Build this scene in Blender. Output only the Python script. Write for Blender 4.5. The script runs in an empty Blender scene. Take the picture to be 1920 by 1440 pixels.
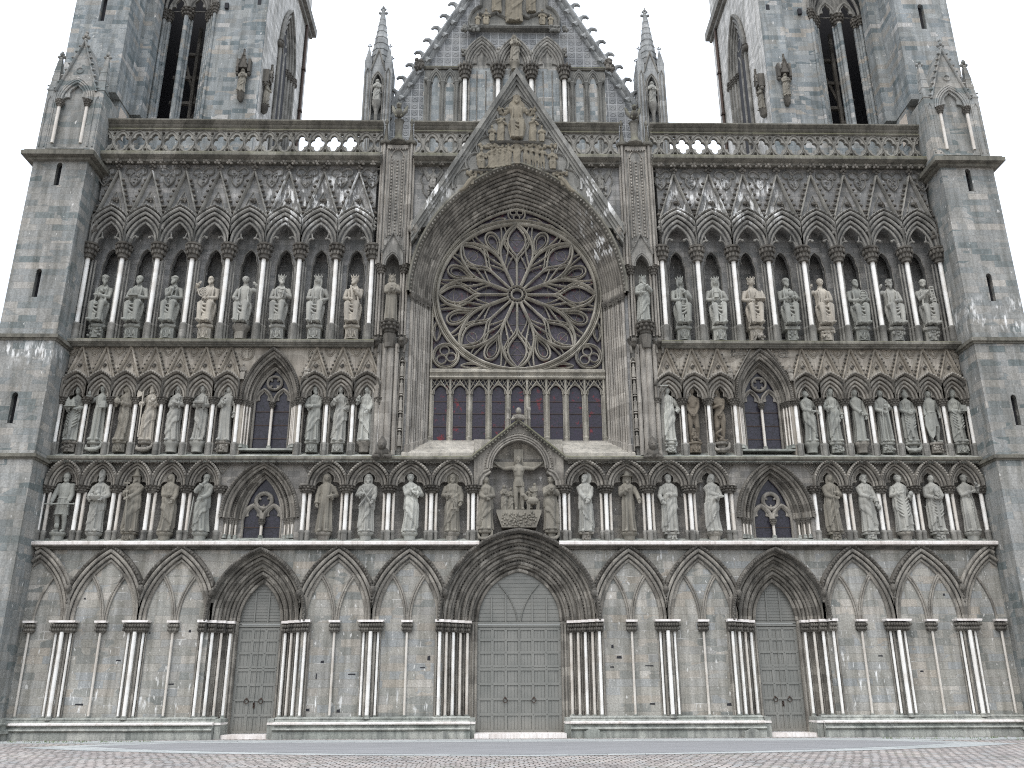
import bpy, math, random
from math import sin, cos, pi, sqrt, acos, radians, atan2
from mathutils import Vector, Matrix
from mathutils.geometry import tessellate_polygon
random.seed(11)
SC = bpy.context.scene
COL = SC.collection

# ------------------------------------------------------------------ camera, light, exposure
PITCH, YAW, ROLL = radians(19.346), radians(1.042), radians(-0.192)
cam_d = bpy.data.cameras.new("camera"); cam = bpy.data.objects.new("camera", cam_d); COL.objects.link(cam)
fw = Vector((sin(YAW)*cos(PITCH), cos(YAW)*cos(PITCH), sin(PITCH)))
r0 = Vector((cos(YAW), -sin(YAW), 0)); u0 = r0.cross(fw)
rt = r0*cos(ROLL)+u0*sin(ROLL); up = u0*cos(ROLL)-r0*sin(ROLL)
m = Matrix((rt, up, -fw)).transposed().to_4x4(); m.translation = Vector((-0.947, -37.0, 1.65))
cam.matrix_world = m
cam_d.sensor_width = 36.0; cam_d.lens = 36.0*1650/1920; cam_d.clip_start = 0.1; cam_d.clip_end = 2000
SC.camera = cam

SUN_EL, SUN_AZ = radians(58), radians(205)      # azimuth measured from +Y, clockwise
world = bpy.data.worlds.new("World"); SC.world = world; world.use_nodes = True
wn = world.node_tree.nodes; wl = world.node_tree.links; wn.clear()
sky = wn.new('ShaderNodeTexSky'); sky.sky_type = 'NISHITA'; sky.sun_disc = False
sky.sun_elevation = SUN_EL; sky.sun_rotation = SUN_AZ; sky.air_density = 1.5; sky.dust_density = 4
bg = wn.new('ShaderNodeBackground'); bg.inputs[1].default_value = 0.06
bg2 = wn.new('ShaderNodeBackground'); bg2.inputs[1].default_value = 1.0
tc = wn.new('ShaderNodeTexCoord'); sp = wn.new('ShaderNodeSeparateXYZ'); wl.new(tc.outputs['Generated'], sp.inputs[0])
mr = wn.new('ShaderNodeMapRange'); wl.new(sp.outputs['Z'], mr.inputs[0])
mr.inputs[1].default_value = 0.0; mr.inputs[2].default_value = 1.0; mr.inputs[3].default_value = 0.40; mr.inputs[4].default_value = 2.35
cn = wn.new('ShaderNodeTexNoise'); cn.inputs['Scale'].default_value = 2.2; cn.inputs['Detail'].default_value = 5; wl.new(tc.outputs['Generated'], cn.inputs['Vector'])
cm = wn.new('ShaderNodeMapRange'); wl.new(cn.outputs[0], cm.inputs[0]); cm.inputs[3].default_value = 0.92; cm.inputs[4].default_value = 1.1
mu = wn.new('ShaderNodeMath'); mu.operation = 'MULTIPLY'; wl.new(mr.outputs[0], mu.inputs[0]); wl.new(cm.outputs[0], mu.inputs[1])
vm = wn.new('ShaderNodeVectorMath'); vm.operation = 'SCALE'; vm.inputs[0].default_value = (0.925, 0.985, 1.075); wl.new(mu.outputs[0], vm.inputs['Scale'])
wl.new(vm.outputs[0], bg2.inputs[0]); wl.new(sky.outputs[0], bg.inputs[0])
ad = wn.new('ShaderNodeAddShader'); wl.new(bg.outputs[0], ad.inputs[0]); wl.new(bg2.outputs[0], ad.inputs[1])
wo = wn.new('ShaderNodeOutputWorld'); wl.new(ad.outputs[0], wo.inputs[0])
sun_d = bpy.data.lights.new("sun", 'SUN'); sun_d.energy = 0.8; sun_d.angle = radians(14); sun_d.color = (1.0, 0.975, 0.94)
sun = bpy.data.objects.new("sun", sun_d); COL.objects.link(sun)
sdir = Vector((sin(SUN_AZ)*cos(SUN_EL), cos(SUN_AZ)*cos(SUN_EL), sin(SUN_EL)))
sun.rotation_euler = sdir.to_track_quat('Z', 'Y').to_euler(); sun.location = (-20, -60, 70)
vs = SC.view_settings; vs.view_transform = 'Standard'; vs.look = 'None'; vs.exposure = 0.17; vs.gamma = 1.0
SC.cycles.max_bounces = 5; SC.cycles.diffuse_bounces = 2; SC.cycles.glossy_bounces = 2; SC.cycles.transmission_bounces = 2
SC.cycles.use_denoising = False; SC.cycles.pixel_filter_type = 'BLACKMAN_HARRIS'; SC.cycles.filter_width = 1.1

# ------------------------------------------------------------------ materials
MATS = {}
class NT:
    def __init__(s, name):
        s.m = bpy.data.materials.new(name); s.m.use_nodes = True; s.t = s.m.node_tree; s.t.nodes.clear()
        s.out = s.n('ShaderNodeOutputMaterial'); s.b = s.n('ShaderNodeBsdfPrincipled'); s.l(s.b.outputs[0], s.out.inputs[0])
        MATS[name] = s.m
    def n(s, t): return s.t.nodes.new(t)
    def l(s, a, b): s.t.links.new(a, b)
    def set(s, k, v):
        if hasattr(v, 'is_linked') or hasattr(v, 'node'): s.l(v, s.b.inputs[k])
        else: s.b.inputs[k].default_value = v
    def pos(s): return s.n('ShaderNodeNewGeometry').outputs['Position']
    def val(s, sock, v):
        if hasattr(v, 'node'): s.l(v, sock)
        else: sock.default_value = v
    def math(s, op, a, b=None, c=None):
        n = s.n('ShaderNodeMath'); n.operation = op; s.val(n.inputs[0], a)
        if b is not None: s.val(n.inputs[1], b)
        if c is not None: s.val(n.inputs[2], c)
        return n.outputs[0]
    def vmul(s, v, sc):
        n = s.n('ShaderNodeVectorMath'); n.operation = 'MULTIPLY'; s.val(n.inputs[0], v); n.inputs[1].default_value = sc; return n.outputs[0]
    def vadd(s, v, w):
        n = s.n('ShaderNodeVectorMath'); n.operation = 'ADD'; s.val(n.inputs[0], v); s.val(n.inputs[1], w); return n.outputs[0]
    def noise(s, v, sc, det=4, rough=.55, color=False):
        n = s.n('ShaderNodeTexNoise'); s.l(v, n.inputs['Vector']); n.inputs['Scale'].default_value = sc
        n.inputs['Detail'].default_value = det; n.inputs['Roughness'].default_value = rough
        return n.outputs[1] if color else n.outputs[0]
    def rng(s, v, a, b, c, d):
        n = s.n('ShaderNodeMapRange'); s.val(n.inputs[0], v)
        for i, q in enumerate((a, b, c, d)): n.inputs[i+1].default_value = q
        return n.outputs[0]
    def ramp(s, f, stops, const=False):
        n = s.n('ShaderNodeValToRGB'); s.l(f, n.inputs[0]); e = n.color_ramp.elements
        if const: n.color_ramp.interpolation = 'CONSTANT'
        while len(e) < len(stops): e.new(0.5)
        for i, (p, c) in enumerate(stops): e[i].position = p; e[i].color = (*c, 1)
        return n.outputs[0]
    def mix(s, f, a, b, mode='MIX'):
        n = s.n('ShaderNodeMix'); n.data_type = 'RGBA'; n.blend_type = mode
        s.val(n.inputs[0], f)
        for k, v in ((6, a), (7, b)):
            if hasattr(v, 'node'): s.l(v, n.inputs[k])
            else: n.inputs[k].default_value = (*v, 1) if len(v) == 3 else v
        return n.outputs[2]
    def bump(s, h, st, dist=.02):
        n = s.n('ShaderNodeBump'); n.inputs['Strength'].default_value = st; n.inputs['Distance'].default_value = dist; s.l(h, n.inputs['Height'])
        s.l(n.outputs[0], s.b.inputs['Normal'])
    def brick(s, vec, bw, bh, ms, smooth=.1, off=.5, sq=1.3, sqf=3):
        n = s.n('ShaderNodeTexBrick'); s.l(vec, n.inputs['Vector']); n.offset = off; n.squash = sq; n.squash_frequency = sqf
        n.inputs['Color1'].default_value = (0, 0, 0, 1); n.inputs['Color2'].default_value = (1, 1, 1, 1); n.inputs['Mortar'].default_value = (.5, .5, .5, 1)
        n.inputs['Scale'].default_value = 1; n.inputs['Mortar Size'].default_value = ms; n.inputs['Mortar Smooth'].default_value = smooth
        n.inputs['Brick Width'].default_value = bw; n.inputs['Row Height'].default_value = bh; n.inputs['Bias'].default_value = 0
        return n
    def uv(s, wob=.05, off=0.0):
        p = s.pos(); sep = s.n('ShaderNodeSeparateXYZ'); s.l(p, sep.inputs[0])
        u = s.math('ADD', sep.outputs[0], sep.outputs[1]); z = sep.outputs[2]
        nz = s.noise(p, 1.3, 2); w = s.math('MULTIPLY', s.math('SUBTRACT', nz, .5), wob)
        cb = s.n('ShaderNodeCombineXYZ'); s.l(s.math('ADD', s.math('ADD', u, s.math('MULTIPLY', w, 1.5)), off), cb.inputs[0]); s.l(s.math('ADD', z, w), cb.inputs[1])
        return p, cb.outputs[0], sep

def box_mask(t, sep, x0, x1, z0, z1, soft=.35):
    a = t.rng(sep.outputs[0], x0-soft, x0+soft, 0, 1); b = t.rng(sep.outputs[0], x1-soft, x1+soft, 1, 0)
    c = t.rng(sep.outputs[2], z0-soft, z0+soft, 0, 1); d = t.rng(sep.outputs[2], z1-soft, z1+soft, 1, 0)
    return t.math('MULTIPLY', t.math('MULTIPLY', a, b), t.math('MULTIPLY', c, d))

def lime(t, p, sep, col, boxes, thr=.52):
    """white lime and bird streaks that run down the stone inside the given patches of wall"""
    st = t.noise(t.vmul(p, (1, 1, .22)), 5.0, 4, .6)
    st2 = t.noise(t.vmul(p, (1, 1, .7)), 1.7, 3, .6)
    s = t.math('MULTIPLY', t.rng(st, thr-.03, thr+.05, 0, 1), t.rng(st2, .44, .56, 0, 1))
    tot = None
    for b in boxes:
        k = box_mask(t, sep, *b)
        tot = k if tot is None else t.math('MAXIMUM', tot, k)
    return t.mix(t.math('MULTIPLY', s, tot), col, (.78, .78, .76))

def ashlar(name, stops, mortar, bw=.62, bh=.27, ms=.012, mvis=(.45, .65), grime=.45, rough=.92, off=.0, limes=None, bumpst=.5, sparse=.015, lthr=.52, finek=1.0):
    t = NT(name); p, uv, sep = t.uv(.025, off)
    b = t.brick(uv, bw, bh, ms, .15, .46, 1.25, 3)
    b2 = t.brick(uv, bw*1.3, bh, ms, .15, .37, 1.0, 2)          # longer stones in some stretches of wall
    sel = t.rng(t.noise(t.vmul(p, (.5, .5, 1.1)), .8, 2), .50, .51, 0, 1)
    bc = t.mix(sel, b.outputs[0], b2.outputs[0]); bf = t.n('ShaderNodeMix'); t.l(sel, bf.inputs[0]); t.l(b.outputs[1], bf.inputs[2]); t.l(b2.outputs[1], bf.inputs[3]); fac = bf.outputs[0]
    col = t.ramp(bc, stops)
    big = t.noise(t.vmul(p, (.6, .6, .35)), 1.0, 4, .6); fine = t.noise(p, 16, 5, .65); streak = t.noise(t.vmul(p, (2.2, 2.2, .25)), 1.5, 4, .6)
    col = t.mix(1.0, col, t.ramp(big, [(.3, (1-grime*.55,)*3), (.7, (1+grime*.3,)*3)]), 'MULTIPLY')
    col = t.mix(1.0, col, t.ramp(streak, [(.35, (.70, .69, .66)), (.6, (1.08, 1.07, 1.06))]), 'MULTIPLY')
    col = t.mix(1.0, col, t.ramp(fine, [(.3, (1-.30*finek,)*3), (.7, (1+.25*finek,)*3)]), 'MULTIPLY')
    mv = t.rng(t.noise(p, .9, 3), mvis[0], mvis[1], 0, 1)
    col = t.mix(t.math('MULTIPLY', fac, t.math('ADD', t.math('MULTIPLY', mv, .85), .15)), col, t.mix(mv, (.07, .065, .06), mortar))
    sp_ = t.noise(t.vmul(p, (1, 1, .45)), 6.5, 3, .5)
    col = t.mix(t.rng(sp_, .70-sparse, .74-sparse, 0, .75), col, (.62, .61, .58))
    if limes: col = lime(t, p, sep, col, limes, lthr)
    t.set('Base Color', col); t.set('Roughness', rough); t.set('Specular IOR Level', .25)
    h = t.math('ADD', t.math('MULTIPLY', t.math('SUBTRACT', 1.0, fac), .8), t.math('ADD', t.math('MULTIPLY', fine, .5), t.math('MULTIPLY', bc, .35)))
    t.bump(h, bumpst, .03)
    return t.m

def carved(name, a, b, c, grime=.5, rough=.9, limes=None, blk=(.42, .33), bumpst=.45, moss=0, finek=1.0):
    t = NT(name); p, uv, sep = t.uv(.1, .2)
    br = t.brick(uv, blk[0], blk[1], .004, .1, .4, 1.2, 2)
    col = t.ramp(br.outputs[0], [(.0, a), (.45, b), (.8, b), (1, c)])
    big = t.noise(p, .9, 4, .6); streak = t.noise(t.vmul(p, (2.5, 2.5, .35)), 1.7, 4, .65); fine = t.noise(p, 22, 4, .65)
    col = t.mix(1.0, col, t.ramp(streak, [(.3, (1-grime, 1-grime, 1-grime*1.02)), (.58, (1.12, 1.1, 1.06))]), 'MULTIPLY')
    col = t.mix(1.0, col, t.ramp(big, [(.32, (.78, .77, .76)), (.68, (1.15, 1.14, 1.12))]), 'MULTIPLY')
    col = t.mix(1.0, col, t.ramp(fine, [(.3, (1-.28*finek,)*3), (.7, (1+.22*finek,)*3)]), 'MULTIPLY')
    if moss:
        nz = t.n('ShaderNodeSeparateXYZ'); t.l(t.n('ShaderNodeNewGeometry').outputs['Normal'], nz.inputs[0])
        k = t.math('MULTIPLY', t.rng(nz.outputs[2], -.1, .6, 0, 1), t.rng(t.noise(p, 1.6, 4), .35, .6, .2, 1))
        col = t.mix(t.math('MULTIPLY', k, moss), col, (.14, .14, .055))
    if limes: col = lime(t, p, sep, col, limes)
    t.set('Base Color', col); t.set('Roughness', rough); t.set('Specular IOR Level', .25)
    t.bump(t.math('ADD', fine, t.math('MULTIPLY', br.outputs[1], -.4)), bumpst, .02)
    return t.m

UPL = [(-11.9, -6.9, 22.6, 25.4), (7.2, 12.6, 22.8, 25.2), (-18.2, -16.6, 25.2, 26.2)]
ashlar('wall_base', [(0, (.205, .215, .205)), (.2, (.30, .297, .272)), (.5, (.365, .352, .318)), (.72, (.29, .303, .303)), (.9, (.36, .33, .285)), (1, (.43, .412, .376))], (.54, .53, .50), .80, .31, .012, (.52, .66), .4,
       limes=[(-19, -12.5, .8, 2.1), (-9, -3.3, .8, 1.6), (12.8, 15.0, .8, 3.4), (-9, -3, 6.9, 7.4), (17, 19.5, 6.2, 7.4), (3.5, 6.5, 6.4, 7.4), (-13.3, -12.4, .8, 2.0)], sparse=.05, lthr=.60)
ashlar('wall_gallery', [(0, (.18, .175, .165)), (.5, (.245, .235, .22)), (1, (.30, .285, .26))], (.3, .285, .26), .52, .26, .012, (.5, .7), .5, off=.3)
ashlar('wall_spandrel', [(0, (.27, .245, .21)), (.5, (.34, .312, .27)), (1, (.40, .37, .32))], (.34, .31, .27), .8, .5, .006, (.55, .75), .3, off=.1, sparse=-.02, bumpst=.15, finek=.5)
ashlar('wall_upper', [(0, (.175, .18, .18)), (.5, (.24, .24, .235)), (1, (.31, .305, .295))], (.26, .26, .25), .55, .27, .01, (.55, .72), .5, off=.5, limes=UPL)
ashlar('wall_tower', [(0, (.15, .18, .19)), (.25, (.25, .275, .285)), (.55, (.33, .345, .34)), (.75, (.215, .24, .25)), (.9, (.345, .325, .29)), (1, (.46, .46, .45))], (.4, .42, .42), .66, .30, .010, (.55, .75), .4, off=.7, bumpst=.35, sparse=.0)
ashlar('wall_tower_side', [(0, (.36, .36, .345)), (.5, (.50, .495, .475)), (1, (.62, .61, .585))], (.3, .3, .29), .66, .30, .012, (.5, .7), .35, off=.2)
ashlar('wall_buttress', [(0, (.15, .175, .175)), (.25, (.26, .27, .265)), (.55, (.31, .305, .285)), (.75, (.22, .237, .237)), (1, (.38, .362, .33))], (.36, .36, .34), .72, .32, .010, (.52, .72), .42, off=.9, limes=[(-22.6, -20, 15.2, 16.0), (20, 22.6, 16.8, 18.2)], bumpst=.35)
carved('stone_moulding', (.19, .18, .165), (.255, .244, .224), (.33, .315, .288), .5)
carved('stone_jamb', (.225, .213, .195), (.295, .282, .262), (.37, .354, .328), .4, blk=(.5, .55))
carved('stone_arch', (.125, .118, .107), (.205, .195, .178), (.31, .295, .27), .6, limes=[(3.2, 4.9, 21.2, 24.6), (-4.6, -3.9, 23.2, 24.4)])
carved('stone_upper', (.165, .165, .156), (.222, .22, .21), (.285, .282, .27), .5, limes=UPL)
carved('stone_gable', (.145, .148, .143), (.195, .197, .188), (.25, .252, .243), .35, blk=(1.1, .6), limes=[(-4.6, -3.3, 22.8, 25.0), (3.0, 4.6, 22.8, 25.4)])
carved('stone_capital', (.085, .08, .072), (.125, .119, .109), (.175, .167, .153), .45)
carved('stone_ledge', (.115, .113, .102), (.16, .156, .14), (.215, .21, .192), .45, moss=.45, blk=(1.2, .6))
carved('stone_balustrade', (.19, .188, .175), (.25, .247, .232), (.31, .307, .288), .4, blk=(.8, 1.2))
carved('stone_rib', (.25, .228, .195), (.325, .30, .26), (.40, .37, .33), .35, limes=None)
carved('stone_rib_upper', (.22, .218, .205), (.285, .282, .265), (.35, .345, .33), .4, limes=UPL)
carved('stone_pinnacle', (.22, .235, .245), (.29, .305, .315), (.37, .385, .395), .4)
carved('stone_sill', (.27, .26, .235), (.36, .345, .315), (.42, .40, .37), .3, blk=(1.0, .5))
carved('stone_plinth', (.235, .255, .24), (.305, .32, .305), (.38, .39, .37), .45, blk=(.9, .3))
carved('stone_tracery', (.25, .24, .212), (.315, .303, .27), (.385, .37, .333), .35, blk=(.6, .6))
for nm, b in (('statue_green', (.265, .275, .26)), ('statue_grey', (.315, .319, .303)), ('statue_buff', (.39, .368, .328)), ('statue_brown', (.165, .146, .12)),
              ('statue_dark', (.21, .20, .175)), ('statue_pale', (.375, .385, .365)), ('relief_stone', (.205, .188, .152))):
    carved(nm, tuple(x*.9 for x in b), b, tuple(x*1.1 for x in b), .25, blk=(3, .8), bumpst=.10, finek=.35)

def marble(name, c, g):
    t = NT(name); p, uv, sep = t.uv(.1)
    st = t.noise(t.vmul(p, (6, 6, .5)), 1.5, 4, .6); bl = t.noise(t.vmul(p, (1, 1, 1.6)), 1.4, 3)
    col = t.mix(t.rng(st, .45, .75, 0, .55), c, g); col = t.mix(1.0, col, t.ramp(bl, [(.3, (.82, .79, .76)), (.6, (1.03, 1.03, 1.03))]), 'MULTIPLY')
    t.set('Base Color', col); t.set('Roughness', .55); t.bump(t.noise(p, 25, 3), .15, .01); return t.m
marble('marble_white', (.80, .79, .755), (.50, .47, .42))
marble('marble_worn', (.60, .565, .51), (.36, .32, .275))
marble('marble_ledge', (.80, .76, .73), (.30, .26, .22))

def glass(name, red, blue, scale=3.2):
    t = NT(name); p, uv, sep = t.uv(.0)
    v = t.n('ShaderNodeTexVoronoi'); v.feature = 'F1'; t.l(uv, v.inputs['Vector']); v.inputs['Scale'].default_value = scale*2.6
    e = t.n('ShaderNodeTexVoronoi'); e.feature = 'DISTANCE_TO_EDGE'; t.l(uv, e.inputs['Vector']); e.inputs['Scale'].default_value = scale*2.6
    col = t.mix(t.rng(t.noise(p, 2.6, 4, .7), .585, .65, 0, 1), t.mix(v.outputs['Color'], (.030, .026, .036), blue), red)
    col = t.mix(t.rng(e.outputs['Distance'], .02, .06, 1, 0), col, (.012, .012, .014))
    t.set('Base Color', col); t.set('Roughness', t.rng(t.noise(p, 9, 2), .3, .7, .2, .4)); t.set('Specular IOR Level', .35)
    t.bump(t.math('ADD', v.outputs['Distance'], t.noise(p, 12, 2)), .35, .01); return t.m
glass('glass_rose', (.10, .032, .036), (.070, .054, .074))
glass('glass_lancet', (.15, .014, .02), (.030, .022, .040), 3.4)
glass('glass_side', (.020, .017, .024), (.034, .033, .046), 2.4)

t = NT('door_paint'); p, uv, sep = t.uv(.0)
g = t.noise(t.vmul(p, (9, 9, .6)), 2, 4, .6); bl = t.noise(p, 1.1, 4)
col = t.mix(1.0, t.mix(g, (.165, .166, .154), (.21, .211, .198)), t.ramp(bl, [(.3, (.85, .86, .84)), (.7, (1.12, 1.1, 1.07))]), 'MULTIPLY')
col = t.mix(t.rng(sep.outputs[2], .2, .7, .45, 0), col, (.17, .155, .125))
t.set('Base Color', col); t.set('Roughness', .6); t.bump(g, .25, .006)
t = NT('iron'); p = t.pos(); t.set('Base Color', t.mix(t.noise(p, 8, 3), (.03, .028, .027), (.09, .055, .04))); t.set('Roughness', .6); t.set('Metallic', .6)
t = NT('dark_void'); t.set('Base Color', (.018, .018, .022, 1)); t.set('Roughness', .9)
t = NT('wood_pale'); p = t.pos(); t.set('Base Color', t.mix(t.noise(t.vmul(p, (8, 8, .7)), 2, 3), (.5, .43, .36), (.66, .58, .5))); t.set('Roughness', .7)

def flat_uv(t):
    p = t.pos(); sep = t.n('ShaderNodeSeparateXYZ'); t.l(p, sep.inputs[0]); nz = t.noise(p, .8, 3)
    cb = t.n('ShaderNodeCombineXYZ'); w = t.math('MULTIPLY', t.math('SUBTRACT', nz, .5), .35)
    t.l(t.math('ADD', sep.outputs[0], w), cb.inputs[0]); t.l(t.math('ADD', sep.outputs[1], w), cb.inputs[1]); return p, cb.outputs[0], sep
t = NT('cobbles'); p, uv, sep = flat_uv(t)
b = t.brick(uv, .24, .30, .022, .4, .5, 1.0, 2)
col = t.ramp(b.outputs[0], [(0, (.23, .215, .20)), (.35, (.335, .298, .275)), (.65, (.40, .365, .338)), (1, (.33, .33, .32))])
col = t.mix(1.0, col, t.ramp(t.noise(p, .35, 4), [(.3, (.78, .78, .8)), (.7, (1.15, 1.12, 1.1))]), 'MULTIPLY')
col = t.mix(1.0, col, t.ramp(t.noise(p, 14, 4, .7), [(.3, (.75,)*3), (.7, (1.2,)*3)]), 'MULTIPLY')
moss = t.rng(t.noise(p, .6, 4), .53, .65, 0, .8)
col = t.mix(b.outputs[1], col, t.mix(moss, (.06, .052, .045), (.06, .08, .035)))
t.set('Base Color', col); t.set('Roughness', .8); t.bump(t.math('SUBTRACT', t.math('MULTIPLY', t.noise(p, 9, 3), .35), b.outputs[1]), .8, .04)
t = NT('asphalt'); p, uv, sep = flat_uv(t)
col = t.ramp(t.noise(t.vmul(p, (.35, 1.4, 1)), 1.5, 5, .65), [(.3, (.20, .20, .203)), (.7, (.275, .275, .278))])
col = t.mix(1.0, col, t.ramp(t.noise(p, 60, 2), [(.3, (.8,)*3), (.7, (1.15,)*3)]), 'MULTIPLY')
t.set('Base Color', col); t.set('Roughness', .85); t.bump(t.noise(p, 50, 2), .3, .01)
t = NT('paving_slab'); p, uv, sep = flat_uv(t)
b = t.brick(uv, 1.1, .55, .012, .1, .5, 1.0, 2)
col = t.ramp(b.outputs[0], [(0, (.33, .345, .34)), (1, (.43, .445, .435))])
col = t.mix(1.0, col, t.ramp(t.noise(p, 3, 5, .7), [(.3, (.78, .8, .8)), (.7, (1.12, 1.1, 1.1))]), 'MULTIPLY')
col = t.mix(b.outputs[1], col, (.15, .16, .15))
t.set('Base Color', col); t.set('Roughness', .75); t.bump(t.math('SUBTRACT', t.noise(p, 20, 3), b.outputs[1]), .3, .01)
t = NT('grass_blade'); p = t.pos(); t.set('Base Color', t.mix(t.noise(p, 3, 2), (.05, .09, .025), (.12, .16, .05))); t.set('Roughness', .7)
t = NT('stone_diaper'); p, uv, sep = t.uv(.0)          # carved square diaper of the high gable
b = t.brick(uv, .44, .44, .022, .1, 0.0, 1.0, 2)
vv = t.n('ShaderNodeVectorMath'); vv.operation = 'FRACTION'; sc_ = t.vmul(uv, (1/.44, 1/.44, 0)); t.l(sc_, vv.inputs[0])
dd = t.n('ShaderNodeVectorMath'); dd.operation = 'DISTANCE'; t.l(vv.outputs[0], dd.inputs[0]); dd.inputs[1].default_value = (.5, .5, 0)
ring = t.rng(t.math('ABSOLUTE', t.math('SUBTRACT', dd.outputs['Value'], .26)), .03, .10, 1, 0)
col = t.ramp(b.outputs[0], [(0, (.155, .162, .165)), (1, (.23, .234, .234))])
col = t.mix(t.math('MULTIPLY', ring, .35), col, (.31, .315, .315)); col = t.mix(b.outputs[1], col, (.36, .365, .365))
col = t.mix(1.0, col, t.ramp(t.noise(p, .7, 4), [(.3, (.75, .76, .78)), (.7, (1.2, 1.2, 1.18))]), 'MULTIPLY')
t.set('Base Color', col); t.set('Roughness', .9); t.bump(t.math('ADD', t.math('MULTIPLY', b.outputs[1], 1.0), ring), .7, .05)
M = MATS

# ------------------------------------------------------------------ mesh helpers
def each(name, mat, parent, mbs, loc=(0, 0, 0)):
    return [m_.build(name, mat, parent, loc) for m_ in mbs]
class MB:
    def __init__(s): s.v = []; s.f = []
    def add(s, vs, fs):
        o = len(s.v); s.v += [tuple(v) for v in vs]; s.f += [tuple(i+o for i in f) for f in fs]; return s
    def box(s, x0, x1, y0, y1, z0, z1):
        return s.add([(x0,y0,z0),(x1,y0,z0),(x1,y1,z0),(x0,y1,z0),(x0,y0,z1),(x1,y0,z1),(x1,y1,z1),(x0,y1,z1)],
                     [(0,3,2,1),(4,5,6,7),(0,1,5,4),(1,2,6,5),(2,3,7,6),(3,0,4,7)])
    def grid(s, rows, cu=False, cv=False):
        n = len(rows); k = len(rows[0]); vs = [p for r in rows for p in r]; fs = []
        for i in range(n if cu else n-1):
            for j in range(k if cv else k-1):
                a = i*k+j; b = i*k+(j+1) % k; c = ((i+1) % n)*k+(j+1) % k; d = ((i+1) % n)*k+j
                fs.append((a, b, c, d))
        return s.add(vs, fs)
    def prism(s, poly, y0, y1, holes=(), back=True, cap=True):
        loops = [[Vector((x, z, 0)) for x, z in l] for l in [poly, *holes]]
        tri = tessellate_polygon(loops); flat = [p for l in loops for p in l]; n = len(flat)
        vs = [(p.x, y0, p.y) for p in flat]+[(p.x, y1, p.y) for p in flat]; fs = []
        for a, b, c in tri:
            if cap: fs.append((a, b, c))
            if back: fs.append((c+n, b+n, a+n))
        o = 0
        for l in loops:
            k = len(l)
            for i in range(k): a = o+i; b = o+(i+1) % k; fs.append((a, b, b+n, a+n))
            o += k
        return s.add(vs, fs)
    def lathe(s, prof, cx=0, cy=0, n=12, a0=0.0, sy=1.0):
        rows = [[(cx+r*cos(a0+2*pi*j/n), cy+sy*r*sin(a0+2*pi*j/n), z) for j in range(n)] for r, z in prof]
        s.grid(rows, cv=True); k = len(s.v)
        s.f.append(tuple(range(k-n, k))); s.f.append(tuple(range(k-len(prof)*n+n-1, k-len(prof)*n-1, -1))); return s
    def tube(s, pts, r, n=8, closed=False, cap=True):
        pts = [Vector(p) for p in pts]; k = len(pts); rs = r if isinstance(r, (list, tuple)) else [r]*k; rows = []
        prev = None
        for i, p in enumerate(pts):
            if closed: d = pts[(i+1) % k]-pts[i-1]
            else: d = pts[min(i+1, k-1)]-pts[max(i-1, 0)]
            d = d.normalized() if d.length > 1e-9 else Vector((0, 0, 1))
            if prev is None:
                q = Vector((0, 1, 0)) if abs(d.y) < .9 else Vector((1, 0, 0)); prev = (q-d*q.dot(d)).normalized()
            else:
                prev = prev-d*prev.dot(d); prev = prev.normalized() if prev.length > 1e-6 else Vector((1, 0, 0))
            b = d.cross(prev)
            rows.append([tuple(p+(prev*cos(2*pi*j/n)+b*sin(2*pi*j/n))*rs[i]) for j in range(n)])
        s.grid(rows, cu=closed, cv=True)
        if cap and not closed:
            e = len(s.v); s.f.append(tuple(range(e-n, e))); s.f.append(tuple(range(e-k*n+n-1, e-k*n-1, -1)))
        return s
    def ball(s, c, rx, ry=None, rz=None, nu=8, nv=5):
        ry = ry or rx; rz = rz or rx; rows = []
        for i in range(nv+1):
            t = pi*i/nv; rr = max(sin(t), .02)
            rows.append([(c[0]+rx*rr*cos(2*pi*j/nu), c[1]+ry*rr*sin(2*pi*j/nu), c[2]-rz*cos(t)) for j in range(nu)])
        s.grid(rows, cv=True); return s
    def xsweep(s, prof, x0, x1, seg=1):
        """closed (y, z) profile drawn along x"""
        xs = [x0+(x1-x0)*i/seg for i in range(seg+1)]
        s.grid([[(x, y, z) for y, z in prof] for x in xs], cv=True); k = len(prof); e = len(s.v)
        s.add([(x0, y, z) for y, z in prof], [tuple(range(k-1, -1, -1))]); s.add([(x1, y, z) for y, z in prof], [tuple(range(k))]); return s
    def ysweep(s, prof, y0, y1):
        """closed (x, z) profile drawn along y"""
        s.grid([[(x, y, z) for x, z in prof] for y in (y0, y1)], cv=True); k = len(prof)
        s.add([(x, y0, z) for x, z in prof], [tuple(range(k))]); s.add([(x, y1, z) for x, z in prof], [tuple(range(k-1, -1, -1))]); return s
    def ribbon(s, pts, r, y, d, closed=False, back=.0):
        """rib of stone along an (x, z) line: flat back at y, rounded front at y-d"""
        k = len(pts); rows = []
        for i, (x, z) in enumerate(pts):
            if closed: a, b = pts[i-1], pts[(i+1) % k]
            else: a, b = pts[max(i-1, 0)], pts[min(i+1, k-1)]
            dx, dz = b[0]-a[0], b[1]-a[1]; L = sqrt(dx*dx+dz*dz) or 1; nx, nz = -dz/L, dx/L
            rr = r[i] if isinstance(r, (list, tuple)) else r
            rows.append([(x+nx*o*rr, y-q*d, z+nz*o*rr) for o, q in ((-1, -back), (-1, .35), (-.55, .8), (0, 1), (.55, .8), (1, .35), (1, -back))])
        s.grid(rows, cu=closed)
        return s
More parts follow.
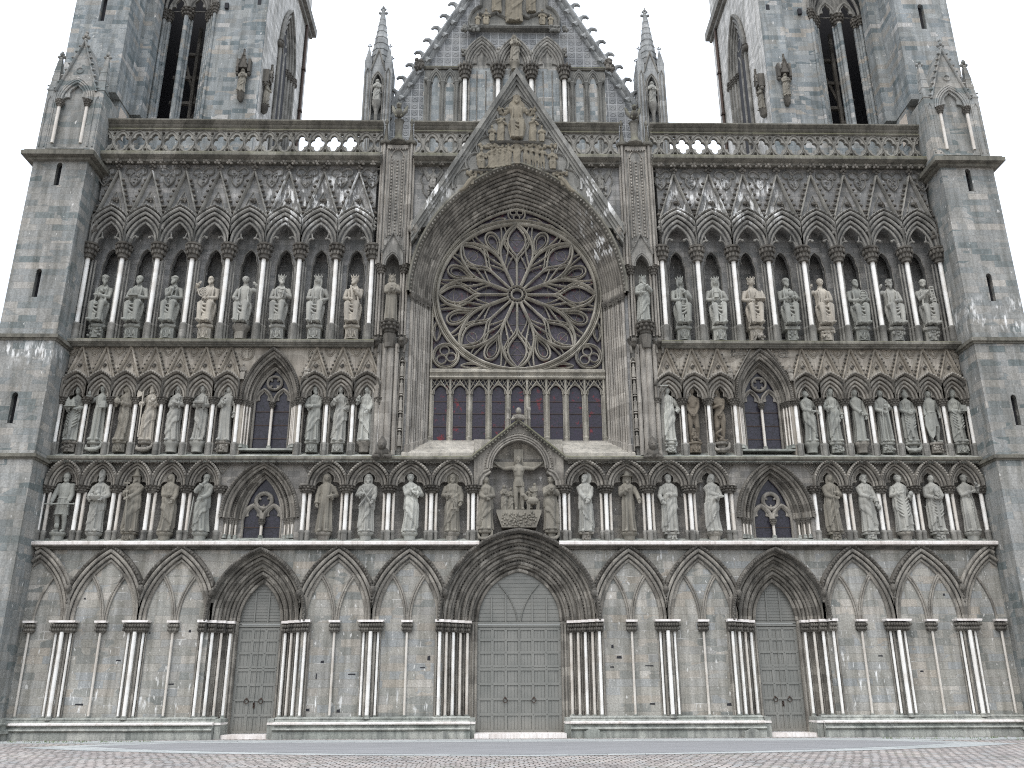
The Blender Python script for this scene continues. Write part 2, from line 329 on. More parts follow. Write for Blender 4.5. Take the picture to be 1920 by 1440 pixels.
    def merge(s, o, loc=(0, 0, 0), sc=(1, 1, 1), rz=0):
        c, q = cos(rz), sin(rz); vs = []
        for x, y, z in o.v:
            x, y, z = x*sc[0], y*sc[1], z*sc[2]; vs.append((x*c-y*q+loc[0], x*q+y*c+loc[1], z+loc[2]))
        return s.add(vs, o.f)
    def mesh(s, name, mat, ang=38):
        me = bpy.data.meshes.new(name); me.from_pydata(s.v, [], s.f); me.materials.append(M[mat] if isinstance(mat, str) else mat)
        if ang:
            me.shade_smooth(); me.set_sharp_from_angle(angle=radians(ang))
        me.update(); return me
    def build(s, name, mat, parent=None, loc=(0, 0, 0), ang=38):
        return inst(name, s.mesh(name, mat, ang), parent, loc)

def inst(name, me, parent=None, loc=(0, 0, 0), scale=(1, 1, 1), rz=0.0):
    o = bpy.data.objects.new(name, me); COL.objects.link(o); o.location = loc; o.scale = scale; o.rotation_euler = (0, 0, rz)
    if parent: o.parent = parent
    return o
def tag(o, label, cat, group=None, kind=None):
    o['label'] = label; o['category'] = cat
    if group: o['group'] = group
    if kind: o['kind'] = kind
    return o
def struct(o): o['kind'] = 'structure'; return o
def empty(name, loc=(0, 0, 0), parent=None):
    o = bpy.data.objects.new(name, None); COL.objects.link(o); o.location = loc; o.empty_display_size = .3
    if parent: o.parent = parent
    return o

def arch(w, h, zs, cx=0.0, n=0.0, seg=12, clamp=None, drop=None):
    """pointed arch from right spring over the apex to left spring; n is an offset outwards"""
    R = (w*w+h*h)/(2*w); c = R-w; Rn = R+n; t1 = acos(max(-1, min(1, c/Rn))); pts = []
    for i in range(seg+1):
        a = t1*i/seg; x = -c+Rn*cos(a); z = zs+Rn*sin(a)
        if clamp is not None: x = min(x, clamp)
        pts.append((x, z))
    if drop is not None: pts.insert(0, (pts[0][0], drop))
    return [(cx+x, z) for x, z in pts]+[(cx-x, z) for x, z in pts[-2::-1]]
def roll(n0, y0, r, k=8): return [(n0+r*cos(2*pi*j/k), y0+r*sin(2*pi*j/k)) for j in range(k)]
def archsweep(mb, w, h, zs, cx, prof, closed=True, seg=12, clamp=None, drop=None):
    cols = [arch(w, h, zs, cx, n, seg, clamp, drop) for n, y in prof]
    rows = [[(cols[j][i][0], prof[j][1], cols[j][i][1]) for j in range(len(prof))] for i in range(len(cols[0]))]
    mb.grid(rows, cv=closed)
def mould(mb, w, h, zs, cx, rolls, seg=12, clamp=None, drop=None):
    for n, y, r in rolls: archsweep(mb, w, h, zs, cx, roll(n, y, r), True, seg, clamp, drop)
def arcpts(cx, cz, r, a0, a1, n=8): return [(cx+r*cos(radians(a0+(a1-a0)*i/n)), cz+r*sin(radians(a0+(a1-a0)*i/n))) for i in range(n+1)]
def bez(p0, p1, p2, p3, n=10):
    out = []
    for i in range(n+1):
        t = i/n; u = 1-t
        out.append(tuple(u**3*a+3*u*u*t*b+3*u*t*t*c+t**3*d for a, b, c, d in zip(p0, p1, p2, p3)))
    return out
def lerp(a, b, t): return a+(b-a)*t
def trefoil_outline(cx, cz, r, pointed=True):
    """closed three-lobed outline: two lobes up, one (pointed) down"""
    q = r*.5; o = []
    o += arcpts(cx+q, cz+q*.45, q*.95, -50, 150, 8)
    o += arcpts(cx-q, cz+q*.45, q*.95, 30, 230, 8)
    if pointed: o += [(cx-q*.95, cz-q*.7), (cx-q*.6, cz-q*1.5), (cx, cz-q*2.3), (cx+q*.6, cz-q*1.5), (cx+q*.95, cz-q*.7)]
    else: o += arcpts(cx, cz-q*.85, q*.95, 190, 350, 8)
    return o
def crockets(mb, pts, y, r):
    for x, z in pts:
        mb.ball((x, y, z), r, r*.9, r*.75, 6, 4); mb.ball((x+random.uniform(-.2, .2)*r, y-r*.7, z-r*.35), r*.6, r*.6, r*.5, 6, 4)
def lumps(mb, x, y, z, sx, sz, n, r):
    for i in range(n):
        mb.ball((x+random.uniform(-sx, sx), y+random.uniform(-.5, .2)*r, z+random.uniform(-sz, sz)), r*random.uniform(.7, 1.2), r, r*random.uniform(.7, 1.2), 6, 4)
def foliage_band(mb, x0, x1, y, z, step, r):
    n = max(1, int(abs(x1-x0)/step))
    for i in range(n):
        x = lerp(x0, x1, (i+.5)/n)+random.uniform(-.15, .15)*step
        mb.ball((x, y, z), r*.55, r*.7, r*.5, 6, 4)
        for k in range(4):
            a = k*pi/2+random.uniform(.4, 1.1); mb.ball((x+cos(a)*r*.8, y+.01, z+sin(a)*r*.65), r*.45, r*.4, r*.4, 5, 4)

# ------------------------------------------------------------------ shared pieces
def capital_mb(r, h, rows=2, n=9, lump=.3):
    """leafy bell capital, neck at z=0, abacus top at z=h, neck radius r"""
    mb = MB(); R = r*1.75
    mb.lathe([(r*1.12, 0), (r*1.18, h*.04), (r*1.05, h*.09), (r*1.15, h*.45), (r*1.4, h*.72), (r*1.6, h*.80), (r*1.3, h*.80)], n=12)
    for k in range(rows):
        z = h*(.34+.32*k); rr = r*(1.25+.28*k)
        for j in range(n):
            a = 2*pi*(j+.5*k)/n
            mb.ball((rr*cos(a), rr*sin(a), z), r*lump*1.15, r*lump*1.15, h*.12, 6, 4)
            mb.ball((rr*1.06*cos(a), rr*1.06*sin(a), z+h*.09), r*lump*.8, r*lump*.8, h*.07, 5, 4)
    mb.lathe([(R*.9, h*.82), (R*1.06, h*.86), (R*1.1, h*.93), (R*.98, h*.955), (R*1.0, h)], n=8, a0=pi/8); return mb
def base_mb(r, h):
    mb = MB(); mb.lathe([(r*1.7, 0), (r*1.7, h*.3), (r*1.55, h*.34), (r*1.45, h*.62), (r*1.62, h*.70), (r*1.6, h*.80), (r*1.2, h*.86), (r*1.3, h*.93), (r*1.0, h)], n=14); return mb
def shaft_mb(r, z0, z1, n=14, ring=None):
    mb = MB(); mb.lathe([(r, z0), (r, z1)], n=n)
    if ring: mb.lathe([(r, ring-.05), (r*1.35, ring-.03), (r*1.35, ring+.03), (r, ring+.05)], n=n)
    return mb

def head_mb(r=.2):
    """small carved head used at the ends of hood mouldings"""
    mb = MB(); mb.ball((0, -.05, 0), r*.72, r*.8, r, 10, 8); mb.ball((0, -.05-r*.75, -r*.12), r*.16, r*.2, r*.26, 6, 4)
    for s in (-1, 1):
        mb.ball((s*r*.3, -.05-r*.66, r*.16), r*.14, r*.12, r*.1, 6, 4); mb.ball((s*r*.72, -.02, -r*.05), r*.22, r*.3, r*.5, 6, 5)
    mb.ball((0, -.05-r*.62, -r*.45), r*.3, r*.14, r*.1, 6, 4); mb.ball((0, 0, r*.6), r*.85, r*.75, r*.5, 8, 5); mb.ball((0, .05, -r*.9), r*.6, r*.5, r*.5, 8, 4); return mb
ME_HEAD = head_mb().mesh('carved_head', 'stone_capital')

# ------------------------------------------------------------------ ground
def sheet(name, poly, z, mat):
    me = bpy.data.meshes.new(name); me.from_pydata([(x, y, z) for x, y in poly], [], [tuple(range(len(poly)))]); me.materials.append(M[mat]); me.update()
    return struct(inst(name, me))
sheet('ground', [(-400, -400), (400, -400), (400, 400), (-400, 400)], 0.0, 'cobbles')
YF, YB = -10.0, -3.2                           # front and back edge of the raised asphalt strip
TIP, BK = 15.6, 12.6
sheet('forecourt', [(-21, -2.6), (-15, -3.2), (15, -3.2), (21, -2.6), (19.5, -1.2), (-19.5, -1.2)], .004, 'paving_slab')
fl = [(0, -10.75), (5.5, -10.0), (10, -8.9), (14, -7.2), (16.6, -5.6)]
fl = [(-x, y) for x, y in fl[:0:-1]]+fl
sheet('pavement_kerb', fl+[(13.4, -2.3), (12.6, -2.5), (-12.6, -2.5), (-13.4, -2.3)], .008, 'paving_slab')
sheet('road', [(x*.88, y+.55) for x, y in fl]+[(12.2, -3.2), (-12.2, -3.2)], .012, 'asphalt')
g = MB()
for i in range(260):
    s_ = random.choice((-1, 1)); x = s_*random.uniform(13.5, 22.5); y = -1.9-random.expovariate(3.2)-.5*(abs(x) > 19.4)*1.6; hgt = random.uniform(.03, .10)
    for k in range(4):
        a = random.uniform(0, 2*pi); dx, dy = cos(a)*.03, sin(a)*.03; bx, by = x+random.uniform(-.08, .08), y+random.uniform(-.08, .08)
        g.add([(bx-.008, by, 0), (bx+.008, by, 0), (bx+dx, by+dy, hgt)], [(0, 1, 2)])
o = g.build('grass', 'grass_blade', ang=0); tag(o, 'sparse green grass growing in the cobbles along the foot of the wall', 'grass', kind='stuff')

# ------------------------------------------------------------------ the cathedral
CATH = empty('cathedral'); tag(CATH, 'grey stone gothic cathedral west front covered with statue niches and a rose window', 'cathedral')
def P(mb, name, mat, parent=CATH, loc=(0, 0, 0), ang=38): return mb.build(name, mat, parent, loc, ang)
XB = 20.05                                     # inner face of the corner buttresses
ZSP = 4.46                                     # spring of the ground-floor arches
# main door 1.72 wide each side, side doors at +-10.58
DX = 10.68
def notch(cx, w, h, z0): return [(cx+w, z0)]+arch(w, h, ZSP, cx, seg=14)+[(cx-w, z0)]
for s in (-1, 1):
    mid = [(3.12, 0)]+[(x, z) for x, z in arch(1.72, 2.06, ZSP, 0, 1.40, 20) if x > 0 and z < 7.33]; zt_ = 7.36
    o = [(XB+.3, 0)]+[(DX+1.87, 0)]+arch(.86, 1.6, ZSP, DX, 1.01, 14)+[(DX-1.87, 0)]+mid+[(mid[-1][0]-.12, zt_), (XB+.3, zt_)]
    P(MB().prism([(s*x, z) for x, z in o], 0, 1.15), 'wall', 'wall_base')
# set-back wall that closes the door recesses round the door leaves
for cx, w, h, W2 in ((-DX, .86, 1.6, 2.1), (0, 1.72, 2.06, 3.5), (DX, .86, 1.6, 2.1)):
    o = [(cx-W2, 0)]+notch(cx, w, h, 0)[::-1]+[(cx+W2, 0), (cx+W2, 7.3 if W2 < 3 else 8.0), (cx-W2, 7.3 if W2 < 3 else 8.0)]
    P(MB().prism(o, .86, 1.14 if W2 < 3 else 1.12), 'wall', 'wall_base')

# arch mouldings of the blind bays and the door portals
CAPB, CAPT = 3.98, 4.46
def bay(cx, hb=1.46):
    p = empty('blind_arch', (cx, 0, 0), CATH)
    a = MB(); w, h = 1.24, 2.40
    mould(a, w, h, ZSP, 0, [(.0, -.04, .055), (.155, -.13, .07), (.33, -.2, .075)], 14, hb-.012)
    a.build('arch_moulding', 'stone_moulding', p)
    hd = MB(); archsweep(hd, w, h, ZSP, 0, [(.41, .0), (.41, -.2), (.45, -.27), (.53, -.27), (.56, -.22), (.56, 0)], True, 14, hb-.008)
    path = arch(w, h, ZSP, 0, .49, 26, hb-.01)
    for i, (x, z) in enumerate(path):
        if 4 < i < len(path)-5 and random.random() < .85: hd.ball((x+random.uniform(-.03, .03), -.29, z), .05, .05, .05, 6, 4)
    hd.build('hood_moulding', 'stone_capital', p)
    for s in (-1, 1):
        q = MB(); mould(q, .55, 1.72, ZSP, s*.66, [(0.0, -.03, .045), (.085, -.045, .04)], 12)
        q.build('lancet_moulding', 'stone_moulding', p)
    return p
BAYS = [-19.72, -16.83, -13.94, -7.47, -4.55, 4.55, 7.47, 13.94, 16.83, 19.72]
for b_ in BAYS:
    if abs(b_) < 19: bay(b_)
def half_bay(sg):
    p = empty('blind_arch', (sg*19.72, 0, 0), CATH); w, h = 1.24, 2.40; lim = XB-.02-19.72
    def cut(pts): return [(max(-99, x), z) for x, z in pts]
    a = MB()
    for n, y, r in [(.0, -.04, .055), (.155, -.13, .07), (.33, -.2, .075), (.49, -.22, .075)]:
        pts = [(x, z) for x, z in arch(w, h, ZSP, 0, n, 16, 1.45) if x*sg < lim]
        a.tube([(x, y, z) for x, z in pts], r, 8)
    a.build('arch_moulding', 'stone_moulding', p)
    q = MB(); pts = [(x, z) for x, z in arch(.55, 1.72, ZSP, -sg*.66, 0, 14)]
    q.tube([(x, -.04, z) for x, z in pts if x*sg < lim], .05, 8); q.build('lancet_moulding', 'stone_moulding', p)
half_bay(1); half_bay(-1)

def portal(cx, w, h, depth, dn, rolls, hood, dropz):
    p = empty('portal', (cx, 0, 0), CATH); a = MB()
    n = 40; prof = [(0.0, .90)]+[(0.0, depth)]
    for i in range(1, rolls+1):
        t = i/rolls; prof.append((dn*t, lerp(depth, -.02, (i-1)/rolls))); prof.append((dn*t, lerp(depth, -.02, t)))
    archsweep(a, w, h, ZSP, 0, prof, False, 18)
    for i in range(rolls):
        t = (i+.12)/rolls; y = lerp(depth, -.02, i/rolls)
        mould(a, w, h, ZSP, 0, [(dn*t, y-.06, .07), (dn*(i+.80)/rolls, y-.10, .075)], 18)
    a.build('arch_moulding', 'stone_arch', p)
    b = MB()                                   # ring of deeply cut leaves in two of the orders
    for i in ([1, 3] if rolls > 4 else [2]):
        y = lerp(depth, -.02, i/rolls)
        for x, z in arch(w, h, ZSP, 0, dn*(i+.5)/rolls, 34):
            b.ball((x, y-.05, z), .055*random.uniform(.7, 1.3), .07, .055*random.uniform(.7, 1.3), 6, 4); b.ball((x+random.uniform(-.07, .07), y-.02, z+random.uniform(-.07, .07)), .05, .06, .05, 5, 4)
    b.build('leaf_ring', 'stone_capital', p)
    hd = MB(); archsweep(hd, w, h, ZSP, 0, [(hood-.09, .0), (hood-.09, -.28), (hood-.03, -.36), (hood+.05, -.35), (hood+.08, -.28), (hood+.08, 0)], True, 18)
    for i, (x, z) in enumerate(arch(w, h, ZSP, 0, hood, 40)):
        hd.ball((x+random.uniform(-.03, .03), -.36, z), .055, .05, .055, 6, 4)
    hd.build('hood_moulding', 'stone_capital', p)
    each('gap_plug', 'stone_moulding', p, [MB().prism([(e*(w+dn-.02), ZSP+.002), (e*(w+dn+.20), ZSP+.002), (e*(w+dn+.16), ZSP+.9), (e*(w+dn-.10), ZSP+.9)], -.17, .01) for e in (-1, 1)])  # plug blocks added to fill the black gap beside the hood
    return p
portal(0, 1.72, 2.06, .80, 1.42, 5, 1.55, 0)
for s in (-1, 1): portal(s*DX, .86, 1.60, .70, 1.03, 4, 1.12, 0)
for s in (-1, 1):
    for x, z in ((5.99, 5.75), (15.385, 5.8), (18.275, 5.8), (3.03, 5.6), (8.98, 5.6), (12.5, 5.6)): inst('carved_head', ME_HEAD, CATH, (s*x, -.32, z-.12), (.7, .7, .75))

# shaft clusters of the ground floor: shaft, block capital, base
def block_capital(wd, dp, h=CAPT-CAPB):
    mb = MB(); x = wd/2
    mb.add([(-x*.86, 0, 0), (x*.86, 0, 0), (x*.86, -dp*.8, 0), (-x*.86, -dp*.8, 0), (-x*.95, 0, h*.72), (x*.95, 0, h*.72), (x*.95, -dp*.95, h*.72), (-x*.95, -dp*.95, h*.72)],
           [(0, 1, 2, 3), (4, 7, 6, 5), (3, 2, 6, 7), (0, 3, 7, 4), (2, 1, 5, 6)])
    for k in range(2):
        n = max(2, int(wd/.115))
        for i in range(n+1):
            xx = lerp(-x, x, (i+.5*k)/(n+.5)); yy = -dp*(.9+.1*k)
            mb.ball((xx*(.93+.06*k), yy, h*(.22+.32*k)), .06, .06, .065, 7, 5)
        for yy in (-.3*dp, -.7*dp):
            for s in (-1, 1): mb.ball((s*x*(.93+.06*k), yy, h*(.22+.32*k)), .06, .06, .065, 7, 5)
    return mb
def abacus(wd, dp, h=.085):
    mb = MB(); x = wd/2+.05; d = dp+.06
    mb.prism([(-x*.94, 0), (x*.94, 0), (x, h*.45), (x, h), (-x, h), (-x, h*.45)], -d, 0); return mb
CC = {}
def cached(key, fn):
    if key not in CC: CC[key] = fn()
    return CC[key]
def cluster(cx, shafts, y0, capw, capd, z0=.80, worn=False):
    p = empty('shaft_cluster', (cx, 0, 0), CATH)
    for x, y, r, white in shafts:
        me = cached(('sh', r, white), lambda: shaft_mb(r, z0+.0, CAPB+.03).mesh('shaft', {1: 'marble_white', 2: 'marble_worn', 0: 'stone_moulding'}[white]))
        inst('shaft', me, p, (x, y, 0))
        if white: inst('base', cached(('bs', r), lambda: base_mb(r, .14).mesh('base', 'stone_plinth')), p, (x, y, z0-.09))
    inst('capital', cached(('bc', capw, capd), lambda: block_capital(capw, capd).mesh('capital', 'stone_capital')), p, (0, y0, CAPB))
    inst('abacus', cached(('ab', capw, capd), lambda: abacus(capw, capd).mesh('abacus', 'marble_ledge')), p, (0, y0, CAPT-.10))
    return p
for s in (-1, 1):
    for x in (5.99, 15.385, 18.275): cluster(s*x, [(0, -.27, .078, 1), (-.29, -.13, .048, 1), (.29, -.13, .048, 1), (-.15, -.1, .06, 0), (.15, -.1, .06, 0), (-.37, -.05, .03, 0), (.37, -.05, .03, 0)], .02, .94, .40)
    for x in (4.55, 7.47, 13.94, 16.83, 19.68): cluster(s*x, [(0, -.10, .05, 2)], .02, .36, .24)
def jamb(cx, sg, xs, w, depth, out, worn=False):
    """stepped jamb of a door with its shafts; sg tells on which side of the door it stands"""
    p = empty('door_jamb', (0, 0, 0), CATH); st = MB(); n = len(xs); cm = MB(); am = MB()
    for i, x in enumerate(xs):
        t = i/(n-1); y = lerp(depth, -.12, t); wh = (i in (2, 4) if worn else i != 1)
        r = .064 if i % 2 == 0 else .056
        me = cached(('js', r, wh), lambda: shaft_mb(r, .8, CAPB+.03).mesh('shaft', 'marble_white' if wh else 'marble_worn'))
        inst('shaft', me, p, (cx+sg*x, y-.06, 0)); inst('base', cached(('bs', r), lambda: base_mb(r, .14).mesh('base', 'stone_plinth')), p, (cx+sg*x, y-.06, .71))
        x0 = x+.05; x1 = (xs[i+1]+.05) if i+1 < n else out
        a, b = sorted((cx+sg*x0, cx+sg*x1)); st.box(a+.001, b-.001, y+.05, 1.0+.01*i, .0, CAPT-.02)
        st.lathe([(.035, .8), (.035, CAPB)], cx+sg*(x+.13), y-.0, 8)
        a, b = sorted((cx+sg*(x-.14), cx+sg*(x+.16)))
        for k in range(2):
            for q in range(3): cm.ball((lerp(a, b, (q+.2+.3*k)/3), y-.17-.03*k, CAPB+.11+.15*k), .06, .07, .07, 7, 5)
        cm.box(a, b, y-.14, y+.3, CAPB+.0+.003*i, CAPT-.11+.002*i); am.box(a-.03, b+.03, y-.23-.002*i, y+.3, CAPT-.10+.0015*i, CAPT+.0015*i)
    a, b = sorted((cx+sg*w, cx+sg*(xs[0]+.05))); st.box(a, b, depth+.02, 1.1, 0, CAPT-.02)
    for q in range(2): st.lathe([(.04, .5), (.04, CAPT-.1)], cx+sg*(w+.06+.12*q), depth-.0-.05*q, 8)
    st.build('jamb', 'stone_moulding', p); cm.build('capital', 'stone_capital', p); am.build('abacus', 'marble_ledge', p); return p
for sg in (-1, 1):
    jamb(0, sg, [2.13, 2.41, 2.69, 2.96, 3.22], 1.72, .62, 3.42, True)
    for s in (-1, 1): jamb(s*DX, sg, [1.12, 1.42, 1.72, 2.06], .86, .55, 2.26)

# plinth
prof = [(.02, 0), (-.62, 0), (-.62, .24), (-.60, .27), (-.66, .30), (-.70, .34), (-.66, .38), (-.56, .40), (-.50, .50), (-.44, .52), (-.40, .60), (-.34, .66), (-.28, .68), (-.30, .73), (-.24, .78), (.02, .80)]
wprof = [(-.2, .50), (-.60, .50), (-.655, .53), (-.66, .575), (-.60, .605), (-.2, .615)]
for s in (-1, 1):
    for a, b in ((1.95, DX-1.15), (DX+1.15, XB)):
        pl = MB(); wm = MB(); pl.xsweep(prof, s*a, s*b); wm.xsweep(wprof, s*a-.002*s, s*b)
        for c_ in (-DX, 0, DX):
            w = 1.76 if c_ == 0 else .9
            for sg in (-1, 1):
                q0, q1 = sorted((c_+sg*w, c_+sg*(w+.23)))
                if min(s*a, s*b)-.4 < q0 and q1 < max(s*a, s*b)+.4: pl.box(q0, q1, -.42, 1.1, 0, .74); wm.box(q0-.01, q1+.01, -.46, .5, .52, .60)
        P(pl, 'plinth', 'stone_plinth'); P(wm, 'plinth_moulding', 'marble_ledge')
each('threshold', 'marble_ledge', CATH, [MB().box(-1.78, 1.78, -.55, 1.1, 0, .17)]+[MB().box(s*DX-.9, s*DX+.9, -.3, 1.1, 0, .15) for s in (-1, 1)])
bl = []                                         # broken plinth stones beside the main door
for x, y, z, a in ((2.75, -.75, .0, .34), (3.1, -.7, .0, .2), (-3.0, -.72, 0, .25), (8.9, -.72, 0, .3), (-9.3, -.7, 0, .2)):
    bl.append(MB().prism([(x-a, z), (x+a, z), (x+a*.8, z+a*.9), (x+a*.1, z+a*1.15), (x-a*.9, z+a*.7)], y-.12, y+.3))
each('plinth_stone', 'stone_plinth', CATH, bl)
# small broken holes in the ground-floor wall
hl = []
for x, z, a, b in ((-7.9, 2.8, .14, .10), (-8.1, 2.2, .05, .22), (-8.35, 1.0, .16, .1), (-6.7, 2.35, .32, .05), (-7.15, .95, .14, .12), (3.75, 3.35, .1, .14), (4.0, 2.95, .22, .1), (5.2, 2.65, .36, .04), (3.7, 2.6, .16, .05),
                   (-17.3, 1.25, .34, .06), (-13.3, 4.0, .1, .1), (-14.9, 3.95, .06, .06), (-13.8, 2.0, .22, .05), (8.3, 1.15, .2, .1), (-3.65, 2.9, .12, .18), (-3.9, 2.6, .22, .04), (5.25, 1.2, .22, .06), (16.2, 2.4, .15, .06), (14.6, 3.0, .2, .05), (-16.0, 2.9, .2, .05), (17.6, 5.4, .09, .09), (12.9, 3.3, .12, .12), (-15.9, 6.6, .16, .05), (-17.7, 5.3, .08, .07)):
    hl.append(MB().prism([(x-a/2, z), (x+a/2, z-.01), (x+a/2*.9, z+b), (x-a/2*.8, z+b*.85)], -.006, .02))
each('wall_hole', 'dark_void', CATH, hl)

# doors
def door(cx, w, h, ncol, gothic):
    p = empty('door', (cx, .78, 0), CATH); z0 = .16
    d = MB(); n = int(2*w/.135)
    for i in range(n):
        a = lerp(-w+.02, w-.02, i/n); b = lerp(-w+.02, w-.02, (i+1)/n); d.box(a+.004, b-.004, .004 if i % 2 else .0, .08, z0, 4.22)
    d.box(-w, w, .05, .12, z0, 4.3)
    d.build('door_planks', 'door_paint', p)
    b = MB(); xs = [lerp(-w+.06, w-.06, i/ncol) for i in range(ncol+1)]
    for x in xs: b.box(x-.055, x+.055, -.035, .02, z0, 4.2)
    zs = [.22, .84, 1.42, 2.0, 2.56, 2.68, 3.22, 3.72, 4.16]
    for z in zs: b.box(-w+.01, w-.01, -.032, .021, z-.05, z+.05)
    for x in xs:
        for z in zs: b.ball((x, -.045, z), .024, .018, .024, 6, 4)
    b.box(-.012, .012, -.05, .0, z0, 4.2)
    b.build('door_frame', 'door_paint', p)
    tm = MB(); rows = 13
    tm.prism([(w, 4.42)]+arch(w, h, ZSP, 0, 0, 14)+[(-w, 4.42)], .05, .12)
    top = ZSP+h
    for i in range(rows):
        za = lerp(4.48, top-.05, i/rows); zb = lerp(4.48, top-.05, (i+1)/rows)-.012
        def hw(z):
            R = (w*w+h*h)/(2*w); c = R-w; q = R*R-max(0, z-ZSP)**2; return max(0.0, sqrt(max(0, q))-c)
        a, b2 = hw(za), hw(zb)
        if b2 > .02: tm.prism([(-a, za), (a, za), (b2, zb), (-b2, zb)], .025, .06)
    tm.build('tympanum', 'door_paint', p)
    fr = MB(); fr.box(-w, w, -.06, .03, 4.24, 4.33); fr.box(-w, w, -.09, .03, 4.35, 4.42)
    if gothic:
        for s in (-1, 1):
            for x, zt in ((.55, 5.55), (1.15, 5.45)): fr.box(s*x-.03, s*x+.03, -.02, .03, 4.43, zt)
            pts = bez((s*.06, 4.43), (s*.14, 5.0), (s*.35, 5.45), (s*.85, 5.98), 12); fr.ribbon(pts, .03, .03, .06)
    else:
        for x in (-.28, .28): fr.box(x-.03, x+.03, -.02, .03, 4.43, 5.65)
    fr.build('door_rail', 'door_paint', p)
    for s in (-1, 1):
        r = MB(); x = s*(.58 if gothic else .29); r.tube([(x+.085*cos(2*pi*k/16), -.075, 1.40+.085*sin(2*pi*k/16)-.03) for k in range(16)], .016, 6, True); r.ball((x, -.05, 1.47), .04, .04, .04)
        r.build('door_handle', 'iron', p)
    if not gothic:
        l = MB(); l.box(-.02, .05, -.05, 0, 1.1, 1.32); l.ball((.015, -.06, 1.2), .025); l.build('door_lock', 'iron', p)
door(0, 1.72, 2.06, 6, True); door(-DX, .86, 1.60, 3, False); door(DX, .86, 1.60, 3, False)

# ------------------------------------------------------------------ galleries of statue niches
def ledge(z, h, y, x0, x1, mat, name='string_course', under=None):
    mb = MB(); mb.xsweep([(.3, z), (-y*.55, z), (-y*.6, z+h*.22), (-y*.85, z+h*.35), (-y, z+h*.5), (-y, z+h*.86), (-y*.93, z+h), (.3, z+h+.06)], x0, x1)
    P(mb, name, mat)
    if under:
        b = MB(); foliage_band(b, x0, x1, -y*.66, z+.02, under, .085); P(b, 'leaf_band', 'stone_capital')
for s in (-1, 1):
    a, b = sorted((s*1.66, s*(XB+.0)))
    mb = MB(); mb.xsweep([(.2, 7.44), (-.36, 7.44), (-.41, 7.47), (-.42, 7.57), (-.38, 7.60), (.2, 7.63)], a, b); P(mb, 'string_course', 'marble_ledge')
    mb = MB(); mb.xsweep([(.2, 7.30), (-.16, 7.30), (-.2, 7.36), (-.34, 7.40), (-.34, 7.438), (.2, 7.438)], a, b); P(mb, 'string_course', 'stone_capital')
    mb = MB(); mb.xsweep([(.5, 7.5), (-.3, 7.5), (-.3, 7.62), (.5, 7.88)], a, b); P(mb, 'gallery_sill', 'stone_plinth')
    a, b = sorted((s*2.1, s*XB)); ledge(10.97, .26, .42, a, b, 'stone_ledge', under=.28)
    a, b = sorted((s*5.06, s*XB)); mb = MB(); mb.xsweep([(.6, 11.0), (-.3, 11.0), (-.3, 11.24), (.6, 11.66)], a, b); P(mb, 'gallery_sill', 'stone_plinth')
    a, b = sorted((s*6.45, s*XB)); ledge(16.32, .28, .45, a, b, 'stone_ledge')
    mb = MB(); mb.xsweep([(.8, 16.4), (-.35, 16.4), (-.35, 16.62), (.8, 17.10)], a, b); P(mb, 'gallery_sill', 'stone_plinth')
    a, b = sorted((s*6.6, s*XB)); ledge(25.84, .42, .62, a, b, 'stone_ledge', 'cornice')
    f = MB(); foliage_band(f, s*6.7, s*(XB-.1), -.34, 25.86, .52, .17); P(f, 'leaf_band', 'stone_moulding')
    a, b = sorted((s*2.6, s*4.98)); ledge(25.84, .42, .62, a, b, 'stone_ledge', 'cornice')
    f = MB(); foliage_band(f, s*2.8, s*4.9, -.30, 25.88, .52, .14); P(f, 'leaf_band', 'stone_moulding')

# back walls
WX = 10.93
P(MB().prism([(-XB, 7.4), (XB, 7.4), (XB, 11.3), (-XB, 11.3)], .42, 1.2, [[(s*WX+.86, 7.75)]+arch(.86, 1.85, 8.65, s*WX)+[(s*WX-.86, 7.75)] for s in (-1, 1)]), 'wall', 'wall_gallery')
for s in (-1, 1):
    a, b = sorted((s*5.06, s*XB))
    P(MB().prism([(a, 11.3), (b, 11.3), (b, 16.7), (a, 16.7)], .55, 1.2, [[(s*WX+.86, 11.7)]+arch(.86, 1.7, 13.75, s*WX)+[(s*WX-.86, 11.7)]]), 'wall', 'wall_gallery')

def trefoil(hw, zs, h):
    """cusped head from right to left: two side lobes and a pointed top lobe"""
    q = hw*.42; r = arcpts(hw-q, zs+.02, q, 0, 105, 6)
    cz = zs+h*.52; rr = hw*.50
    r += arcpts(0, cz, rr, -28, 62, 7); r.append((0, zs+h*.98))
    return r+[(-x, z) for x, z in r[-2::-1]]

def niche_meshes(key, hb, zs, ztop, w, h, yb, rolls, hood, tre, mat_wall, mat_m, mat_h):
    def make():
        d = {}
        d['wall'] = MB().prism([(hb, zs), (hb, ztop), (-hb, ztop), (-hb, zs)]+arch(w, h, zs, 0)[::-1], 0, yb).mesh('niche', mat_wall)
        a = MB(); mould(a, w, h, zs, 0, rolls, 12, hb-.008); d['arch_moulding'] = a.mesh('arch_moulding', mat_m)
        if hood:
            b = MB(); archsweep(b, w, h, zs, 0, [(hood-.04, .0), (hood-.05, -.26), (hood, -.34), (hood+.055, -.28), (hood+.05, 0)], True, 12, hb-.005)
            pts = arch(w, h, zs, 0, hood, 13, hb-.05)
            for x, z in pts:
                if abs(x) < hb-.06: b.ball((x, -.33, z), .055, .05, .05, 6, 4)
            d['hood_moulding'] = b.mesh('hood_moulding', mat_h)
        if tre:
            c = MB(); out = arch(w, h, zs, 0); inn = trefoil(w*.97, zs, h*tre)
            c.prism(out+inn[::-1], .10, .22); c.ribbon(inn, .028, .10, .05); d['trefoil'] = c.mesh('trefoil', mat_m)
        return d
    return cached(key, make)
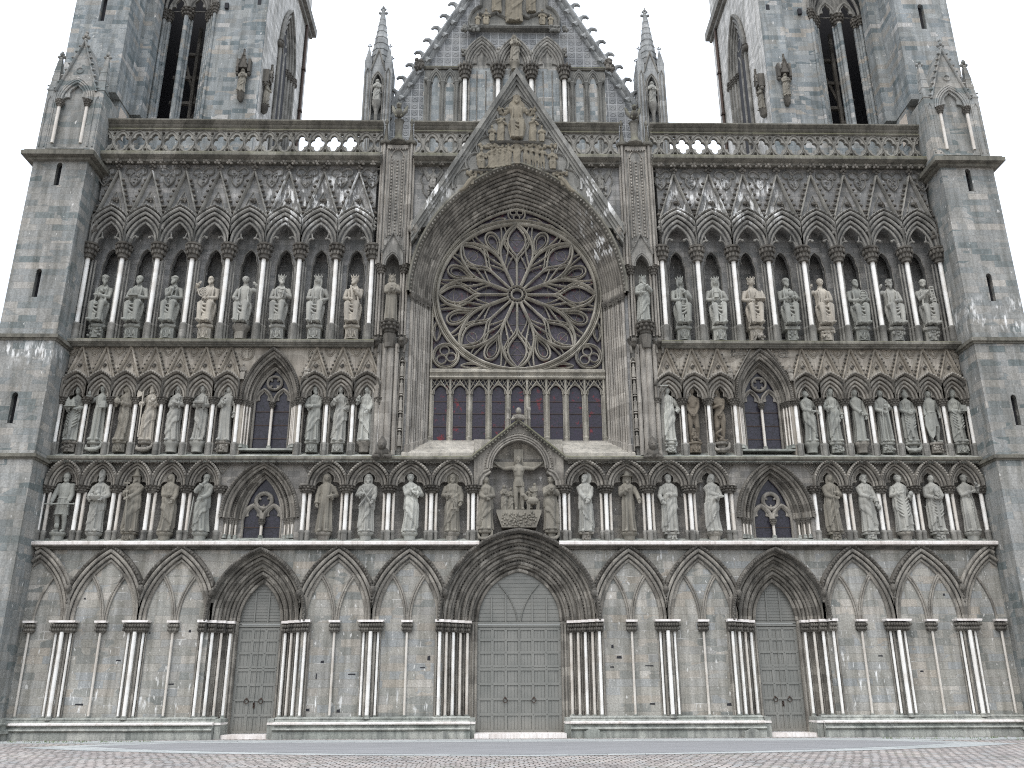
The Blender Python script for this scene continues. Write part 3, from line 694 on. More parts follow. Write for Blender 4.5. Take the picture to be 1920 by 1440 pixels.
def niche(key, cx, hw, hb0, *args, extra=None):
    p = empty('niche', (cx, 0, 0), CATH); sx = hw/hb0
    d = dict(niche_meshes(key, hb0, *args))
    if extra: d.update(extra)
    for k, me in d.items(): inst(k, me, p, (0, 0, 0), (sx, 1, 1))
    return p

def column(cx, zb, zs0, zc, zt, shafts, cap_r, cap_n, base_r, mat_b='stone_upper'):
    """free columns of a gallery: square-cut base zb..zs0, shafts to zc, leafy capital to zt"""
    p = empty('column', (cx, 0, 0), CATH)
    for x, y, r, mt in shafts:
        inst('shaft', cached(('cs', r, mt, zs0, zc), lambda: shaft_mb(r, zs0-.02, zc+.04).mesh('shaft', mt)), p, (x, y, 0))
        def mkb():
            b = MB(); h = zs0-zb; R = r*1.42
            b.lathe([(R*1.06, zb-.3), (R*1.06, zs0-min(.14, h*.5)), (R*1.2, zs0-.10), (R*1.2, zs0-.06), (R, zs0-.03), (r, zs0)], n=12); return b.mesh('base', mat_b)
        inst('base', cached(('cb', r, zb, zs0), mkb), p, (x, y, 0))
    inst('capital', cached(('cc', cap_r, zc, cap_n), lambda: capital_mb(cap_r, zt-zc, 2, cap_n, .32).mesh('capital', 'stone_capital')), p, (0, shafts[0][1]+.02, zc))
    return p

# lower gallery
LGX = [20.0, 18.52, 17.04, 15.56, 14.09, 12.68]; LGM = [9.0, 7.32, 5.53, 3.72, 1.94]
LGA = (10.0, 11.16, .50, .84, .42, [(0, -.03, .042), (.12, -.09, .055)], .25, .80, 'wall_gallery', 'stone_moulding', 'stone_moulding')
for s in (-1, 1):
    for i in range(5): niche('LG', s*(LGX[i]+LGX[i+1])/2, (LGX[i]-LGX[i+1])/2-.004, .74, *LGA)
    for i in range(4): niche('LG', s*(LGM[i]+LGM[i+1])/2, (LGM[i]-LGM[i+1])/2-.004, .74, *LGA)
    for i, x in enumerate(LGX):
        column(s*x, 7.72, 8.12, 9.68, 10.0, [(-s*.0-.10, -.02, .085, 'marble_white'), (.15, .02, .07, 'marble_worn')] if i < 5 else [(0, -.02, .08, 'marble_white')], .17, 10, .1)
    for i, x in enumerate(LGM):
        sh = [(0, -.06, .085, 'marble_white'), (-.2, .05, .06, 'marble_worn'), (.2, .05, .06, 'marble_worn')] if i else [(-.12, -.02, .08, 'marble_white'), (.12, -.0, .075, 'marble_worn')]
        column(s*x, 7.72, 8.12, 9.68, 10.0, sh, .20, 12, .1)
    for x in LGX+LGM:
        if abs(x-1.94) < .01 or x > 19.9: continue
        med = MB()
        o = trefoil_outline(0, 10.86, .27, False)
        med.ribbon([(s*x+a, b) for a, b in trefoil_outline(0, 10.88, .30, True)], .025, -.0, .07, True); med.ribbon([(s*x+a, b) for a, b in trefoil_outline(0, 10.89, .18, False)], .022, -.0, .05, True)
        lumps(med, s*x, -.02, 10.87, .07, .07, 4, .03); P(med, 'trefoil_medallion', 'stone_moulding')

# middle gallery
MGX = [20.02, 18.93, 17.85, 16.76, 15.65, 14.52, 13.40, 12.30]; MGM = [9.60, 8.43, 7.28, 6.13]
def mg_gable():
    g = MB(); k_ = MB(); zt = 16.32
    for s in (-1, 1):
        g.ribbon([(s*.535, 14.80), (s*.02, zt)], .055, 0, .16)
        crockets(k_, [(s*lerp(.61, .11, t), lerp(14.95, 16.26, t)) for t in (0, .14, .28, .42, .56, .70, .84)], -.07, .06)
    g.ball((0, -.1, zt+.07), .06, .06, .06, 7, 5); g.ribbon([(s_*.2, 15.25) if z is None else (s_, z) for s_, z in [(-.23, 15.22), (-.15, 15.5), (0, 15.78), (.15, 15.5), (.23, 15.22)]], .022, 0, .045)
    lumps(k_, 0, -.05, 15.45, .10, .07, 7, .05); return g.mesh('gable', 'stone_rib'), k_.mesh('crocket_trim', 'stone_capital')
ME_MGG = mg_gable()
MGA = (13.95, 16.55, .36, .655, .55, [(0, -.03, .045), (.14, -.08, .055), (.30, -.14, .065)], .46, .92, 'wall_spandrel', 'stone_moulding', 'stone_moulding')
MSH = [(0, -.03, .076, 'marble_white'), (-.125, .05, .035, 'stone_moulding'), (.125, .05, .035, 'stone_moulding'), (.16, .02, .02, 'stone_capital')]
MN = []
for s in (-1, 1):
    for xs in (MGX, MGM):
        for i in range(len(xs)-1):
            c = s*(xs[i]+xs[i+1])/2; niche('MG', c, (xs[i]-xs[i+1])/2-.004, .55, *MGA, extra={'gable': ME_MGG[0], 'crocket_trim': ME_MGG[1]}); MN.append(c)
        for x in xs: column(s*x, 11.48, 11.93, 13.64, 13.95, MSH, .135, 9, .1)
    for xs in (MGX, MGM):
        for x in xs:
            if x in (12.30, 9.60, 6.13): continue
            med = MB()
            xx = s*(x if x < 20 else 19.93)
            med.ribbon([(xx+a, b) for a, b in trefoil_outline(0, 16.15, .25, False)], .02, 0, .035, True); med.ribbon([(xx+a, b) for a, b in trefoil_outline(0, 16.16, .17, False)], .02, 0, .05, True)
            lumps(med, xx, -.01, 16.12, .07, .07, 3, .025); P(med, 'trefoil_medallion', 'stone_rib')
    for xs in (MGX, MGM):
        for x in xs:
            if x not in (12.30, 9.60): inst('carved_head', ME_HEAD, CATH, (s*min(x, 19.95), -.12, 14.62), (.62, .62, .62))

# two-light windows of the side aisles
def two_light(cx, sill, zs, wo, ho, wi, hi, rz, rr, lh, rect, gable=None, matw='wall_gallery'):
    p = empty('window', (cx, 0, 0), CATH); x0, x1, z0, z1 = rect; zs0 = zs
    hole = [(wo, sill)]+arch(wo, ho, zs, 0, seg=16)+[(-wo, sill)]
    MB().prism([(x0, sill-.3), (x0, z1), (x1, z1), (x1, sill-.3), (wo, sill-.3)]+hole+[(-wo, sill-.3)], .0, .42).build('surround', matw, p)
    lo = MB(); rows = []
    for t in (0, .3, .31, .6, .61, 1): rows.append([(x, [0, .0, .16, .18, .34, .5][(0, .3, .31, .6, .61, 1).index(t)], z) for x, z in arch(lerp(wo, wi, t), lerp(ho, hi, t), zs, 0, 0, 16, None, sill)+[(-lerp(wo, wi, t), sill)]])
    lo.grid(rows)
    for t, y, r in ((.02, -.05, .06), (.27, .03, .06), (.60, .2, .055), (.9, .4, .055)):
        lo.tube([(x, y, z) for x, z in arch(lerp(wo, wi, t), lerp(ho, hi, t), zs, 0, 0, 14)], r, 7)
    lo.build('arch_moulding', 'stone_arch', p)
    lf = MB()
    for x, z in arch(lerp(wo, wi, .5), lerp(ho, hi, .5), zs, 0, 0, 30): lf.ball((x, .14, z), .045, .05, .045, 6, 4)
    lf.build('leaf_ring', 'stone_capital', p)
    hd = MB(); archsweep(hd, wo, ho, zs, 0, [(.04, 0), (.04, -.18), (.09, -.24), (.15, -.22), (.17, -.16), (.17, 0)], True, 16)
    for x, z in arch(wo, ho, zs, 0, .10, 30): hd.ball((x+random.uniform(-.02, .02), -.22, z), .05, .05, .05, 6, 4)
    hd.build('hood_moulding', 'stone_capital', p)
    for s in (-1, 1):
        for k, t in enumerate((.16, .42, .72)):
            x = s*lerp(wo, wi, t); y = lerp(.0, .42, t)
            inst('shaft', cached(('ws', sill, zs), lambda: shaft_mb(.04, sill, zs-.2).mesh('shaft', 'marble_worn')), p, (x, y-.04, 0))
            inst('capital', cached(('wc', zs), lambda: capital_mb(.062, .26, 2, 7, .34).mesh('capital', 'stone_capital')), p, (x, y-.04, zs-.24))
            inst('base', cached('wb', lambda: base_mb(.055, .18).mesh('base', 'stone_plinth')), p, (x, y-.04, sill))
    lw = wi/2-.05; lc = wi/2+.01; tr = MB()
    holes = []
    for s in (-1, 1): holes.append([(s*lc+lw, sill+.04)]+[(s*lc+x, z) for x, z in arch(lw, lh, zs, 0, 0, 9)]+[(s*lc-lw, sill+.04)])
    holes.append([(rr*cos(2*pi*k/24), rz+rr*sin(2*pi*k/24)) for k in range(24)])
    rw = .085 if z0 < 9 else .06
    tr.ribbon([(wi-.03, sill)]+arch(wi-.03, hi, zs, 0, -.0, 14)+[(-wi+.03, sill)], .06, .50, .10, back=.1)
    tr.ribbon([(0, sill), (0, zs)], .05, .50, .08, back=.1)
    for s in (-1, 1):
        tr.ribbon([(s*lc+x, z) for x, z in arch(lw+.03, lh, zs, 0, 0, 9)], rw, .50, .10, back=.1)
        inn = trefoil(lw*.98, zs-.02, lh*.9); tr.prism([(s*lc+x, z) for x, z in arch(lw, lh, zs-.02, 0, 0, 9)+inn[::-1]], .50, .58)
    tr.ribbon([(rr*1.08*cos(2*pi*k/24), rz+rr*1.08*sin(2*pi*k/24)) for k in range(24)], rw, .50, .11, True, back=.1)
    n = 3 if z0 < 9 else 4
    for k in range(n):
        a = 2*pi*k/n+pi/2+(pi if n == 3 else 0)*0+pi/n*(1 if n == 4 else 1); pts = [(rr*.98*cos(a), rr*.98*sin(a)), (rr*.48*cos(a), rr*.48*sin(a))]
        tr.tube([(x, .52, rz+z) for x, z in pts], [.09, .03], 6)
    tr.build('tracery', 'stone_moulding', p)
    inst('mullion_shaft', cached(('wm', sill, zs), lambda: shaft_mb(.06, sill, zs-.2).mesh('shaft', 'marble_worn')), p, (0, .42, 0)); inst('capital', cached(('wmc', zs), lambda: capital_mb(.085, .27, 2, 8, .34).mesh('capital', 'stone_capital')), p, (0, .42, zs-.25)); inst('base', cached('wmb', lambda: base_mb(.07, .2).mesh('base', 'stone_plinth')), p, (0, .42, sill))
    gl = MB(); gl.prism([(wi*.98, sill)]+arch(wi*.98, hi*.98, zs, 0, 0, 14)+[(-wi*.98, sill)], .57, .59); gl.build('glass', 'glass_side', p)
    br = MB(); k = 0; z = sill+.55
    while z < zs+.1: br.box(-wi+.02, wi-.02, .548, .569, z-.018, z+.018); z += .62
    br.build('glazing_bar', 'iron', p)
    MB().xsweep([(.6, sill-.1), (-.05, sill-.12), (-.05, sill-.04), (.6, sill+.03)], -wo, wo).build('window_sill', 'stone_plinth', p)
    if gable:
        g = MB(); zt = gable
        for s in (-1, 1):
            g.ribbon([(s*1.32, 14.75), (s*.02, zt)], .05, 0, .16); crockets(g, [(s*lerp(1.36, .2, t), lerp(14.9, zt-.1, t)) for t in (0, .1, .2, .3, .4, .5, .6, .7, .8, .9)], -.07, .06)
        g.ribbon([(.14*cos(2*pi*k/12), 16.42+.14*sin(2*pi*k/12)) for k in range(12)], .03, 0, .1, True); lumps(g, 0, -.25, zt-.05, .25, .05, 10, .08)
        for s in (-1, 1):
            for i in range(30): g.box(s*1.0+random.uniform(-.3, .3), s*1.0+random.uniform(.3, .36), 0, -.03, 15.95+.1*(i % 6), 16.0+.1*(i % 6)) if i % 5 == 0 else lumps(g, s*1.0, -.01, 16.2, .3, .28, 2, .035)
        g.build('gable', 'stone_moulding', p)
    return p
for s in (-1, 1):
    two_light(s*WX, 7.78, 8.65, 1.50, 2.35, .86, 1.85, 9.46, .31, .62, (-1.93, 1.75, 7.5, 11.14) if s > 0 else (-1.75, 1.93, 7.5, 11.14))
    two_light(s*WX, 11.70, 13.85, 1.16, 2.28, .84, 1.62, 14.82, .29, .68, ((-1.33, 1.37, 11.4, 16.55) if s > 0 else (-1.37, 1.33, 11.4, 16.55)), 16.95 if s > 0 else None, 'wall_spandrel')
for x in (-12.15, -9.15):                          # two carved roundels above the left window
    rd = MB()
    for r in (.30, .24): rd.ribbon([(x+r*cos(2*pi*k/20), 16.05+r*sin(2*pi*k/20)) for k in range(20)], .025, -.0, .06, True)
    P(rd, 'roundel', 'wall_spandrel')

# upper gallery
UGX = [19.94, 18.36, 16.73, 15.13, 13.48, 11.81, 10.15, 8.46, 6.78]
holes = []
def slot(cx, hw=.37): return [(cx+hw, 17.1), (cx+hw, 20.75), (cx+hw*.80, 20.98)]+arch(hw*.78, .55, 21.05, cx, 0, 6)+[(cx-hw*.80, 20.98), (cx-hw, 20.75), (cx-hw, 17.1)]
for s in (-1, 1):
    a, b = sorted((s*5.06, s*(XB+.1)))
    P(MB().prism([(a, 16.7), (b, 16.7), (b, 26.4), (a, 26.4)], .62, .85, [slot(s*(UGX[i]+UGX[i+1])/2) for i in range(8)]), 'wall', 'wall_upper')
    f = MB()
    for i in range(8):
        c = s*(UGX[i]+UGX[i+1])/2; f.ribbon(slot(c, .40), .03, .62, .04)
    P(f, 'slot_moulding', 'stone_upper')
    w = MB(); w.box(a, b, 1.35, 1.6, 16.7, 26.4); w.box(a, b, .85, 1.35, 22.2, 22.5); w.box(a, b, .85, 1.35, 16.6, 16.9)
    for i in range(9): w.box(s*UGX[i]-.28, s*UGX[i]+.28, .85, 1.35, 16.9, 22.2)
    P(w, 'wall', 'wall_upper')
UGA = (21.5, 26.12, .62, 1.16, .62, [(0, -.03, .06), (.18, -.11, .07), (.37, -.19, .075), (.56, -.26, .08)], .72, None, 'wall_upper', 'stone_upper', 'stone_upper')
def ug_gable():
    g = MB(); k_ = MB(); zt = 25.40
    for s in (-1, 1):
        g.ribbon([(s*.80, 22.95), (s*.02, zt)], .06, 0, .24)
        crockets(k_, [(s*lerp(.86, .17, t), lerp(23.2, 25.30, t)) for t in (0, .13, .27, .40, .54, .68, .82)], -.12, .095)
    for dx, dz, r in ((0, .08, .07), (-.11, .22, .08), (.11, .22, .08), (0, .32, .10), (-.09, .46, .06), (.09, .46, .06), (0, .58, .08)): k_.ball((dx, -.18, zt+dz), r, r, r*.9, 7, 5)
    g.ribbon([(-.34, 23.45), (-.22, 23.85), (0, 24.35), (.22, 23.85), (.34, 23.45)], .03, 0, .06); lumps(k_, 0, -.08, 23.85, .16, .09, 12, .065)
    return g.mesh('gable', 'stone_rib_upper'), k_.mesh('crocket_trim', 'stone_capital')
ME_UGG = ug_gable()
def ug_cusp(v):
    c = MB()
    for s in (-1, 1):
        if v: 
            c.tube([(s*.60, .03, 21.6), (s*.52, .0, 21.85), (s*.40, -.02, 21.95), (s*.30, -.03, 21.9)], [.06, .05, .05, .04], 7); c.ball((s*.29, -.03, 21.87), .075, .07, .075, 8, 6)
        else:
            c.tube([(s*.60, .03, 21.55), (s*.52, .0, 21.76), (s*.42, -.02, 21.84), (s*.33, -.03, 21.85), (s*.36, .0, 22.0), (s*.40, .02, 22.2)], [.06, .05, .05, .045, .035, .03], 7); c.ball((s*.31, -.03, 21.84), .08, .07, .07, 8, 6)
    return c.mesh('cusp', 'stone_upper')
CUSP = [ug_cusp(0), ug_cusp(1)]
USH = [(0, -.06, .10, 'marble_white'), (-.16, .08, .045, 'stone_upper'), (.16, .08, .045, 'stone_upper'), (-.24, .22, .045, 'stone_upper'), (.24, .22, .045, 'stone_upper')]
for s in (-1, 1):
    for i in range(8):
        niche('UG', s*(UGX[i]+UGX[i+1])/2, (UGX[i]-UGX[i+1])/2-.004, .825, *UGA, extra={'gable': ME_UGG[0], 'crocket_trim': ME_UGG[1], 'cusp': CUSP[i % 2]})
    for x in UGX: column(s*x, 16.95, 17.52, 20.74, 21.5, USH, .21, 11, .1, 'stone_upper')
    for x in UGX[1:]:
        b = MB(); lumps(b, s*x, -.18, 22.55, .10, .30, 9, .08); P(b, 'leaf_boss', 'stone_upper')
    for i in range(9):
        md = MB()
        xx = s*(UGX[i] if i else 19.80)
        if i == 8: xx = s*6.98
        pts = [(0, 24.62)]+bez((0, 24.62), (.22, 24.8), (.30, 25.0), (.26, 25.25), 5)[1:]+arcpts(.28, 25.45, .22, -50, 140, 7)+[(.0, 25.48)]
        pts = pts+[(-x, z) for x, z in pts[-2:0:-1]]
        md.ribbon([(xx+x, z) for x, z in pts], .035, 0, .12, True); lumps(md, xx, -.02, 25.3, .22, .12, 11, .05); lumps(md, xx, -.02, 24.95, .10, .15, 6, .045); P(md, 'trefoil_medallion', 'stone_upper')
    lf = MB()                                     # leaf strip up the outer jamb
    for k in range(30): lumps(lf, s*20.0, .0, 17.3+k*.115, .02, .04, 2, .06)
    lumps(lf, s*19.92, -.12, 22.5, .16, .5, 24, .11); P(lf, 'leaf_band', 'stone_capital')

# ------------------------------------------------------------------ great west window
WI = (4.06, 4.92, 19.30); WO = (4.86, 6.70, 19.0)      # inner and outer arch: half width, height, spring
YI = 1.15
def wat(t): return tuple(lerp(a, b, t) for a, b in zip(WO, WI))
ring_ = [(x, z) for x, z in arch(*WO[:2], WO[2], seg=24)]
P(MB().prism([(5.08, 11.1), (5.08, 26.3), (-5.08, 26.3), (-5.08, 11.1), (-4.86, 11.1)]+ring_[::-1]+[(4.86, 11.1)], 0, 1.0), 'wall', 'wall_upper')
GW = empty('great_window_arch', (0, 0, 0), CATH)
lo = MB(); N = 9
def path3(t, y, seg=24, drop=19.0):
    w, h, zs = wat(t); return [(x, y, z) for x, z in arch(w, h, zs, 0, 0, seg, None, drop)]
rows = []
for i in range(N+1):
    t = i/N; y = lerp(0, YI, t)
    rows.append(path3(t, y)); 
    if i < N: rows.append(path3(t+.35/N, lerp(0, YI, (i+1)/N)))
lo.grid(rows)
for i in range(N):
    t = (i+.15)/N; y = lerp(0, YI, i/N)
    lo.tube(path3((i+.08)/N, y-.045), .085, 8, cap=False)
lo.build('arch_moulding', 'stone_arch', GW)
sq = MB()                                       # square flowers in one order
for x, y, z in path3(.97, YI-.12, 40, 12.4): sq.ball((x, y, z), .06, .06, .06, 6, 4)
for s in (-1, 1):
    for k in range(44): sq.ball((s*4.10, YI-.1, 12.3+k*.15), .055, .06, .05, 6, 4)
sq.build('flower_band', 'stone_capital', GW)
hd = MB()
hw, hh, hz = 4.98, 6.82, 19.0
archsweep(hd, hw, hh, hz, 0, [(-.08, .0), (-.08, -.38), (.0, -.50), (.09, -.48), (.12, -.38), (.12, 0)], True, 26)
hd.build('hood_moulding', 'stone_ledge', GW)
bd = MB()
for x, z in arch(hw, hh, hz, 0, -.07, 44): bd.ball((x, -.40, z), .06, .06, .06, 6, 4)
bd.build('bead_band', 'stone_moulding', GW)
for s in (-1, 1):
    jb = MB(); cp = MB(); pts = []
    for i in range(N+1):
        t = i/N; y = lerp(0, YI, t); pts.append((s*wat(t)[0], y))
        if i < N: pts.append((s*wat(t+.35/N)[0], lerp(0, YI, (i+1)/N)))
    jb.grid([[(x, y, z) for x, y in pts] for z in (11.2, 19.0)])
    for i in range(N):
        t = (i+.15)/N; x = s*wat(t)[0]; y = lerp(0, YI, i/N)-.03; zb = 11.75+.6*t
        r = .075 if i % 2 == 0 else .045
        q = MB(); q.lathe([(r*1.6, zb-.4), (r*1.6, zb), (r*1.75, zb+.05), (r, zb+.1), (r, 18.72)], x, y, 10); q.build('shaft', 'stone_jamb', GW)
        cp.lathe([(r*1.1, 18.62), (r*1.2, 18.66), (r*1.0, 18.7), (r*1.5, 18.9), (r*1.9, 18.97), (r*2.0, 19.04), (r*1.8, 19.07)], x, y, 10)
        for q in range(3): cp.ball((x+random.uniform(-.06, .06), y-.08, 18.78+.08*q), .055, .055, .05, 6, 4)
    jb.build('jamb', 'stone_jamb', GW); cp.build('capital', 'stone_capital', GW)
sl = MB()
for xa, xb in ((-5.05, -1.95), (1.95, 5.05)): sl.xsweep([(1.3, 11.2), (-.22, 11.2), (-.22, 11.42), (-.12, 11.46), (.3, 11.75), (.31, 11.79), (.95, 12.22), (.96, 12.30), (1.3, 12.32)], xa, xb)
sl.xsweep([(1.3, 11.2), (.43, 11.2), (.43, 11.84), (.95, 12.22), (.96, 12.30), (1.3, 12.32)], -1.95, 1.95)
sl.box(-1.95, 1.95, .425, .60, 11.0, 12.2); sl.build('window_sill', 'stone_sill', GW)
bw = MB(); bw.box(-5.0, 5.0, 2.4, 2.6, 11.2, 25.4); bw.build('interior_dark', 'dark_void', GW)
each('jamb', 'stone_jamb', GW, [MB().box(min(q*3.96, q*4.4), max(q*3.96, q*4.4), YI+.02, YI+.3, 11.2, 19.6) for q in (-1, 1)])

# rose tracery
ROSE = empty('rose_window', (0, YI, 19.53), CATH); RR = 3.78
tr = MB()
def rot(pts, a): c, s = cos(a), sin(a); return [(RR*(x*c+z*s), RR*(z*c-x*s)) for x, z in pts]
def both(pts, w, d, a, y=0.0):
    for sg in (-1, 1): tr.ribbon(rot([(sg*x, z) for x, z in pts], a), w*1.16, y, d*1.25)
def pol(r, deg): return (r*sin(radians(deg)), r*cos(radians(deg)))
for k in range(8):
    a = k*pi/4
    tr.ribbon(rot([(0, .12), (0, .54)], a), .06, 0, .16)                                  # thin spoke
    both(bez((0, .53), (.035, .60), (.115, .66), (.115, .76), 9)+bez((.115, .76), (.115, .86), (.04, .92), (0, .985), 9)[1:], .042, .12, a)   # pointed light
    both(bez((.008, .46), (.03, .56), (.12, .60), (.155, .70), 9)+bez((.155, .70), (.175, .80), (.12, .90), (.03, .965), 9)[1:], .035, .10, a)
    th = 22.5
    both([pol(.12, th-2), pol(.5, th-.6)]+bez(pol(.5, th-.6), pol(.64, th-1.5), pol(.72, 16), pol(.82, 11.5), 8)[1:]+bez(pol(.82, 11.5), pol(.91, 8), pol(.96, 4), pol(.99, .2), 6)[1:], .052, .17, a)
    # loop light over each strong spoke
    q = a+radians(th)
    both(bez((0, .60), (.02, .68), (.085, .72), (.085, .81), 8)+bez((.085, .81), (.085, .91), (.04, .945), (0, .945), 8)[1:], .042, .13, q)
    both(bez((0, .64), (.01, .72), (.055, .75), (.055, .82), 7)+bez((.055, .82), (.055, .88), (.02, .905), (0, .905), 6)[1:], .022, .09, q)
    both(bez(pol(.62, 3), pol(.75, 6), pol(.80, 9.5), pol(.975, 10.5), 9), .035, .12, q)
    both(bez(pol(.72, 8), pol(.80, 13), pol(.88, 15), pol(.975, 13.2), 7), .028, .10, q)
    both(bez(pol(.42, 1.2), pol(.50, 6), pol(.56, 10.5), pol(.66, 13), 8)+bez(pol(.66, 13), pol(.71, 13), pol(.76, 11.5), pol(.80, 9.5), 5)[1:], .036, .12, q)
    both(bez(pol(.36, 1.6), pol(.44, 7), pol(.46, 12), pol(.545, 17.5), 8), .028, .10, q)
    for sg in (-1, 1):
        for rr_, dg in ((.60, 5.2), (.70, 9.3), (.79, 9.0), (.5, 8.5), (.56, 13.5), (.88, 5.5)):
            x, z = rot([pol(rr_, sg*dg)], a)[0]; tr.ball((x, -.08, z), .045, .04, .045, 5, 4)
for r, w, d in ((.07, .05, .16), (.118, .04, .13), (1.0, .085, .22), (1.034, .035, .14), (1.06, .055, .18)):
    if r > .05: tr.ribbon([(RR*r*cos(2*pi*k/72), RR*r*sin(2*pi*k/72)) for k in range(72)], w, 0, d, True)
for k in range(16): tr.ribbon(rot([(0, .07), (.018, .095), (0, .125)], k*pi/8), .02, 0, .1)
# corner and head fillings
for s in (-1, 1):
    cx, cz, r = s*3.32, -3.12, .60
    for rr_, w in ((r, .05), (r*.86, .025)): tr.ribbon([(cx+rr_*cos(2*pi*k/28), cz+rr_*sin(2*pi*k/28)) for k in range(28)], w, 0, .13, True)
    for k in range(3):
        a = pi/2+2*pi*k/3+.25; x, z = cx+r*.44*cos(a), cz+r*.44*sin(a); tr.ribbon([(x+r*.36*cos(2*pi*j/16), z+r*.36*sin(2*pi*j/16)) for j in range(16)], .035, 0, .11, True)
    for (x0, z0), (x1, z1), wd in (((s*3.78, -2.4), (s*3.72, -1.35), .26), ((s*2.62, -3.60), (s*1.5, -3.62), .2), ((s*1.35, -3.66), (s*.7, -3.74), .06), ((s*3.9, -1.2), (s*3.92, -.5), .1)):
        dx, dz = x1-x0, z1-z0; L = sqrt(dx*dx+dz*dz); nx, nz = -dz/L, dx/L
        for q in (-1, 1):
            tr.ribbon(bez((x0, z0), (x0+dx*.3+q*nx*wd, z0+dz*.3+q*nz*wd), (x0+dx*.7+q*nx*wd, z0+dz*.7+q*nz*wd), (x1, z1), 9), .036, 0, .11)
            tr.ribbon(bez((x0, z0), (x0+dx*.3+q*nx*wd*.55, z0+dz*.3+q*nz*wd*.55), (x0+dx*.7+q*nx*wd*.55, z0+dz*.7+q*nz*wd*.55), (x1, z1), 9), .022, 0, .09)
cx, cz, r = 0, 4.36, .42
tr.ribbon([(r*cos(2*pi*k/24), cz+r*sin(2*pi*k/24)) for k in range(24)], .045, 0, .12, True)
for k in range(3):
    a = -pi/2+2*pi*k/3; x, z = r*.46*cos(a), cz+r*.46*sin(a); tr.ribbon([(x+r*.36*cos(2*pi*j/14), z+r*.36*sin(2*pi*j/14)) for j in range(14)], .034, 0, .10, True)
for s in (-1, 1):
    for a0, a1, wd in ((7.5, 19, .19), (20, 30.5, .15), (31, 39, .09), (39.5, 45, .04)):
        rm = 4.16-.0035*a0*1.9
        for q in (-1, 1):
            pts = bez(pol(rm, s*a0), tuple(u+q*v*wd/rm*.9 for u, v in zip(pol(rm, s*lerp(a0, a1, .33)), pol(rm, s*lerp(a0, a1, .33)))), tuple(u+q*v*wd/rm*.9 for u, v in zip(pol(rm-.05, s*lerp(a0, a1, .66)), pol(rm-.05, s*lerp(a0, a1, .66)))), pol(rm-.08, s*a1), 9)
            tr.ribbon(pts, .04, 0, .11)
tr.ribbon([(x, z-19.53) for x, z in arch(WI[0]-.05, WI[1]-.05, WI[2], 0, 0, 30)], .07, .02, .16)
for s in (-1, 1): tr.ribbon([(s*(WI[0]-.07), -3.9), (s*(WI[0]-.07), 0)], .06, .02, .14)
tr.ribbon([(-4.0, -3.82), (4.0, -3.82)], .07, .02, .16)
tr.build('tracery', 'stone_tracery', ROSE)
gl = MB(); gl.prism([(x, z-19.53) for x, z in [(4.0, 15.4)]+arch(4.02, 4.88, WI[2], 0, 0, 24)+[(-4.0, 15.4)]], .12, .14); gl.build('glass', 'glass_rose', ROSE)
gb = MB()
for r in (.40, .62, .80): gb.ribbon([(RR*r*cos(2*pi*k/60), RR*r*sin(2*pi*k/60)) for k in range(60)], .016, .12, .03, True)
for k in range(8):
    x, z = rot([pol(.80, 0)], k*pi/4)[0]; n = 4 if k % 2 == 0 else 16; r_ = .30 if n == 4 else .24
    gb.ribbon([(x+r_*cos(2*pi*j/n), z+r_*1.15*sin(2*pi*j/n)) for j in range(n)], .018, .12, .03, True)
gb.build('glazing_bar', 'stone_moulding', ROSE)
# transom and lancets
tm = MB(); tm.xsweep([(YI+.2, 15.26), (YI-.14, 15.26), (YI-.2, 15.31), (YI-.13, 15.36), (YI-.08, 15.44), (YI-.12, 15.52), (YI-.2, 15.56), (YI-.2, 15.66), (YI-.12, 15.72), (YI+.2, 15.72)], -4.03, 4.03)
for k in range(80): tm.ball((-3.95+k*.1, YI-.11, 15.42), .028, .03, .028, 5, 3)
P(tm, 'transom', 'stone_tracery')
NL = 9; lw = 7.92/NL
def lancet_mesh():
    t_ = MB(); hw_ = lw/2; zs = 14.62
    og = bez((.38, zs-.1), (.37, zs+.14), (.22, zs+.20), (.17, zs+.28), 6)+bez((.17, zs+.28), (.14, zs+.36), (.04, zs+.44), (0, zs+.56), 6)[1:]
    og = og+[(-x, z) for x, z in og[-2::-1]]
    inn = [(.295, zs-.1)]+arch(.295, .36, zs, 0, 0, 7)+[(-.295, zs-.1)]
    t_.prism(og+inn[::-1], -.05, .06); t_.ribbon(og, .035, -.04, .10); t_.ribbon(inn, .024, -.04, .06)
    for s in (-1, 1):
        t_.ribbon([(s*.375, 12.36), (s*.375, zs-.05)], .03, .0, .07); t_.ribbon([(s*.325, 12.36), (s*.325, zs-.05)], .025, .02, .05)
        t_.ribbon(bez((s*.42, zs+.15), (s*.36, zs+.3), (s*.25, zs+.4), (s*.2, zs+.64), 7), .022, 0, .07); t_.ribbon(bez((s*.4, zs+.64), (s*.36, zs+.5), (s*.28, zs+.4), (s*.18, zs+.32), 7), .02, 0, .07)
        t_.ribbon([(s*.10, zs+.5), (s*.16, zs+.64)], .02, 0, .07)
    t_.ribbon([(0, zs+.5), (0, zs+.66)], .03, 0, .1)
    return t_.mesh('tracery', 'stone_tracery')
ME_LT = lancet_mesh()
gl = MB(); gl.box(-lw/2+.05, lw/2-.05, .06, .08, 12.3, 15.25); ME_LG = gl.mesh('glass', 'glass_lancet', 0)
gl = MB(); [gl.box(-.36, .36, .035, .062, z-.016, z+.016) for z in (13.0, 13.62, 14.2)]; ME_LB = gl.mesh('glazing_bar', 'iron', 0)
ml = MB(); ml.lathe([(.11, 12.3), (.11, 12.42), (.13, 12.46), (.065, 12.52), (.065, 14.6)], 0, 0, 10); ml.ribbon([(0, 14.55), (0, 15.28)], .055, .03, .10); ME_LM = ml.mesh('mullion', 'stone_tracery')
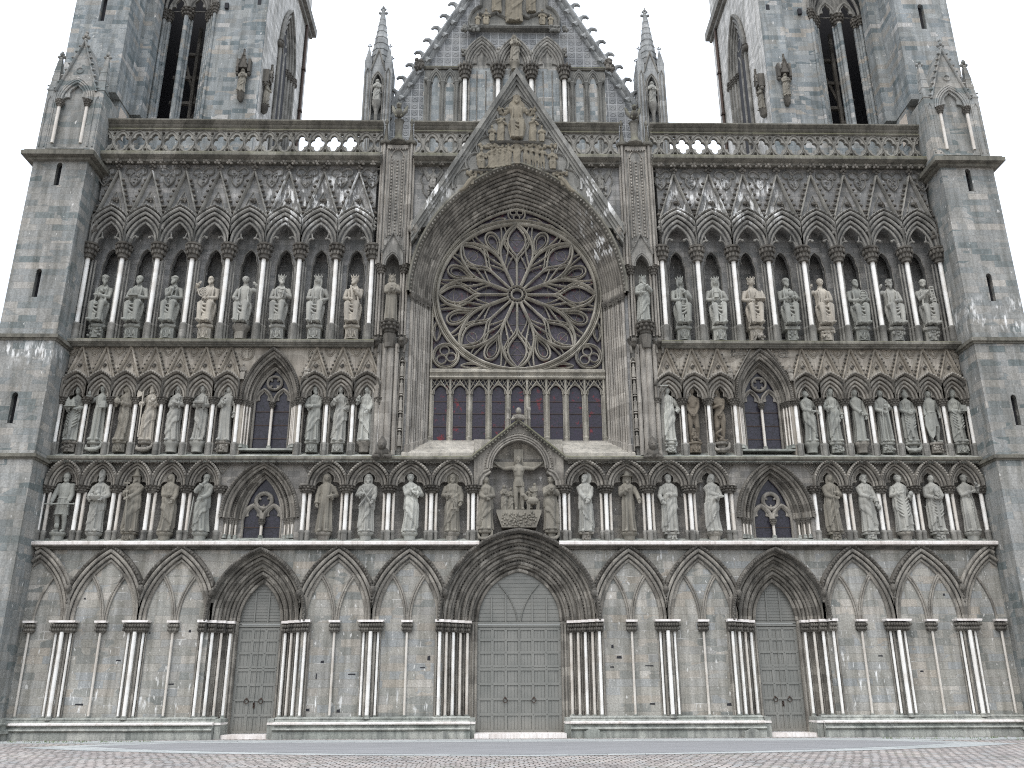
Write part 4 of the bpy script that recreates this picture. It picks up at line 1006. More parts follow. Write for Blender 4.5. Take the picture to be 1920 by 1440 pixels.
for i in range(NL):
    p = empty('lancet_window', (-3.96+lw*(i+.5), YI, 0), CATH); inst('tracery', ME_LT, p); inst('glass', ME_LG, p); inst('glazing_bar', ME_LB, p)
    inst('mullion', ME_LM, p, (-lw/2, -.04, 0))
    if i == NL-1: inst('mullion', ME_LM, p, (lw/2, -.04, 0))

# ------------------------------------------------------------------ gable over the great window
GY = -.40; GB = empty('window_gable', (0, 0, 0), CATH); GA = 30.75
slope = (GA-22.2)/4.78
out = arch(hw, hh, hz, 0, .05, 26); top = [(x, z) for x, z in out if z > 22.2]
MB().prism([(4.78, 22.2), (0, GA), (-4.78, 22.2)]+top[::-1], GY, .02).build('gable_wall', 'stone_gable', GB)
MB().prism([(2.55, 26.35), (0, GA), (-2.55, 26.35)], .02, .45).build('gable_wall', 'stone_gable', GB)
cp = MB()
for s in (-1, 1):
    L = sqrt(4.95**2+(GA-21.9)**2); dx, dz = s*4.95/L, -(GA-21.9)/L; nx, nz = -dz*s, abs(dx)
    for o0, o1, ya, yb in ((.0, .20, -.30, .75), (.20, .32, -.19, .74), (.32, .44, -.10, .73)):
        k = sqrt(1+slope*slope); za, zb = GA+.48-o0*k, GA+.48-o1*k
        cp.prism([(0, zb), (s*4.95, zb-4.95*slope), (s*4.95, za-4.95*slope), (0, za)], GY+ya, GY+yb)
cp.build('gable_coping', 'stone_gable', GB)
fr = MB(); kn = [(0, 29.75), (.92, 28.25), (1.42, 27.30), (1.90, 26.35), (2.42, 25.45), (3.05, 24.35)]
half = []
for i in range(5):
    (x0, z0), (x1, z1) = kn[i], kn[i+1]; b_ = .42 if i else .38
    half += bez((x0, z0), (x0+(.55 if i == 0 else .48), z0-(.28 if i == 0 else -.02)), (x1+.22, z1+.50), (x1, z1), 7)[(1 if i else 0):]
full = half+[(-x, z) for x, z in half[-1:0:-1]]; full = [(-x, z) for x, z in half[::-1]]+half[1:]
fr.ribbon(full, .055, GY, .10); fr.ribbon([(x*.95, 26.6+(z-26.6)*.955) for x, z in full], .03, GY, .06)
for z, w in ((26.95, 1.25),): fr.ribbon([(-w, z-.06), (-w*.4, z+.02), (w*.4, z-.02), (w, z-.06)], .05, GY, .22)
for s in (-1, 1): fr.ribbon([(s*1.2, 25.38), (s*1.7, 25.34), (s*2.15, 25.34)], .05, GY, .2)
fr.build('relief_frame', 'stone_gable', GB)
for s in (-1, 1): inst('carved_head', head_mb(.34).mesh('carved_head', 'stone_moulding') if s < 0 else bpy.data.meshes['carved_head.001'], GB, (s*4.85, -.35, 22.25), (1, 1, 1.15))
for s in (-1, 1):                                # angel quatrefoils beside the gable
    fr = MB(); pts = [(-s*.55, 25.75), (s*.0, 25.78), (s*.42, 25.6), (s*.50, 25.3), (s*.36, 25.1), (s*.42, 24.85), (s*.34, 24.6), (s*.1, 24.3), (-s*.0, 24.0)]
    o = bez((-.62, 25.85), (-.3, 25.95), (.5, 26.0), (.62, 25.6), 6)+bez((.62, 25.6), (.5, 25.3), (.35, 25.3), (.40, 25.05), 4)[1:]+bez((.40, 25.05), (.42, 24.7), (.2, 24.7), (0, 23.95), 5)[1:]+bez((0, 23.95), (-.35, 24.3), (-.50, 24.5), (-.42, 24.85), 5)[1:]+bez((-.42, 24.85), (-.62, 25.0), (-.55, 25.3), (-.45, 25.4), 4)[1:]
    fr.ribbon([(s*4.05+s*.12-s*x*.85, z-.0) for x, z in o], .04, 0, .09, True); P(fr, 'relief_frame', 'stone_upper')

# ------------------------------------------------------------------ piers with a niche each side of the great window
for s in (-1, 1):
    p = empty('pier', (s*5.80, 0, 0), CATH); b = MB()
    b.box(-.72, .72, -.12, .55, 21.1, 27.05); b.box(-.74, .74, .30, .98, 16.9, 21.2); b.box(-.66, .70, .02, .6, 11.4, 16.9)
    b.build('pier_wall', 'stone_upper', p)
    for x in (-.66, -.52, .52, .66, .78, -.78):
        y = -.20 if abs(abs(x)-.66) < .01 else -.1; sh = MB()
        sh.lathe([(.062, 20.5), (.062, 27.1)], x, y, 8)
        for z in (21.6, 23.1, 24.6, 26.0): sh.lathe([(.062, z-.015), (.068, z), (.062, z+.015)], x, y, 8)
        sh.build('shaft', 'stone_jamb', p)
    each('shaft', 'stone_jamb', p, [MB().lathe([(.055, 16.95), (.055, 20.1)], x, -.12 if abs(x) in (.53,) else -.02, 8) for x in (-.66, -.53, -.40, .40, .53, .66)]+[MB().lathe([(r, 11.35), (r, 16.5)], x, -.08, 9) for x, r in ((-.18, .13), (.08, .16), (-.42, .10), (.36, .10))])
    pn = MB(); pn.ribbon([(-.36, 21.9), (-.36, 26.4)], .03, -.12, .06); pn.ribbon([(.36, 21.9), (.36, 26.4)], .03, -.12, .06); pn.ribbon([(-.16, 22.0), (-.16, 26.1)], .025, -.12, .05); pn.ribbon([(.16, 22.0), (.16, 26.1)], .025, -.12, .05)
    for k in range(24):
        z = 21.95+k*.18; pn.ball((0, -.14, z), .06, .05, .06, 6, 4)
        for q in (-1, 1): pn.ball((q*.26, -.14, z+.09), .05, .05, .07, 6, 4)
    pn.ribbon(arch(.3, .45, 26.3, 0, 0, 8), .035, -.12, .07); pn.box(-.5, .5, -.2, .1, 26.75, 26.95)
    for k in range(7): pn.ball((-.36+k*.12, -.2, 26.72), .045, .05, .07, 6, 4)
    pn.build('panel', 'stone_jamb', p)
    g = MB()
    g.prism([(.48, 20.35), (.48, 21.05), (0, 21.95), (-.48, 21.05), (-.48, 20.35)]+arch(.34, .62, 20.35, 0)[::-1], -.30, .35)
    mould(g, .34, .62, 20.35, 0, [(.0, -.31, .035), (.07, -.33, .04)], 10); 
    for q in (-1, 1): g.ribbon([(q*.52, 20.98), (0, 22.02)], .04, -.30, .10); crockets(g, [(q*lerp(.5, .1, t), lerp(21.1, 21.9, t)) for t in (.0, .3, .6)], -.36, .05)
    g.build('canopy', 'stone_upper', p)
    each('capital', 'stone_capital', p, [MB().merge(capital_mb(.13, .42, 2, 9, .34), (x, -.08, 20.02)) for x in (-.53, .53)])
    c = MB(); c.merge(capital_mb(.24, .55, 2, 10, .32), (0, -.16, 16.98)); c.lathe([(.24, 16.3), (.30, 16.9), (.26, 17.0)], 0, -.12, 8)
    c.build('corbel', 'stone_capital', p)
    for x in (-.58, .58):
        q = MB(); q.ball((0, -.1, 16.55), .17, .26, .2, 10, 7); q.ball((0, -.32, 16.62), .13, .14, .14, 10, 7); q.ball((0, -.44, 16.56), .07, .08, .06, 8, 5)
        for e in (-1, 1): q.ball((e*.09, -.28, 16.77), .035, .05, .07, 6, 4); q.tube([(e*.12, -.1, 16.45), (e*.15, -.28, 16.25), (e*.12, -.3, 16.02)], [.07, .055, .05], 7); q.tube([(e*.14, .05, 16.6), (e*.2, -.05, 16.8), (e*.12, .05, 16.95)], [.09, .06, .03], 7)
        q.build('beast_carving', 'stone_capital', p, (x, 0, 0))
    tp = MB(); tp.lathe([(.30, 27.0), (.42, 27.06), (.42, 27.14), (.3, 27.18)], 0, -.15, 8)
    for q in (-1, 1):
        tp.lathe([(.26, 27.0), (.30, 27.06), (.30, 27.14), (.2, 27.16)], q*.62, -.1, 8); tp.lathe([(.13, 27.14), (.12, 27.3), (.04, 28.05), (.075, 28.1), (.05, 28.16), (.09, 28.25), (.1, 28.33), (.06, 28.45), (.02, 28.5)], q*.62, -.12, 6)
    tp.lathe([(.30, 27.14), (.20, 27.35), (.17, 27.5), (.20, 28.2), (.26, 28.3)], 0, -.2, 10); tp.build('pier_cap', 'stone_ledge', p)
    an = MB(); an.ball((0, -.42, 28.62), .20, .28, .24, 10, 7); an.ball((0, -.62, 28.92), .13, .15, .15, 10, 7); an.ball((0, -.76, 28.88), .06, .09, .05, 7, 5)
    for e in (-1, 1): an.tube([(e*.12, -.25, 28.6), (e*.30, -.15, 28.95), (e*.36, -.1, 29.25), (e*.22, -.1, 29.12)], [.08, .10, .06, .03], 7); an.ball((e*.09, -.55, 29.06), .035, .04, .07, 6, 4); an.tube([(e*.1, -.5, 28.5), (e*.14, -.55, 28.35)], [.07, .06], 6)
    an.build('winged_beast', 'stone_ledge', p)
    # strip of tiny figures beside the great window
    fs = MB(); x0 = -s*.62
    for q in (-1, 1): fs.ribbon([(x0+q*.13, 11.55), (x0+q*.13, 15.65)], .03, -.04, .08)
    fs.ribbon(arch(.12, .25, 15.65, x0), .03, -.04, .08)
    for k in range(5):
        z = 11.75+k*.80; fs.lathe([(.10, z), (.09, z+.15), (.075, z+.36), (.09, z+.46), (.04, z+.52), (.055, z+.57), (.055, z+.63), (.02, z+.67)], x0, -.06, 9); fs.lathe([(.13, z+.70), (.10, z+.74), (.02, z+.80)], x0, -.06, 6)
    fs.build('figure_strip', 'stone_moulding', p)
    gq = MB(); gq.ball((0, -.42, 11.48), .30, .24, .26, 12, 8); gq.ball((0, -.60, 11.78), .19, .2, .22, 12, 8); gq.ball((0, -.78, 11.74), .06, .06, .07, 7, 5); gq.lathe([(.20, 11.82), (.19, 11.95), (.10, 12.08), (.02, 12.2)], 0, -.56, 10)
    for e in (-1, 1): gq.tube([(e*.22, -.42, 11.5), (e*.36, -.55, 11.28), (e*.1, -.75, 11.28)], [.10, .09, .06], 8); gq.ball((e*.07, -.77, 11.83), .035, .03, .03, 6, 4)
    gq.build('monk_gargoyle', 'stone_capital', p, (-.04, 0, -.12))

# ------------------------------------------------------------------ canopy over the crucifix
cg = empty('crucifix_canopy', (0, 0, 0), CATH); inn = [(1.62, 10.0), (1.58, 10.2), (1.45, 10.42), (1.22, 10.58), (1.22, 10.72)]+arch(1.16, 1.28, 10.75, 0, 0, 12)
inn = inn+[(-1.22, 10.72), (-1.22, 10.58), (-1.45, 10.42), (-1.58, 10.2), (-1.62, 10.0)]
MB().prism([(1.93, 10.0), (1.93, 11.18), (0, 12.72), (-1.93, 11.18), (-1.93, 10.0)]+inn[::-1], -.16, .42).build('canopy_wall', 'stone_moulding', cg)
q = MB()
for off, y, r in ((.0, -.17, .04), (.09, -.19, .045), (.19, -.2, .05)): q.tube([(x, y, z) for x, z in arch(1.16, 1.28, 10.75, 0, off, 14)], r, 7)
for s in (-1, 1):
    q.tube([(s*1.62, -.18, 10.0), (s*1.58, -.18, 10.2), (s*1.45, -.18, 10.42), (s*1.2, -.18, 10.6)], .05, 7); q.tube([(s*1.78, -.18, 10.0), (s*1.73, -.18, 10.28), (s*1.56, -.18, 10.55), (s*1.25, -.18, 10.72)], .05, 7)
for x, z in arch(1.16, 1.28, 10.75, 0, .29, 20): q.ball((x, -.18, z), .035, .035, .035, 5, 4)
q.build('arch_moulding', 'stone_moulding', cg)
q = MB()
for s in (-1, 1):
    q.ribbon([(s*2.12, 11.12), (0, 12.86)], .09, -.16, .22)
    for k in range(16): q.ball((s*lerp(2.0, .1, k/15), -.34, lerp(11.12, 12.68, k/15)), .05, .04, .045, 6, 4)
    q.ball((s*2.08, -.32, 11.16), .12, .1, .12, 8, 5)
q.build('canopy_coping', 'stone_ledge', cg)
q = MB(); q.ball((0, -.25, 13.0), .22, .16, .18, 10, 7); q.ball((0, -.32, 13.28), .13, .14, .16, 10, 7); q.ball((0, -.44, 13.26), .035, .04, .05, 6, 4)
for e in (-1, 1): q.tube([(e*.17, -.25, 13.08), (e*.26, -.35, 12.9), (e*.05, -.42, 12.95)], [.08, .075, .05], 7); q.lathe([(.07, 12.4), (.07, 12.9), (.10, 12.95), (.07, 13.0), (.07, 13.32), (.10, 13.36), (.10, 13.46), (.06, 13.48)], e*.45, -.2, 8)
q.build('praying_bust', 'stone_moulding', cg)

# ------------------------------------------------------------------ balustrade
BAL = empty('balustrade', (0, -.14, -.28), CATH)
def bal_mesh(hw):
    b = MB(); z0, z1 = 26.68, 27.94; zc = 27.30
    qf = []
    for k in range(0, 13):
        a = -pi/2+pi*k/12; r = .225+.12*abs(cos(2*a))**.8; qf.append((r*cos(a), zc+1.30*r*sin(a)))
    left = [(-hw+x, z) for x, z in qf]; right = [(hw-x, z) for x, z in qf]
    circ = lambda z: [(.075*cos(2*pi*k/10), z+.075*sin(2*pi*k/10)) for k in range(10)]
    b.prism([(-hw, z0), (hw, z0)]+right+[(hw, z1), (-hw, z1)]+left[::-1], -.06, .12, [circ(zc+.46), circ(zc-.46)])
    for sx in (-1, 1): b.ribbon([(sx*hw-sx*x, z) for x, z in [(max(0, (.405-.0)*cos(a)*.92), zc+.55*sin(a)*(1+.12*max(0, sin(a))**6)) for a in [-pi/2+pi*k/14 for k in range(15)]]], .026, -.06, .06)
    for z in (zc+.46, zc-.46): b.ribbon([(.11*cos(2*pi*k/12), z+.11*sin(2*pi*k/12)) for k in range(12)], .022, -.06, .04, True)
    b.box(-hw, hw, -.061, .10, z0-.04, z0+.03)
    return b.mesh('panel', 'stone_balustrade')
for s in (-1, 1):
    for x0, x1, n in ((6.58, 20.02, 17), (2.35, 5.04, 3)):
        hw_ = (x1-x0)/n/2; me = cached(('bal', round(hw_, 4)), lambda: bal_mesh(hw_))
        for i in range(n): inst('panel', me, BAL, (s*(x0+hw_*(2*i+1)), 0, 0))
        a, b = sorted((s*(x0 if x0 > 3 else 1.62), s*x1))
        c = MB(); c.xsweep([(.22, 27.92), (-.10, 27.92), (-.16, 27.97), (-.10, 28.04), (-.07, 28.10), (-.16, 28.16), (-.20, 28.22), (-.13, 28.27), (-.22, 28.34), (-.30, 28.40), (-.30, 28.47), (-.2, 28.53), (.22, 28.55)], a, b, 12); c.build('coping', 'stone_ledge', BAL)
        c = MB(); c.xsweep([(.3, 26.5), (-.28, 26.5), (-.2, 26.62), (.3, 26.68)], a, b, 10); c.build('base_course', 'stone_balustrade', BAL)

# ------------------------------------------------------------------ corner buttresses with pinnacled tops
def slit(cx, z0, z1, hw=.17): return [(cx+hw, z0)]+arch(hw, hw*1.15, z1-hw, cx, 0, 5)+[(cx-hw, z0)]
for s in (-1, 1):
    p = empty('corner_buttress', (s*21.3, 0, 0), CATH); YF_ = -1.40
    sl_ = [slit(0, a, b) for a, b in ((12.35, 13.75), (18.15, 19.55), (23.8, 25.05))]
    b = MB(); b.prism([(-1.25, 0), (1.25, 0), (1.25, 25.5), (-1.25, 25.5)], YF_, YF_+.5, sl_); b.box(-1.25, 1.25, YF_+.5, 2.6, 0, 25.5)
    b.prism([(s*1.25, 0), (s*1.62, 0), (s*1.27, 11.0), (s*1.25, 11.0)], YF_+.1, 2.5)
    b.build('buttress_wall', 'wall_buttress', p)
    for o in sl_:
        q = MB().prism(o, YF_+.3, YF_+.32).build('slit_window', 'dark_void', p); MB().ribbon([(x*1.0, z) for x, z in o], .05, YF_, .012).build('slit_frame', 'wall_buttress', q)
    for z, h, e in ((10.82, .22, .14), (16.10, .26, .16), (25.08, .44, .42)):
        c = MB()
        for k, (dz, ee) in enumerate(((0, e*.45), (h*.33, e), (h*.8, e*.8))):
            hh_ = h*(.33 if k == 0 else .47 if k == 1 else .2)
            c.box(-1.25-ee, 1.25+ee, YF_-ee, 1.0-.01*k, z+dz, z+dz+hh_)
        c.build('string_course', 'stone_ledge', p)
    q = MB()
    for k, (e, za, zb) in enumerate(((.42, 0, .25), (.5, .25, .36), (.34, .36, .55), (.40, .55, .62), (.14, .62, .78))): q.box(-1.3-e, 1.3+e, YF_-e, 1.2, za, zb)
    q.build('plinth', 'stone_plinth', p)
    # gabled top stage
    g = MB(); Y1 = -1.22
    g.prism([(-1.02, 25.8), (1.02, 25.8), (1.02, 29.0), (.92, 29.4), (.05, 32.05), (-.05, 32.05), (-.92, 29.4), (-1.02, 29.0)], Y1+.16, .6)
    op = [(.62, 26.0), (.62, 28.6)]+arch(.62, 1.05, 28.6, 0, 0, 9)+[(-.62, 28.6), (-.62, 26.0)]
    g.prism([(-.95, 25.9), (.95, 25.9), (.95, 29.15), (0, 31.9), (-.95, 29.15)], Y1, Y1+.16, [op])
    for e in (-1, 1):
        g.box(e*1.13-.22, e*1.13+.22, Y1-.03, .5, 25.8, 29.2)
        for k in (0,): g.ribbon([(e*1.13-.12, 26.0), (e*1.13-.12, 28.6), (e*1.13, 28.85), (e*1.13+.12, 28.6), (e*1.13+.12, 26.0)], .035, Y1-.03, .05)
    mould(g, .62, 1.05, 28.6, 0, [(.02, Y1-.02, .05), (.12, Y1-.04, .05), (.22, Y1-.03, .045)], 10)
    tre = trefoil(.62, 28.55, 1.0); g.prism(arch(.62, 1.05, 28.6, 0, 0, 9)+tre[::-1], Y1+.03, Y1+.13)
    for e in (-1, 1):
        g.ribbon([(e*.98, 29.1), (0, 32.1)], .06, Y1, .12); crockets(g, [(e*lerp(1.02, .12, t), lerp(29.3, 32.05, t)) for t in (0, .13, .26, .39, .52, .65, .78, .9)], Y1-.05, .085)
    for dx, dz, r in ((0, .1, .1), (-.12, .25, .09), (.12, .25, .09), (0, .36, .12), (0, .55, .09)): g.ball((dx, Y1-.02, 32.05+dz), r, r, r, 7, 5)
    g.ribbon([(.16*cos(2*pi*k/12), 30.35+.16*sin(2*pi*k/12)) for k in range(12)], .03, Y1, .05, True)
    g.build('gablet', 'wall_buttress', p)
    for e in (-1, 1):
        pn = MB(); x = e*1.13; pn.lathe([(.36, 29.18), (.36, 29.26), (.30, 29.3), (.24, 29.8), (.26, 29.82), (.20, 30.3), (.22, 30.32), (.15, 30.8), (.16, 30.82), (.10, 31.15)], x, Y1+.2, 4, pi/4)
        for q_ in range(2): crockets(pn, [(x+(q_*2-1)*.28, 29.5)], Y1+.05, .06)
        for dx, dz, r in ((0, .05, .1), (-.12, .15, .09), (.12, .15, .09), (0, .3, .12), (0, .42, .07)): pn.ball((x+dx, Y1+.2, 31.15+dz), r, r, r, 7, 5)
        pn.build('pinnacle', 'wall_buttress', p)
    for e in (-1, 1):
        inst('shaft', cached(('gs',), lambda: shaft_mb(.075, 26.2, 28.3).mesh('shaft', 'marble_worn')), p, (e*.66, Y1-.02, 0)); inst('capital', cached(('gc',), lambda: capital_mb(.11, .36, 2, 8, .34).mesh('capital', 'stone_capital')), p, (e*.66, Y1-.02, 28.25))
    hx = MB(); hx.box(-s*1.25-.02, -s*1.25+.02, .75, 1.5, 28.2, 29.7); hx.build('hatch', 'wood_pale', p)
    hx = MB(); hx.box(-1.24, 1.24, .6, 2.7, 25.5, 30.0); hx.build('turret_base', 'wall_tower', p)

# ------------------------------------------------------------------ the two towers
TY, TX0, TX1, TYB = 2.5, 13.75, 22.85, 11.7
for s in (-1, 1):
    p = empty('tower', (s*18.3, TY, 0), CATH); hx0, hx1 = -4.55, 4.55       # local x; s*4.55 is the outer side
    ZB, ZT = 26.0, 47.5; lx = -s*0.0
    op_o = [(1.75, 29.4)]+arch(1.75, 2.9, 37.9, 0, 0, 12)+[(-1.75, 37.9), (-1.75, 29.4)]
    w = MB(); w.prism([(-4.55, ZB), (4.55, ZB), (4.55, ZT), (-4.55, ZT)], 0, .9, [op_o])
    w.box(-4.55, 4.55, 8.6, 9.2, ZB, ZT)
    x0, x1 = sorted((-s*4.55, -s*3.28)); w.box(x0, x1, -.13, .02, ZB, ZT)          # flat strip at the inner corner
    w.build('tower_wall', 'wall_tower', p)
    # corner turret outside
    t_ = MB(); a, b = sorted((s*1.72, s*4.55)); so = slit(s*3.1, 34.4, 36.0, .15)
    t_.prism([(a, 30.0), (b, 30.0), (b, ZT), (a, ZT)], -2.55, -2.1, [so]); t_.box(a, b, -2.1, .02, 30.0, ZT)
    t_.prism([(s*1.72, 30.0), (s*1.72, ZT), (s*1.2, ZT), (s*1.2, 30.0)], -.75, .01)
    t_.build('stair_turret', 'wall_tower', p); MB().prism(so, -2.3, -2.28).build('slit_window', 'dark_void', p)
    # belfry opening
    for e in (-1, 1):
        jb_ = MB(); jb_.grid([[(e*lerp(1.75, 1.02, k/3), lerp(.0, .85, k/3), z) for k in range(4)] for z in (27.5, 38.0)])
        for k in range(4):
            x = e*lerp(1.68, 1.08, k/3); y = lerp(-.03, .72, k/3); jm = MB(); jm.lathe([(.15, 27.4), (.13, 27.7), (.085, 27.75), (.085, 37.3)], x, y, 9); jm.build('shaft', 'wall_tower', p)
        jb_.build('jamb', 'wall_tower', p)
    jm = MB(); jm.lathe([(.17, 27.5), (.17, 37.3)], 0, .55, 12); jm.lathe([(.07, 27.5), (.07, 37.3)], -.2, .65, 8); jm.lathe([(.07, 27.5), (.07, 37.3)], .2, .65, 8); jm.lathe([(.13, 27.5), (.13, 37.3)], 0, .32, 10)
    jm.build('mullion', 'wall_tower', p)
    cc = MB()
    for e in (-1, 1):
        for k in range(4): cc.merge(capital_mb(.12, .62, 2, 9, .38), (e*lerp(1.68, 1.08, k/3), lerp(-.03, .72, k/3), 37.25))
    cc.merge(capital_mb(.21, .62, 2, 10, .38), (0, .45, 37.25)); cc.build('capital', 'stone_capital', p)
    am = MB(); mould(am, 1.08, 2.2, 37.9, 0, [(.02, .72, .08), (.22, .48, .085), (.42, .22, .085), (.62, -.02, .085), (.72, -.12, .07)], 12)
    for e in (-1, 1):
        am.tube([(e*.54+x, .5, z) for x, z in arch(.50, .95, 37.9, 0, 0, 8)], .09, 7)
        tr_ = trefoil(.46, 37.9, .85); am.prism([(e*.54+x, z) for x, z in arch(.52, .97, 37.9, 0, 0, 8)+tr_[::-1]], .48, .62)
    am.prism([(1.1, 37.9)]+arch(1.1, 2.2, 37.9, 0, 0, 10)+[(-1.1, 37.9)], .6, .66, [[(e*.54+x, z+.02) for x, z in arch(.48, .9, 37.9, 0, 0, 7)] for e in (-1, 1)])
    am.build('arch_moulding', 'stone_upper', p)
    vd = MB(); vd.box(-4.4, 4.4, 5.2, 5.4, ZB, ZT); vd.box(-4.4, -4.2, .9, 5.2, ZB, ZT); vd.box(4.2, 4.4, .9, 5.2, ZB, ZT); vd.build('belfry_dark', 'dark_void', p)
    fm = MB()
    for z in (29.6, 31.2, 32.9, 34.6, 36.2): fm.box(-1.1, 1.1, 2.2, 2.4, z, z+.2)
    for x in (-.7, .1, .8): fm.box(x, x+.16, 2.0, 2.2, 27, 38)
    fm.tube([(-1.0, 2.1, 28.5), (1.0, 2.1, 33.5)], .09, 6); fm.tube([(1.0, 2.3, 31), (-.6, 2.3, 36)], .09, 6); fm.build('bell_frame', 'stone_capital', p)
    # inner side face with its window
    xi = -s*4.55
    def sidepoly(pts): return pts
    sw = MB(); n = arch(1.75, 3.9, 37.6, 4.4, 0, 12); hole = [(4.4+1.75, 27.0)]+n+[(4.4-1.75, 27.0)]
    tmp = MB().prism([(0.0, ZB), (9.2, ZB), (9.2, ZT), (0.0, ZT)], 0, .7, [hole])
    sw.add([(xi+s*(y-.012 if y < .01 else y), x, z) for x, y, z in tmp.v], tmp.f)
    sw.build('tower_wall', 'wall_tower_side', p)
    fo = MB(); fo.box(min(s*4.5, s*4.55), max(s*4.5, s*4.55), .9, 8.6, ZB, ZT); fo.build('tower_wall', 'wall_tower', p)
    si = MB()
    for k, (w_, yy) in enumerate(((1.72, -.12), (1.44, -.03), (1.16, .07), (.88, .17))):
        o = [(4.4+w_, 27.0)]+arch(w_, 3.85-.4*k, 37.6, 4.4, 0, 12)+[(4.4-w_, 27.0)]
        si.tube([(xi+s*yy, a_, c_) for a_, c_ in o], .10, 7)
        if k < 3:
            o2 = [(4.4+w_-.14, 27.0)]+arch(w_-.14, 3.7-.4*k, 37.6, 4.4, 0, 12)+[(4.4-w_+.14, 27.0)]; si.tube([(xi+s*(yy+.1), a_, c_) for a_, c_ in o2], .08, 6)
    si.tube([(xi+s*.2, 4.4, 27), (xi+s*.2, 4.4, 37.8)], .14, 8)
    for e in (-1, 1): si.tube([(xi+s*.2, 4.4+e*.42+a_, c_) for a_, c_ in arch(.40, 1.0, 37.6, 0, 0, 7)], .09, 6)
    si.tube([(xi+s*.2, 4.4+.40*cos(2*pi*k/14), 39.2+.40*sin(2*pi*k/14)) for k in range(14)], .08, 6, True)
    si.build('side_window_moulding', 'stone_upper', p)
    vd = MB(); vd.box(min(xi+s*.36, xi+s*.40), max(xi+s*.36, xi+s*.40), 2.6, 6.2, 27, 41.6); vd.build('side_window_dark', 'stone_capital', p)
    sc_ = MB()
    for e in (-1, 1):
        for k in range(4): sc_.merge(capital_mb(.12, .5, 2, 8, .36), (xi+s*(-.10+.1*k), 4.4+e*(1.72-.28*k), 37.2))
    sc_.ball((xi-s*.12, 2.55, 37.4), .2, .22, .2, 8, 6); sc_.ball((xi-s*.12, 6.3, 37.4), .2, .22, .2, 8, 6); sc_.build('capital', 'stone_capital', p)
    pp = MB(); pp.tube([(xi-s*.12, 8.1, 26.0), (xi-s*.12, 8.1, 43.6)], .10, 8)
    for z in (30, 33.5, 36.8, 40): pp.box(min(xi, xi-s*.26), max(xi, xi-s*.26), 7.96, 8.24, z, z+.12)
    pp.build('rainwater_pipe', 'iron', p)
    co = MB(); e_ = .42; a, b = sorted((xi-s*e_, xi+s*.3)); co.box(a, b, -.5, 9.6, 43.9, 44.5); co.box(min(xi-s*.2, xi), max(xi-s*.2, xi), -.3, 9.4, 43.6, 43.9); co.box(-4.9, 4.9, -.55, .1, 43.9, 44.5); co.build('cornice', 'stone_upper', p)
    ho = MB()
    for x, z in ((-s*2.3, 37.7), (s*.0+s*-4.1, 37.95), (s*1.35*1.6, 37.9)): ho.box(x-.1, x+.1, -.14-.002, .0, z-.18, z+.18)
    ho.build('putlog_hole', 'dark_void', p)
    for x_, y_, z_, rz_ in ((-s*3.72, -.13, 0, 0), (xi-s*.0, .75, 0, -s*pi/2)):
        tb = MB(); tb.lathe([(.06, 31.35), (.22, 31.55), (.25, 31.85), (.28, 31.95), (.24, 32.0)], 0, -.18, 8)
        tb.prism([(-.28, 33.75), (.28, 33.75), (.28, 34.0), (0, 34.75), (-.28, 34.0)], -.42, 0)
        for e in (-1, 1): tb.box(e*.42-.09, e*.42+.09, -.36, 0, 33.5, 34.45); tb.ribbon([(e*.30, 33.95), (0, 34.85)], .05, -.42, .08); crockets(tb, [(e*.2, 34.3), (e*.1, 34.6)], -.45, .07); tb.ball((e*.42, -.2, 33.4), .12, .14, .14, 7, 5)
        for dz in (.0, .14, .26): tb.ball((0, -.4, 34.8+dz), .10-.02*dz/.1*.3, .09, .08, 6, 4)
        tb.v = [(x*.74, y*.9, 31.2+(z-31.35)*.86) for x, y, z in tb.v]
        tb.build('statue_tabernacle', 'stone_capital', p, (x_, y_, z_)).rotation_euler = (0, 0, rz_)

# ------------------------------------------------------------------ nave gable behind the balustrade
NY = 4.0; NGA = 44.9; nsl = 1.88
p = empty('nave_gable', (0, NY, 0), CATH)
MB().prism([(-9.3, 27.0), (9.3, 27.0), (9.3, NGA-9.3*nsl), (0, NGA), (-9.3, NGA-9.3*nsl)], .0, .8).build('gable_wall', 'stone_diaper', p)
c = MB()
for s in (-1, 1):
    ang = atan2(nsl, 1); L = 19.9; dx, dz = cos(ang), sin(ang)
    rows = []
    for l in (0, L):
        x, z = l*dx, NGA+.35-l*dz
        rows.append([(s*(x-dz*o), y, z-dx*o) for o, y in ((0, .8), (0, -.32), (.1, -.38), (.2, -.30), (.26, -.16), (.34, -.2), (.42, -.12), (.46, .0), (.46, .8))])
    c.grid(rows, cv=True)
    for k in range(1, 16):
        l = k*.98+.2; x, z = l*dx, NGA+.35-l*dz
        if x > 8.6: continue
        c.tube([(s*(x-.32), -.1, z-.30), (s*(x-.06), -.1, z-.02), (s*(x+.04), -.1, z+.22), (s*(x+.18), -.1, z+.36), (s*(x+.38), -.1, z+.36), (s*(x+.50), -.1, z+.24)], [.22, .19, .14, .12, .10, .07], 8)
c.build('gable_coping', 'stone_pinnacle', p)
b = MB()
b.xsweep([(.1, 34.72), (-.14, 34.76), (-.2, 34.88), (-.12, 34.98), (.1, 35.02)], -5.3, -2.75); b.xsweep([(.1, 34.72), (-.14, 34.76), (-.2, 34.88), (-.12, 34.98), (.1, 35.02)], 2.75, 5.3); b.build('string_course', 'stone_ledge', p)
w = MB(); w.prism([(-2.95, 28), (2.95, 28), (2.95, 34.9), (-2.95, 34.9)], -.04, .05)
for s in (-1, 1): w.prism([(s*2.95, 28), (s*5.1, 28), (s*5.1, 34.8), (s*2.95, 34.8)], -.05, .05)
w.build('gable_panel', 'wall_tower', p)
am = MB()
